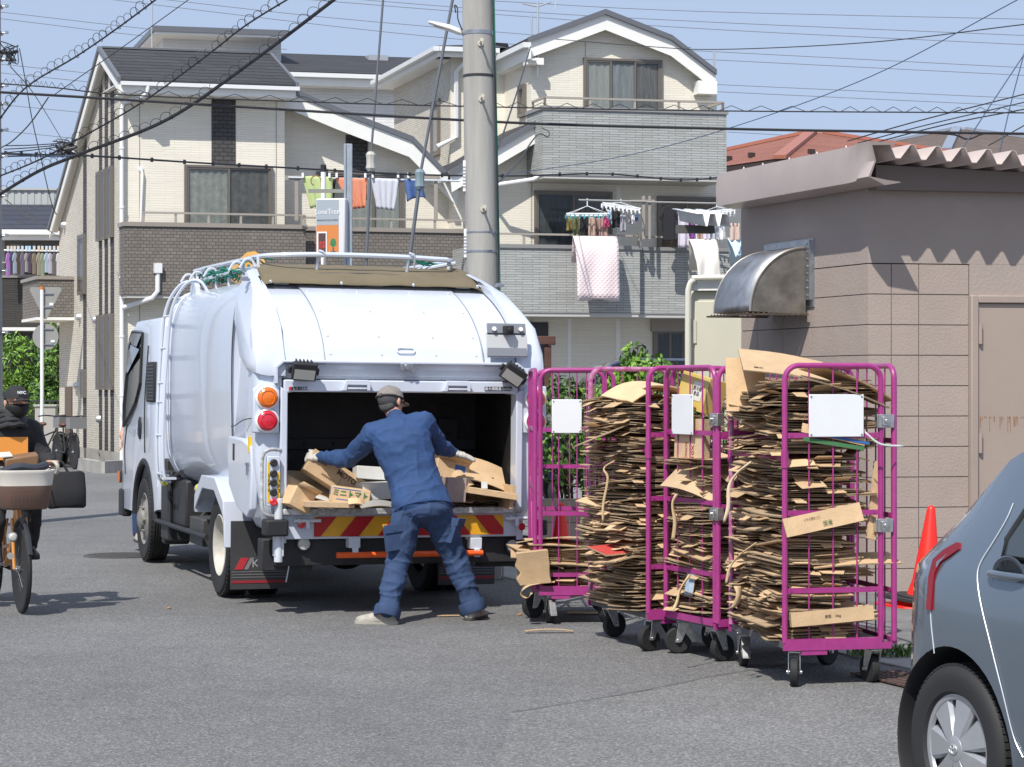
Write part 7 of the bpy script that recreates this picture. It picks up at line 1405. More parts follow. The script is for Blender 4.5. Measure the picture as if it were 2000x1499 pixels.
# things carried
q = MB(); q.loft([[BW(x,y,z) for x, y, z in ((.0,-.13,zz_+.02),(.0+.10,-.13,zz_),(.10,.10,zz_+.03),(.0,.10,zz_+.05))] for zz_ in (1.0,1.05,1.085)]); o = q.build('handbag', mat('bag_tan', (.22,.12,.06), .4, var=.1, vs=9), bevel=.012, seg=3); tag(o, 'tan leather bag lying in the bicycle basket', 'bag')
q = MB(); q.tube(smooth_path([BW(.12,-.15,1.00),BW(.17,-.05,1.03),BW(.16,.06,1.02),BW(.12,.15,1.04)],5), .03, 8); tag(q.build('jacket', mat('jacket_navy', (.03,.035,.05), .8, bump=.5, bs=20)), 'dark folded jacket with red trim stuffed in the basket front', 'jacket')
q = MB(); q.box(-.06,.06,-.20,.02,-.004,.004); q.M = BM @ Matrix.Translation((.04,-.10,1.115)) @ Euler((R_(4),R_(12),0)).to_matrix().to_4x4(); tag(q.build('envelope', mat('paper_white', (.7,.68,.62), .6)), 'white paper envelope lying on the tan bag in the basket', 'envelope')
q = MB(BM @ Matrix.Translation((-.30,.37,.0))); rg = []
for z, w_, d_ in ((.72,.13,.045),(.735,.15,.055),(.85,.150,.050),(.97,.14,.028)): rg.append([Vector((d_*math.cos(6.28318*k/20), w_*math.copysign(abs(math.sin(6.28318*k/20))**.6, math.sin(6.28318*k/20)), z+.01*math.sin(k))) for k in range(20)])
q.loft(rg); q.tube(smooth_path([(0,-.06,.96),(-.02,-.03,1.05),(0,.02,.97)],5), .010, 6); tag(q.build('tote_bag', mat('tote_black', (.022,.022,.025), .8, bump=.4, bs=14), ang=60), 'black cloth tote bag hanging from the bicycle handlebar', 'bag')
# rider
J = dict(pelvis=BW(-.72,0,.82), waist=BW(-.68,0,.93), chest=BW(-.60,.0,1.16), neck=BW(-.53,.02,1.33), head=BW(-.485,.055,1.478), sl=BW(-.57,-.165,1.27), sr=BW(-.57,.175,1.27), el=BW(-.54,-.26,1.05), er=BW(-.54,.27,1.05), wl=BW(-.42,-.29,1.045), wr=BW(-.42,.29,1.045), hl=BW(-.70,-.09,.80), hr=BW(-.70,.09,.80), kl=BW(-.40,-.12,.60), kr=BW(-.36,.14,.72), al=BW(-.64,-.13,.28), ar=BW(-.50,.15,.44))
for s_ in 'lr': J['t'+s_] = J['a'+s_]+fdir*.16-Vector((0,0,.05))
b2_ = Vector((J['pelvis'].x, J['pelvis'].y, 0)); hf2 = (fdir*1+Vector((.18,.0,-.06))).normalized(); hu2 = Vector((0,0,1)); hh = {s_: (fdir, Vector((0,0,-1)), (Matrix.Rotation(math.radians(0),3,'Z') @ (BW(0,-1 if s_ == 'r' else 1,0)-BW(0,0,0))), (62,55,40)) for s_ in 'lr'}
cy = body(J, b2_, 'person', 'cyclist in black cap, face mask and sweatshirt riding toward the camera', hf2, hu2, hh, .93)
blk = mat('sweatshirt_black', (.020,.020,.023), .85, var=.2, vs=6, bump=.4, bs=18, bd=.008)
q = MB(); torso(q, J, .98, .02); limbs(q, J, .022, legs=False, k=.6, sc=.95); fl = folds(.012, [(J['er'], Vector((0,0,1)), 55, .12, 1), (J['el'], Vector((0,0,1)), 55, .12, 1), (J['waist'], Vector((.3,0,1)), 45, .18, .8)]); sw = garment(q, 'sweatshirt', blk, cy, b2_, fl, .009, 5)
q = MB(); limbs(q, J, .024, arms=False, sc=.95); q.ell(J['pelvis'], (.17,.15,.12)); garment(q, 'trousers', blk, cy, b2_, folds(.010, [(J['kr'], Vector((0,0,1)), 50, .14, 1)]))
q = MB(); 
for i, (z, r_) in enumerate(((0,.105),(.03,.095),(.06,.080),(.09,.070))): q.tube([J['neck']-b2_+Vector((0,0,z-.02))+BM.to_3x3() @ Vector((r_*math.cos(a*.3927)*1.0+.02, r_*math.sin(a*.3927), .012*math.sin(a*1.3+i))) for a in range(16)], .022, 8, closed=True)
q.build('neck_warmer', mat('neck_black', (.028,.028,.03), .8, bump=.4, bs=30), cy)
F = frame_from(hf2, hu2); hc = J['head']-b2_
q = MB(F.to_4x4()); R = []
for t in (0,.25,.5,.7,.85,.95,1): a = t*math.pi/2; R.append([Vector((.092*math.cos(a)*math.cos(6.28318*k/32), -.008+.112*math.cos(a)*math.sin(6.28318*k/32), .030+.088*math.sin(a))) for k in range(32)])
q.loft(R, caps=False); cp = q.build('cap', blk, cy, ang=70); cp.location = hc
q = MB(F.to_4x4()); AA = list(range(8,173,12)); q.add([Vector((.078*math.cos(R_(a))*k, .050+.115*math.sin(R_(a))*k, .038-.020*math.cos(R_(a))**2-.012*k+zz_)) for zz_ in (0,-.005) for k in (.5,1.0) for a in AA], [(i,i+1,15,14+i) if 0 else (i,i+1,14+i+1,14+i) for i in range(13)]+[(28+14+i,28+14+i+1,28+i+1,28+i) for i in range(13)]+[(14+i,14+i+1,42+i+1,42+i) for i in range(13)]); q.build('brim', blk, cp)
t = text('lettering', 'NYC', .030, white, cp, F @ Vector((0,.106,.072)), (0,0,0), .001, bold=.0006); t.rotation_euler = (F @ Matrix.Rotation(R_(180),3,'Z') @ Matrix.Rotation(R_(70),3,'X')).to_euler()
q = MB(F.to_4x4()); q.loft([[Vector((w_*math.cos(R_(a)), .02+d_*math.sin(R_(a)), z)) for a in range(-10,191,20)] for z, w_, d_ in ((-.012,.078,.088),(-.028,.080,.106),(-.05,.074,.102),(-.085,.058,.088),(-.105,.03,.06))], close=False, caps=False); mk = q.build('mask', mat('mask_black', (.015,.015,.016), .8), cy, flip=False); mk.location = hc; s = mk.modifiers.new('s','SOLIDIFY'); s.thickness = .004
q = MB(F.to_4x4()); q.ell((0,-.03,.0), (.086,.080,.075), 20, 14); hq = q.build('hair', mat('hair_black', (.015,.012,.010), .6), cy); hq.location = hc
eyes(J['head'], hf2, hu2, cy, b2_)
ch = J['chest']-b2_; q = MB(BM.to_3x3().to_4x4()); q.box(-.004,.004,-.13,.13,-.10,.065); pt = q.build('chest_print', mat('print_orange', (.80,.30,.05), .7), sw); pt.location = ch+fdir*.148+Vector((0,0,-.0)); pt.rotation_euler = (0,0,0)
for s_ in 'lr': shoe(cy, b2_, J['a'+s_], J['t'+s_], blackm, black, zg=J['a'+s_].z-.09)
# ---------------- bicycles parked by the cream house ----------------
pb = thing('parked_bicycle', 'black city bicycle with brown saddle parked by the house corner', 'bicycle', G(145,917), R_(-62)); 
bike_wheel(None, pb, 0, .33, nsp=16); bike_wheel(None, pb, -1.1, .33, nsp=16)
q = MB(); [q.cyl(a, b, .016) for a, b in (((0,0,.33),(-.15,0,.78)),((-.15,0,.78),(-.62,0,.30)),((-.62,0,.30),(-.74,0,.80)),((-.62,0,.30),(-1.1,0,.33)),((-.72,0,.6),(-1.1,0,.33)),((-.14,0,.72),(-.70,0,.60)),((-.15,0,.78),(-.18,0,1.0)))]; q.tube([(-.38,.28,1.0),(-.2,.22,1.02),(-.18,0,1.0),(-.2,-.22,1.02),(-.38,-.28,1.0)], .014, 8); q.tube([(.36*math.cos(R_(a)), 0, .33+.36*math.sin(R_(a))) for a in range(30,170,20)], .02, 6); q.build('frame', blackm, pb)
q = MB(); q.ell((-.76,0,.84), (.14,.08,.04)); q.build('saddle', mat('saddle_brown', (.12,.05,.03), .5), pb); q = MB(); q.box(.0,.25,-.16,.16,.78,.80); q.box(.0,.02,-.16,.16,.8,1.0); q.box(.23,.25,-.16,.16,.8,1.0); q.box(.02,.23,-.16,-.14,.8,1.0); q.build('basket', mat('basket_silver', (.3,.3,.3), .4, .6), pb)
p2 = copy_tree(pb); p2.location = G(118,913); p2.rotation_euler = (0,0,R_(-50)); p2['label'] = 'second bicycle parked left of the brown saddled one'; pb['group'] = p2['group'] = 'bicycles parked by the house'
# ---------------- foliage ----------------
lf_b = mat('leaf_bright', (.13,.27,.03), .5, col2=(.24,.42,.06), vs=9); lf_d = mat('leaf_dark', (.022,.065,.014), .45, col2=(.06,.14,.025), vs=7); lf_m = mat('leaf_mid', (.05,.12,.02), .5, col2=(.11,.22,.04), vs=5); barkm = mat('bark', (.10,.07,.05), .9, bump=.6, bs=40)
def foliage(name, label, cat, blobs, n, size, mats_, seed=1, stems=None, base=None, wts=None, asp=.5):
    r = random.Random(seed); base = base or Vector((blobs[0][0].x, blobs[0][0].y, 0)); e = thing(name, label, cat, base); q = MB(); vol = [b[1][0]*b[1][1]*b[1][2] for b in blobs]
    for _ in range(n):
        c, rad = r.choices(blobs, vol)[0]; 
        while True:
            v = Vector((r.uniform(-1,1), r.uniform(-1,1), r.uniform(-1,1)))
            if .12 < v.length < 1: break
        v = v.normalized()*v.length**.45; p = c-base+Vector((v.x*rad[0], v.y*rad[1], v.z*rad[2])); 
        if noise.noise(p*2.6+Vector((seed,0,0))) < -.12 and r.random() < .8: continue
        s = size*r.uniform(.6,1.25); d = (v+Vector((r.gauss(0,.7), r.gauss(0,.7), r.gauss(0,.5)))).normalized(); a = d.orthogonal().normalized(); a.rotate(Matrix.Rotation(r.random()*6.28, 3, d)); b = d.cross(a)
        q.add([p-a*s*.5, p+b*s*asp*.5+d*s*.06, p+a*s*.5-d*s*.1, p-b*s*asp*.5+d*s*.06], [(0,1,2,3)], r.choices(range(len(mats_)), wts)[0] if wts else r.randrange(len(mats_)))
    q.build('foliage', mats_, e, flip=False, ang=180)
    q = MB()
    for c, rad in blobs:
        for k in range(stems or 3):
            t = c-base+Vector((r.uniform(-.6,.6)*rad[0], r.uniform(-.5,.5)*rad[1], r.uniform(.0,.8)*rad[2])); b0 = Vector(((c-base).x*.8+r.uniform(-.1,.1), (c-base).y*.5, 0)); q.tube([b0, b0.lerp(t,.5)+Vector((r.uniform(-.05,.05), 0, .05)), t], [.018,.012,.005], 5)
    q.build('stems', barkm, e); return e
def BL(px_, py_, Y, rx, ry, rz): return (W(px_, py_, Y), (rx, ry, rz))
foliage('hedge', 'dark green clipped hedge on the low wall behind the roll cages', 'hedge', [BL(1110,860,19.7,.30,.32,.50), BL(1180,840,19.7,.34,.32,.52), BL(1250,840,19.8,.34,.32,.52), BL(1320,840,19.9,.34,.32,.52), BL(1100,800,19.7,.22,.3,.32), BL(1390,850,20.0,.34,.32,.5)], 9000, .065, [lf_d, lf_m, lf_b], 3, 4, wts=[5,3,1])
foliage('shrub', 'bright lime green young shrub rising above the hedge', 'shrub', [BL(1240,700,19.4,.13,.15,.14), BL(1270,735,19.3,.24,.2,.20), BL(1305,722,19.4,.10,.12,.10), BL(1225,760,19.4,.26,.2,.16), BL(1185,790,19.3,.14,.12,.12), BL(1150,775,19.4,.10,.12,.08)], 1500, .075, [lf_b, lf_b, lf_m], 5, 4)
foliage('bush', 'bright green feathery bush at the far left below the black balcony', 'bush', [BL(45,720,51,.75,.6,.75), BL(20,780,51,.6,.6,.6), BL(65,770,51,.7,.6,.6), BL(25,700,51,.4,.4,.6)], 5200, .16, [lf_b, lf_m], 7, 3, asp=.28)
foliage('bush', 'darker olive bush between the traffic sign and the cream house', 'bush', [BL(105,720,50,.45,.5,.9), BL(98,780,50,.55,.5,.6), BL(112,640,50,.2,.3,.6)], 3800, .12, [lf_m, lf_d, lf_b], 9, 3, wts=[3,2,1])
q = MB(); o = Vector((.25,19.3,0)); q.box(0,3.2,0,.14,0,.60); lw = q.build('block_wall', brickmat('dark_block', (.075,.07,.065), (.06,.055,.05), (.03,.03,.03), .4, .2, .006), None, bevel=.006); lw.location = o; tag(lw, 'low dark block wall under the hedge behind the red cone', 'wall')
q = MB(); o = W(0, 810, 49.5); 
for i in range(30): q.cyl((i*.09,0,0),(i*.09,0,1.3),.008,n=4)
q.box(0,2.7,-.01,.01,1.25,1.28); q.box(0,2.7,-.01,.01,.3,.33); f = q.build('mesh_fence', mat('fence_dark', (.04,.04,.045), .5)); f.location = (o.x,49.2,0); tag(f, 'thin dark metal fence in front of the far left bushes', 'fence')
q = MB(); g_ = W(68,795,48); q.box(0,.45,0,.25,0,g_.z); q.box(-.03,.48,-.03,.28,g_.z+.001,g_.z+.05); f = q.build('meter_box', mat('box_grey', (.36,.36,.34), .6), bevel=.01); f.location = (g_.x,48,0); tag(f, 'pale grey meter box behind the parked bicycles', 'meter box')
q = MB(); g_ = W(137,755,44); q.box(-.09,.05,0,.10,0,g_.z); f = q.build('gate_post', mat('post_brown', (.13,.10,.085), .6), bevel=.006); f.location = (g_.x,43.9,0); tag(f, 'dark brown intercom post by the cream house corner', 'post')
# ---------------- dark van and timber gate beyond ----------------
van = thing('parked_van', 'dark blue van parked beyond the hedge, only its roof showing', 'van', (W(1225,700,27).x, 27.6, 0), R_(3))
pr_ = [(-1.05,.45),(-1.15,.75),(-1.12,.95),(-.95,1.15),(-.55,1.55),(-.22,1.88),(-.05,1.935),(.75,1.93),(.86,1.85),(.95,1.2),(.97,.45)]
pr_ = [(x if x < -.05 else -.05+(x+.05)*1.7, z) for x, z in pr_]
q = MB(); q.loft([[Vector((x, y*(1-.12*max(0,z-1.0)), z+dz*(z > 1.2))) for x, z in pr_] for y, dz in ((-.74,-.03),(-.68,0),(.68,0),(.74,-.03))]); vp = mat('van_blue', (.012,.016,.03), .15, coat=1); q.build('body', vp, van, ang=30)
for s_ in (-1,1):
    q = MB(); q.prism([(-.75,1.20),(-.28,1.72),(.15,1.74),(.15,1.15)], 'y', s_*.70, s_*.745); q.prism([(.2,1.15),(.2,1.74),(1.1,1.74),(1.25,1.15)], 'y', s_*.70, s_*.745); q.build('side_window', MATS['cab_glass'], van)
    for x in (-.7,1.1): q = MB(); q.lathe([(0,-.08),(.28,-.09),(.31,-.05),(.31,.05),(.28,.09),(0,.08)], (x,s_*.66,.31), (0,1,0), 24); w_ = q.build('wheel', tyre, van); q = MB(); q.lathe([(0,.09),(.19,.085),(.19,.1),(0,.1)], (x,s_*.66,.31), (0,s_,0), 20); q.build('rim', alu, w_)
q = MB(); q.add([(-.94,-.6,1.18),(-.94,.6,1.18),(-.30,.56,1.83),(-.30,-.56,1.83)], [(0,1,2,3)]); q.M = Matrix.Translation((-.025,0,.02)); q.build('windscreen', MATS['cab_glass'], van)
wood = mat('dark_timber', (.085,.035,.025), .7, var=.3, vs=6, stretch=(1,1,6)); tg = thing('timber_gate', 'dark red-brown timber gate frame beside the truck under the grey balcony', 'gate', (W(1062,700,32).x, 32, 0))
q = MB(); q.box(-.55,.17,-.08,.08,EYE+(755-674)/FPX*32,EYE+(755-657)/FPX*32); q.build('crossbeam', wood, tg, bevel=.01)
for x in (-.42,.06): q = MB(); q.box(x-.05,x+.05,-.05,.05,0,EYE+(755-675)/FPX*32); q.build('gate_post', wood, tg, bevel=.008)
# ---------------- washing ----------------
def clm(n, c, **k): return mat('cloth_'+n, c, .9, **({'bump': .3, 'bs': 25} | k))
def checks(name, c1, c2, n=26, vert=False):
    m = mat('cloth_'+name, c1, .9); nn = m.node_tree.nodes; l = m.node_tree.links; b = nn['Principled BSDF']; tc = nn.new('ShaderNodeTexCoord'); out = []
    for ax in ((0,) if vert else (0,2)):
        wv = nn.new('ShaderNodeTexWave'); wv.bands_direction = 'XZ'[0 if ax == 0 else 1]; wv.inputs['Scale'].default_value = n; l.new(tc.outputs['Object'], wv.inputs['Vector']); out.append(wv.outputs['Fac'])
    mx = nn.new('ShaderNodeMix'); mx.data_type = 'RGBA'; mx.inputs[6].default_value = (*c1, 1); mx.inputs[7].default_value = (*c2, 1)
    if len(out) > 1: mt = nn.new('ShaderNodeMath'); mt.operation = 'MAXIMUM'; l.new(out[0], mt.inputs[0]); l.new(out[1], mt.inputs[1]); pw = nn.new('ShaderNodeMath'); pw.operation = 'POWER'; pw.inputs[1].default_value = 5; l.new(mt.outputs[0], pw.inputs[0]); l.new(pw.outputs[0], mx.inputs[0])
    else: pw = nn.new('ShaderNodeMath'); pw.operation = 'POWER'; pw.inputs[1].default_value = 2.5; l.new(out[0], pw.inputs[0]); l.new(pw.outputs[0], mx.inputs[0])
    l.new(mx.outputs[2], b.inputs['Base Color']); return m
def cloth(label, quad, Y, m, name='towel', cat='washing', rip=.03, group=None, k=3, seed=0, fold=.0, drop=0):
    P = [W(x, y, Y) for x, y in quad]; base = (P[0]+P[1])/2; nx, ny = 14, 10; g = []; r = random.Random(seed+int(quad[0][0])); ph = r.random()*6
    for j in range(ny+1):
        t = j/ny
        for i in range(nx+1):
            s_ = i/nx; p = P[0].lerp(P[1], s_).lerp(P[3].lerp(P[2], s_), t)-base; p.y += rip*(.3+t*.9)*math.sin(s_*k*6.28+ph+t*.7); p.z -= fold*math.sin(s_*3.14)*t + .01*noise.noise(Vector((s_*5,t*4,seed))); p.x += .012*noise.noise(Vector((t*5,s_*2,seed+3))); g.append(p)
    q = MB(); q.add(g, [(j*(nx+1)+i, j*(nx+1)+i+1, (j+1)*(nx+1)+i+1, (j+1)*(nx+1)+i) for j in range(ny) for i in range(nx)]); o = q.build(name, m, flip=False, ang=180); o.location = base; s = o.modifiers.new('s','SOLIDIFY'); s.thickness = .006; return tag(o, label, cat, group)
def tee(label, x0, x1, y0, y1, Y, m, group=None, name='shirt', slant=0):
    a, b = W(x0, y0, Y), W(x1, y1, Y); w_, h_ = (b.x-a.x)/2, a.z-b.z; c = Vector(((a.x+b.x)/2, Y, a.z)); q = MB(); s = .62
    pl = [(-.15,0),(.15,0),(s,-.08),(1,-.34),(.80,-.42),(s*.95,-.26),(s*.98,-1),(-s*.98,-1),(-s*.95,-.26),(-.80,-.42),(-1,-.34),(-s,-.08)]
    q.prism([(x*w_+slant*z, z*h_) for x, z in pl], 'y', -.03, .03); o = q.build(name, m, bevel=.012, ang=50); o.location = c; o.rotation_euler = (0, 0, R_(8)); 
    return tag(o, label, 'washing', group)
YL = 40.6; olive = clm('olive', (.12,.13,.06)); cblk = clm('black', (.02,.02,.025)); ctan = clm('tan', (.42,.30,.24)); cwh = clm('white', (.72,.71,.73)); clil = clm('lilac', (.60,.56,.64)); cgry = clm('grey', (.33,.32,.36)); cnvy = clm('navy', (.04,.05,.10)); cblu = clm('blue', (.07,.13,.30))
def rod(label, a, b, Y, r, m, cat='laundry pole'): q = MB(); P, Q = W(*a, Y), W(*b, Y); q.cyl(Vector((0,0,0)), Q-P, r, n=8); o = q.build('laundry_pole', m); o.location = P; return tag(o, label, cat)
rod('grey laundry pole on the cream house balcony holding coloured towels', (563,347), (898,354), YL, .018, mat('pole_pale', (.45,.5,.55), .4))
for x in (579, 851):
    q = MB(); p = W(x,345,YL); q.box(-.035,.035,-.03,.03,4.65,p.z+.02); q.box(-.22,.08,-.02,.02,p.z-.06,p.z+.02); o = q.build('pole_bracket', capm); o.location = (p.x, YL+.05, 0); tag(o, 'taupe laundry bracket at the left of the coloured towels' if x == 579 else 'taupe laundry bracket right of the blue shorts', 'bracket')
cloth('yellow-green checked towel on the cream house balcony', [(590,344),(650,346),(650,394),(606,408)], YL-.02, checks('green', (.33,.45,.14), (.62,.66,.38)))
cloth('orange checked towel on the cream house balcony', [(654,347),(717,349),(714,406),(690,409)], YL-.02, checks('orange', (.62,.12,.05), (.70,.42,.28)))
cloth('grey and white striped towel beside the orange one', [(724,348),(779,350),(771,412),(736,408)], YL-.02, checks('stripe', (.68,.68,.72), (.22,.25,.36), 46, True), k=4, rip=.04)
cloth('blue shorts pegged at the right end of the cream house balcony', [(789,350),(822,352),(831,388),(796,395)], YL-.02, cblu, 'shorts', fold=-.05, rip=.05, k=1.5)
cloth('black garment hanging behind the yellow-green towel', [(602,350),(656,350),(652,398),(622,428)], YL+.10, cblk, 'garment')
q = MB()
for x in (591,643,657,713,727,777,797): p = W(x,343,YL-.05)-W(579,345,YL); q.box(p.x-.02,p.x+.02,-.03,.03,p.z-.04,p.z+.05)
o = q.build('clothes_pegs', white); o.location = W(579,345,YL-.05); tag(o, 'white pegs along the coloured towels', 'pegs', kind='stuff')
YR = 42.0
rod('dark laundry pole of the right house carrying hangers', (1130,391), (1262,394), YR, .018, capg); rod('second laundry pole carrying the black shirt', (1262,395), (1420,398), YR, .018, capg)
q = MB(); p = W(1257,388,YR); q.box(-.03,.03,-.03,.03,4.4,p.z+.05); q.box(.09,.14,-.03,.03,4.4,p.z+.05); q.box(-.22,.22,-.02,.02,p.z-.08,p.z-.02); o = q.build('pole_bracket', capm); o.location = (p.x, YR+.05, 0); tag(o, 'taupe laundry bracket left of the black shirt', 'bracket')
def hanger(label, x0, x1, y, yh, Y, tilt=0, cc=(.02,.30,.36)):
    a = W(x0,y,Y); b = W(x1,y+tilt,Y); c = (a+b)/2; d = b-a; e = thing('peg_hanger', label, 'hanger', c); q = MB(); h = EYE-(yh-HY)/FPX*Y-c.z; u = d/2; v = Vector((0,.26,.0))
    q.tube([-u-v, u-v, u+v, -u+v], .016, 6, closed=True); q.beam(-u, u, .02, .02); q.beam(-u*.3-v, -u*.3+v, .02, .02); q.beam(u*.3-v, u*.3+v, .02, .02); q.build('frame', white, e)
    q = MB(); [q.cyl(s_, Vector((0,0,h*.55)), .006, n=4) for s_ in (-u-v, u-v, u+v, -u+v)]; q.cyl((0,0,h*.5),(0,0,h),.010); q.build('hook', white, e)
    q = MB(); n = 9; [q.box((-u+d*i/n).x-.012+.02*s_, (-u+d*i/n).x+.012+.02*s_, s_*.26-.01, s_*.26+.01, (-u+d*i/n).z-.09, (-u+d*i/n).z-.01) for i in range(n+1) for s_ in (-1,1)]; q.each('peg', mat('peg_teal', (.05,.32,.38), .5) if cc else white, e); return e
hanger('white square peg hanger with teal pegs above the pink quilt', 1106, 1188, 420, 388, YR); hanger('tilted white peg hanger right of the teal pegged one', 1176, 1249, 399, 389, YR, 11, None); hanger('white peg hanger by the shed canopy', 1366, 1434, 417, 396, YR, -6, None)
HG = 'clothes pegged on the right house hangers'
for i, (lb, x0, x1, y0, y1, m) in enumerate([('olive trousers under the teal pegs',1118,1133,424,464,olive),('black garment between olive and tan clothes',1133,1148,424,464,cblk),('tan garment under the teal pegs',1150,1163,424,464,ctan),('brown-pink garment under the teal pegs',1164,1176,426,464,clm('rose', (.33,.20,.18))),('dusty pink top under the teal pegs',1175,1187,424,466,clm('dust', (.40,.27,.24))),('bright pink cloth at the right of the teal pegs',1180,1189,424,446,clm('pink', (.55,.08,.18))),('pale blue towel under the tilted hanger',1187,1194,410,441,clm('paleblue', (.40,.52,.66))),('black shorts under the tilted hanger',1196,1212,412,446,cblk),('grey top under the tilted hanger',1212,1222,420,454,cgry),('grey sock at the middle of the tilted hanger',1228,1233,421,437,cgry),('striped sock near the end of the tilted hanger',1234,1239,421,439,cwh),('bright blue sock at the end of the tilted hanger',1241,1246,418,433,cblu),('small yellow-brown cloth at the left of the teal pegs',1107,1116,424,452,checks('ochre', (.40,.30,.08), (.03,.03,.03), 30)),
    ('lilac skirt right of the black shirt',1325,1345,418,485,clil),('purple towel right of the lilac skirt',1348,1356,416,470,clm('purple', (.28,.07,.33))),('white towel beside the purple one',1357,1363,416,476,cwh),('beige blouse under the shed canopy',1364,1374,432,470,ctan),('pale lilac shirt under the shed canopy',1374,1386,438,470,clil),('grey-blue shirt under the shed canopy',1388,1401,440,471,clm('gb', (.45,.48,.55))),('cream vest under the shed canopy',1404,1416,442,471,cwh),('rosy beige towel at the shed edge',1426,1444,436,472,clm('rb', (.55,.42,.36)))]):
    cloth(lb, [(x0,y0),(x1,y0+1),(x1+1,y1-2),(x0-1,y1)], YR-.02-.04*(i%3), m, 'garment', k=1.5, rip=.03, seed=i, group=HG)
tee('black T-shirt hanging on the second laundry pole', 1287, 1326, 401, 470, YR-.05, cblk); tee('black and white striped shirt behind the black one', 1300, 1330, 406, 466, YR+.12, checks('zebra', (.03,.03,.03), (.7,.7,.68), 20))
quilt = mat('quilt_pink', (.74,.62,.63), .9); nn = quilt.node_tree.nodes; l = quilt.node_tree.links; tc = nn.new('ShaderNodeTexCoord'); mp = nn.new('ShaderNodeMapping'); mp.inputs['Rotation'].default_value = (0,R_(45),0); l.new(tc.outputs['Object'], mp.inputs[0]); hs = []
for bd in 'XZ': wv = nn.new('ShaderNodeTexWave'); wv.bands_direction = bd; wv.inputs['Scale'].default_value = 5.2; l.new(mp.outputs[0], wv.inputs['Vector']); hs.append(wv.outputs['Fac'])
mt = nn.new('ShaderNodeMath'); mt.operation = 'MULTIPLY'; l.new(hs[0], mt.inputs[0]); l.new(hs[1], mt.inputs[1]); bn = nn.new('ShaderNodeBump'); bn.inputs['Strength'].default_value = .5; bn.inputs['Distance'].default_value = .012; l.new(mt.outputs[0], bn.inputs['Height']); l.new(bn.outputs[0], nn['Principled BSDF'].inputs['Normal'])
def over_rail(label, xs, ytop, ybot, Y, m, name, narrow=0, dx=0):
    a, b = W(xs[0],ytop,Y), W(xs[1],ytop,Y); c = (a+b)/2; H = a.z-W(0,ybot,Y).z; w_ = (b.x-a.x)/2; rows = [(.30,-.55),(.12,-.2),(.05,-.03),(0,.02),(-.06,-.02),(-.17,-.16),(-.21,-.35)]+[(-.22-.01*k, -.35-(H-.35)*k/6) for k in range(1,7)]; nx = 14; g = []
    for j, (y, z) in enumerate(rows):
        for i in range(nx+1):
            s_ = i/nx*2-1; ww = w_*(1-narrow*min(1, max(0,-z)/.4)*(1 if s_ < 0 else .2)); g.append(Vector((s_*ww+dx*max(0,-z), y+.025*math.sin(s_*5+j*.3)*(j > 5)-.02*abs(s_)*(j > 6), z+.02*math.cos(s_*4)*(j == len(rows)-1))))
    q = MB(); n = nx+1; q.add(g, [(j*n+i, j*n+i+1, (j+1)*n+i+1, (j+1)*n+i) for j in range(len(rows)-1) for i in range(nx)]); o = q.build(name, m, flip=False, ang=180); o.location = c; o.rotation_euler = (0,0,R_(10)); s = o.modifiers.new('s','SOLIDIFY'); s.thickness = .015; return tag(o, label, 'washing')
over_rail('pale pink quilted blanket draped over the grey balcony of the right house', (1118,1205), 465, 588, 41.75, quilt, 'quilt', .05)
over_rail('cream sheet draped over the balcony rail left of the shed', (1345,1399), 471, 552, 41.9, clm('cream', (.70,.66,.60), bump=.1), 'sheet', .22, .05); over_rail('pale blue towel over the rail at the edge of the shed', (1420,1462), 469, 500, 42.0, clm('ice', (.50,.64,.72), bump=.1), 'towel', .2, .2)
rod('pale laundry pole under the far left eave', (8,489), (120,491), 56.6, .02, white)
FG = [(16,(.36,.16,.45)),(23,(.06,.06,.10)),(29,(.30,.36,.46)),(36,(.10,.07,.05)),(44,(.15,.13,.19)),(52,(.36,.34,.34)),(58,(.09,.07,.10)),(67,(.23,.19,.14)),(76,(.30,.27,.22)),(83,(.28,.32,.20)),(91,(.38,.46,.56)),(98,(.50,.48,.56)),(106,(.14,.13,.12)),(114,(.62,.60,.62))]; nm = ['violet','navy','blue-grey','brown-black','plum','pale grey','charcoal','khaki brown','light taupe','sage green','sky blue','lilac white','dark grey','white']
for i, (x, c) in enumerate(FG): o = tee(f'{nm[i]} shirt in the washing row under the far left eave', x-5.5, x+5.5, 494, 540-(i*7)%9, 56.6+.03*(i%2), clm(f'row{i}', c), 'washing row of the far left house'); o.rotation_euler = (0,0,R_(35))
q = MB(); [q.box(x-.03,x+.03,-.03,.03,-.02,.12) for x in [(c[0]-16)/FPX*56.6 for c in FG]]; o = q.build('clothes_pegs', mat('pegs_mix', (.7,.45,.2), .5, col2=(.4,.6,.8), vs=3)); o.location = W(16,490,56.6); tag(o, 'small coloured pegs along the far left washing row', 'pegs', kind='stuff')
# ---------------- load in the hopper ----------------
def TLm(x, y, z, rx=0, ry=0, rz=0): return MW @ Matrix.Translation((x,y,z)) @ Euler((R_(rx),R_(ry),R_(rz))).to_matrix().to_4x4()
rh = random.Random(21); k_ = 0
for i in range(46):
    x = rh.choice([rh.uniform(-.62,-.10), rh.uniform(.30,.66), rh.uniform(.30,.66), rh.uniform(.3,.66)]); o_, lx, ly, lay = protos[rh.randrange(len(protos))]; hgt = .70+.0055*i + (.0 if x > .2 else -.004*i); c = o_.copy(); COL.objects.link(c)
    c.matrix_world = TLm(x, rh.uniform(-1.30,-1.05), hgt, rh.gauss(0,4), rh.gauss(6 if x > .2 else -4,5), rh.gauss(0,25)); c.name = 'cardboard_sheet'; tag(c, 'flattened carton lying in the dark hopper of the truck', 'flattened carton', 'cartons lying in the truck hopper')
hopf = MB(); hopf.box(-.84,.84,-1.44,-.62,.60,.70); hopf.M = MW; 
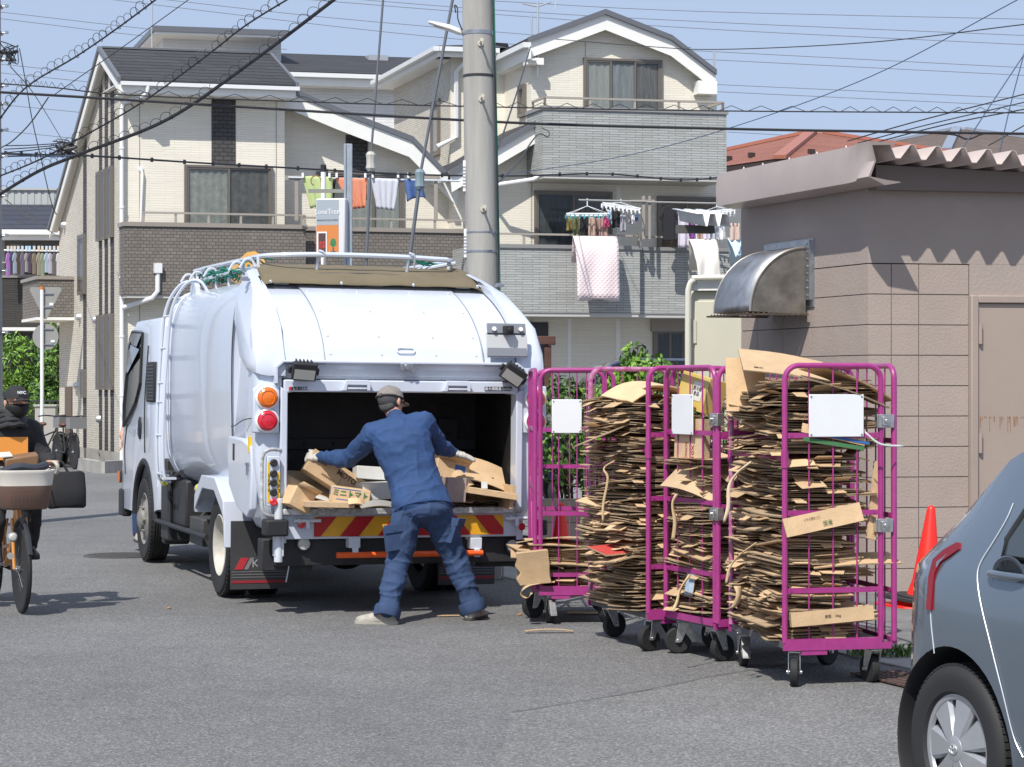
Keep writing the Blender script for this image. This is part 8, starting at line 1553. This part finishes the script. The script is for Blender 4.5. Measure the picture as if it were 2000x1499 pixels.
def cbox(label, c, d, rot, faces=None, m=None, name='carton', flaps=False, extra=None):
    e = thing(name, label, 'carton', c); e.rotation_euler = [R_(a) for a in rot]; q = MB(); X, Yd, Z = d[0]/2, d[1]/2, d[2]/2; q.box(-X,X,-Yd,Yd,-Z,Z); q.build('box', m or cbd, e, bevel=.003)
    if flaps: q = MB(); q.add([(-X,-Yd,Z),(X,-Yd,Z),(X,-Yd-.07,Z+.03),(-X,-Yd-.07,Z+.03)], [(0,1,2,3)]); q.add([(-X,Yd,Z),(X,Yd,Z),(X,Yd+.03,Z+.08),(-X,Yd+.03,Z+.08)], [(0,1,2,3)]); [setattr(o.modifiers.new('s','SOLIDIFY'), 'thickness', .004) for o in q.each('flap', m or cbd, e, flip=False)]
    if extra: extra(e, X, Yd, Z)
    return e
A = TF.yaw*57.3
cbox('long printed carton held by the worker\'s left glove', W(656,934,15.50), (.48,.10,.17), (-12,33,A-4), extra=lambda e,X,Y_,Z: (text('lettering', '阿蘇', .055, ink, e, (-.16,-Y_-.002,.035), (R_(90),0,0), .0006), text('lettering', 'MOTO', .052, ink, e, (.055,-Y_-.002,.03), (R_(90),0,0), .0006, bold=.001), (lambda q: (q.tube([(-.045+.075*math.cos(R_(a)),-Y_-.001,-.02+.075*math.sin(R_(a))) for a in range(-40,100,10)], .0018, 4), q.build('green_arc', inkg, e)))(MB()), text('lettering', '白菜産地直送', .018, ink, e, (-.06,-Y_-.002,-.045), (R_(90),0,0), .0004)))
cbox('mini tomato carton with green lettering lying in the hopper', W(683,968,15.22), (.27,.20,.105), (0,8,A-12), extra=lambda e,X,Y_,Z: (text('lettering', 'ミニトマト', .050, inkg, e, (0,-Y_-.002,.010), (R_(90),0,0), .0006, bold=.0012), (lambda q: (q.box(-X*.9,X*.5,-Y_-.001,-Y_,.040,.046), q.box(-X*.7,X*.9,-Y_-.001,-Y_,-.034,-.028), q.box(-X-.001,-X,-.04,.04,-.01,.045), q.build('blue_print', inkb, e)))(MB())))
cbox('white foam box behind the worker in the hopper, lower one', W(742,958,15.45), (.30,.22,.115), (0,-2,A), m=cbw, name='foam_box'); cbox('white foam box tilted on the lower one', W(728,926,15.60), (.26,.20,.09), (-6,4,A-6), m=cbw, name='foam_box')
cbox('open tan carton wedged at the left end of the hopper', W(577,975,15.20), (.16,.25,.14), (0,28,A+10), flaps=True); cbox('dark shaded tray carton lying flat left of the tomato carton', W(640,985,15.12), (.34,.20,.04), (0,2,A-4), m=cbm)
cbox('open tray carton with a blue panel right of the worker', W(872,922,15.75), (.25,.22,.13), (-8,14,A+6), flaps=True, extra=lambda e,X,Y_,Z: (lambda q: (q.box(X*.1,X*.75,-Y_-.002,-Y_,-Z*.6,Z*.7), q.build('blue_panel', inkb, e)))(MB()))
cbox('pinkish grey board box beside the worker\'s right hip', W(884,956,15.60), (.14,.20,.17), (0,3,A), m=mat('card_pinkgrey', (.34,.27,.25), .8, var=.08, vs=9)); cbox('long shallow tray on the right of the hopper', W(955,963,15.62), (.36,.24,.045), (0,9,A-4)); cbox('narrow carton end standing at the right of the hopper', W(990,970,15.7), (.03,.25,.17), (0,8,A))
card('big tan sheet sloping down at the right of the hopper', W(940,925,15.80), (.36,.30,.006), (34,16,A), bend=.02); card('curled tan flap on the tray in the hopper', W(900,938,15.62), (.10,.20,.006), (40,-30,A), bend=.02); card('small white card lying on the right heap in the hopper', W(946,948,15.55), (.045,.05,.004), (75,4,A), mats=[cbw, cbw]); card('grey curved sheet low at the left of the lip', W(740,988,15.12), (.28,.14,.005), (14,2,A), mats=[mat('card_grey', (.30,.29,.28), .8), cbe], bend=.02); card('bent tan strip sticking over the lip by the tomato carton', W(697,984,15.08), (.13,.05,.006), (50,12,A+5), bend=.03)
card('pale sheet edge slanting at the left of the hopper', W(610,968,15.30), (.26,.2,.005), (8,16,A), mats=[cbw, cbe]); card('dark folded sheet behind the white foam boxes', W(610,950,15.6), (.4,.3,.006), (30,10,A), mats=[cbm, cbe], bend=.02)
# ---------------- silver-blue hatchback ----------------
hf_ = Vector((.37,-.93,0)).normalized(); hl_ = Vector((.93,.37,0)).normalized(); CO = Vector((1.602,7.84,0))+hl_*.80
car = thing('parked_car', 'slate blue hatchback at the right edge with its rear wheel and tail lamp showing', 'car', CO, math.atan2(hf_.y, hf_.x))
cpt = mat('car_slate', (.135,.17,.21), .24, .45, var=.02, vs=2, coat=1); 
# stations: x, half width, bottom, belt, top, roof half width
ST = [(-.515,.52,.36,.80,.90,.50),(-.50,.62,.30,.84,.95,.56),(-.45,.715,.26,.90,1.01,.60),(-.36,.785,.24,.93,1.07,.62),(-.26,.822,.22,.95,1.14,.63),(-.12,.842,.20,.955,1.27,.625),(.02,.848,.19,.955,1.385,.61),(.18,.850,.18,.955,1.455,.60),(.5,.850,.17,.955,1.50,.59),(1.0,.850,.17,.95,1.525,.585),(1.5,.850,.17,.945,1.51,.58),(1.85,.848,.17,.94,1.43,.60),(2.2,.842,.17,.93,1.22,.66),(2.5,.83,.18,.91,1.03,.70),(2.8,.80,.20,.87,.96,.66),(3.05,.72,.24,.78,.86,.58),(3.17,.58,.30,.66,.72,.48)]
def wat(x, i=1):
    for a, b in zip(ST, ST[1:]):
        if a[0] <= x <= b[0]: t = (x-a[0])/(b[0]-a[0]); return a[i]*(1-t)+b[i]*t
    return ST[0][i] if x < ST[0][0] else ST[-1][i]
def ysurf(x, z):
    w_, zb, be, zt, rw = (wat(x, i) for i in range(1, 6))
    pts = [(w_*.94,zb),(w_*.985,zb+.10),(w_,.50),(w_*.997,.72),(w_*.985,be-.07),(w_*.965,be),(w_*.93*.6+rw*.4,be+(zt-be)*.45),(rw,zt-.06),(rw*.8,zt-.015)]
    for (a, za), (b, zb_) in zip(pts, pts[1:]):
        if za <= z <= zb_: t = (z-za)/max(1e-6, zb_-za); return a*(1-t)+b*t
    return pts[0][0] if z < zb else pts[-1][0]
xs_ = sorted(set([s[0] for s in ST]+[-.19,-.06,.1,.3,.75]))
def sec_(x):
    w_, zb, be, zt, rw = (wat(x, i) for i in range(1, 6))
    h = [(0,zb),(w_*.7,zb),(w_*.94,zb+.01),(w_*.985,zb+.10),(w_,.50),(w_*.997,.72),(w_*.985,be-.07),(w_*.965,be),(w_*.93*.6+rw*.4,be+(zt-be)*.45),(rw,zt-.06),(rw*.8,zt-.015),(rw*.4,zt),(0,zt+.004)]
    return [Vector((x,-y,z)) for y, z in h]+[Vector((x,y,z)) for y, z in reversed(h[1:-1])]
q = MB(); q.loft([sec_(x) for x in xs_]); cb_ = q.build('body', cpt, car, ang=30)
cut = MB(); 
for x in (0,2.46):
    for s_ in (-1,1): cut.cyl((x,s_*1.0,.30),(x,s_*.58,.30),.365,n=48)
cu = cut.build('cutter', cpt, car); bo = cb_.modifiers.new('b','BOOLEAN'); bo.operation = 'DIFFERENCE'; bo.object = cu; bo.solver = 'EXACT'; bpy.context.view_layer.update()
me = bpy.data.meshes.new_from_object(cb_.evaluated_get(bpy.context.evaluated_depsgraph_get())); cb_.modifiers.clear(); cb_.data = me; me.name = 'body'; me.set_sharp_from_angle(angle=R_(30)); bpy.data.objects.remove(cu)
for x in (0,2.46):
    for s_ in (-1,1):
        q = MB(); q.lathe([(.362,-.30),(.362,-.012),(.366,-.004)], (x,s_*.845,.30), (0,s_,0), 40, caps=False); q.cyl((x,s_*.52,.30),(x,s_*.58,.30),.37,n=32); q.build('wheel_well', blackm, car, flip=False)
        q = MB(); q.lathe([(.19,-.085),(.235,-.092),(.283,-.090),(.298,-.07),(.302,-.03),(.302,.03),(.298,.07),(.283,.088),(.262,.094),(.235,.093),(.205,.088),(.19,.07)], (x,s_*.745,.300), (0,s_,0), 64, caps=False)
        for k in range(72): M = Matrix.Translation((x,s_*.745,.300)) @ Matrix.Rotation(6.28318*k/72, 4, 'Y'); [q.box(-.009,.009,y0,y1,.296,.3035, M=M) for y0, y1 in ((-.075,-.03),(-.02,.02),(.03,.075))]
        ty = q.build('tyre', mat('car_tyre', (.022,.022,.023), .7), car)
        q = MB(); R0 = .200; yc = .815 if 1 else 0; cc = (x,s_*.815,.300)
        q.lathe([(R0,-.04),(R0+.003,-.004),(R0-.006,.006),(R0-.022,.004),(R0-.028,-.006)], cc, (0,s_,0), 64, caps=False); q.lathe([(.055,.004),(.045,.016),(.030,.020),(0,.021)], cc, (0,s_,0), 40); q.lathe([(0,-.035),(R0,-.035)], cc, (0,s_,0), 40)
        for k in range(7):
            a = 6.28318*k/7+.22; M = Matrix.Translation(cc) @ Matrix.Rotation(-a*s_, 4, 'Y'); tri = []
            for rr1, wd, hh in ((.030,.022,.016),(.070,.034,.013),(.120,.050,.006),(.178,.066,.001)): tri.append([Vector((-wd,s_*(hh-.012),rr1)),Vector((-wd*.75,s_*hh,rr1)),Vector((wd*.75,s_*hh,rr1)),Vector((wd,s_*(hh-.012),rr1)),Vector((wd,s_*-.03,rr1)),Vector((-wd,s_*-.03,rr1))])
            q.loft([[M @ v for v in r] for r in tri])
        hc_ = q.build('wheel_cover', mat('cover_silver', (.42,.43,.45), .35, .5, var=.05, vs=20), ty, ang=30)
        q = MB(); q.cyl((x,s_*.795,.300),(x,s_*.798,.300),.19,n=40); q.build('brake_drum', blackm, ty)
        q = MB(); c3 = Vector((x,s_*.838,.300)); 
        for rx, rz, oz in ((.024,.017,0),(.009,.015,-.001),(.015,.007,.008)): q.tube([c3+Vector((rx*math.cos(a_*.3927),0,oz+rz*math.sin(a_*.3927))) for a_ in range(16)], .0022, 6, closed=True)
        q.build('emblem', alu, hc_)
q = MB(); q.cyl((0,-.7,.30),(0,.7,.30),.03); q.cyl((2.46,-.7,.30),(2.46,.7,.30),.03); q.build('axle', blackm, car)
def cpx(px_, py_, out=0):
    u = (px_-HX)/FPX; x = 0; 
    for _ in range(30):
        z = max(.2, EYE-(py_-HY)/FPX*(CO+hf_*x-hl_*.8).y); y = -(ysurf(x, z)+out); p = CO+hl_*y; x_ = (u*p.y-p.x)/(hf_.x-u*hf_.y); x = x*.5+x_*.5
    Y = (CO+hf_*x+hl_*y).y; return Vector((x, y, EYE-(py_-HY)/FPX*Y))
zpt = lambda a, b: (1690+a/2.42, 880+b/2.42)
dl = [cpx(*zpt(a,b), .004) for a, b in ((700,250),(665,330),(600,440),(550,520),(530,590),(545,720),(600,950),(650,1150),(700,1350),(745,1450))]
q = MB(); q.tube(smooth_path(dl,5), .0024, 6); q.build('door_gap_highlight', mat('edge_highlight', (.6,.63,.67), .25, .4), car)  # bright tube paints the highlight that runs along the door gap
for s_ in (-1,1):
    wp = [(.26,1.00),(.24,1.06),(.30,1.20),(.45,1.37),(.75,1.43),(1.5,1.44),(1.95,1.30),(2.2,1.08),(2.15,1.0),(1.2,.99)]
    q = MB(); q.add([(x, s_*(ysurf(x,z)+.004), z) for x, z in wp], [tuple(range(len(wp)))]); q.build('side_window', MATS['cab_glass'], car, flip=False)
    q = MB(); q.tube([(x, s_*(ysurf(x,z)+.003), z) for x, z in wp], .011, 6, closed=True); q.build('window_trim', mat('trim_black', (.02,.02,.022), .4), car)
q = MB(); hp_ = cpx(1965,1124,.012); q.loft([[hp_+Vector((t, -.012*k, 0))+Vector((0,.010*math.cos(R_(a)),.014*k2*math.sin(R_(a)))) for a in range(0,360,30)] for t, k, k2 in ((-.105,0,.6),(-.08,1,1.1),(-.02,1.4,1),(.06,1.4,1),(.10,.6,.9),(.115,0,.6))]); q.build('door_handle', cpt, car, ang=60)
q = MB(); q.lathe([(.0,.0),(.055,.0),(.066,.004),(.07,.0)], (0,0,0), (0,-1,0), 32); o = q.build('handle_recess', mat('recess_shade', (.05,.065,.085), .3, .5, coat=1), car); o.location = hp_+Vector((.0,.010,-.003)); o.scale = (1.4,1,1)  # disc in darker body colour paints the shade inside the handle hollow
q = MB(); lp = [cpx(*zpt(a,b), .009) for a, b in ((446,440),(440,468),(350,530),(325,580),(308,755),(286,752),(296,600),(318,515),(370,468),(430,434))]; q.add(lp+[p+Vector((.02,.03,0)) for p in lp], [tuple(range(10))]+[(i,(i+1)%10,10+(i+1)%10,10+i) for i in range(10)]); q.build('tail_lamp', mat('tail_red', (.20,.004,.010), .25, spec=.25), car, flip=False)
q = MB(); q.tube(smooth_path([cpx(*zpt(a,b), .001) for a, b in ((308,758),(312,830),(326,960))],5), .0025, 5); q.build('bumper_gap_highlight', mat('edge_highlight', ()) if 0 else MATS['edge_highlight'], car)  # the highlight on the bumper seam, painted as a bright line
q = MB(); q.add([(-.36,-.44,1.075),(-.36,.44,1.075),(-.02,.42,1.36),(-.02,-.42,1.36)], [(0,1,2,3)]); q.M = Matrix.Translation((-.012,0,.02)); q.build('rear_window', MATS['cab_glass'], car)
q = MB(); q.add([(1.92,-.55,1.40),(1.92,.55,1.40),(2.46,.64,1.08),(2.46,-.64,1.08)], [(0,1,2,3)]); q.M = Matrix.Translation((.03,0,.03)); q.build('windscreen', MATS['cab_glass'], car)
for s_ in (-1,1): q = MB(); q.ell((3.02,s_*.60,.68), (.10,.12,.09), 14, 10); q.build('headlight', MATS['clear_lens'], car); q = MB(); q.ell((2.02,s_*.93,1.02), (.07,.10,.07), 14, 10); q.build('door_mirror', cpt, car)
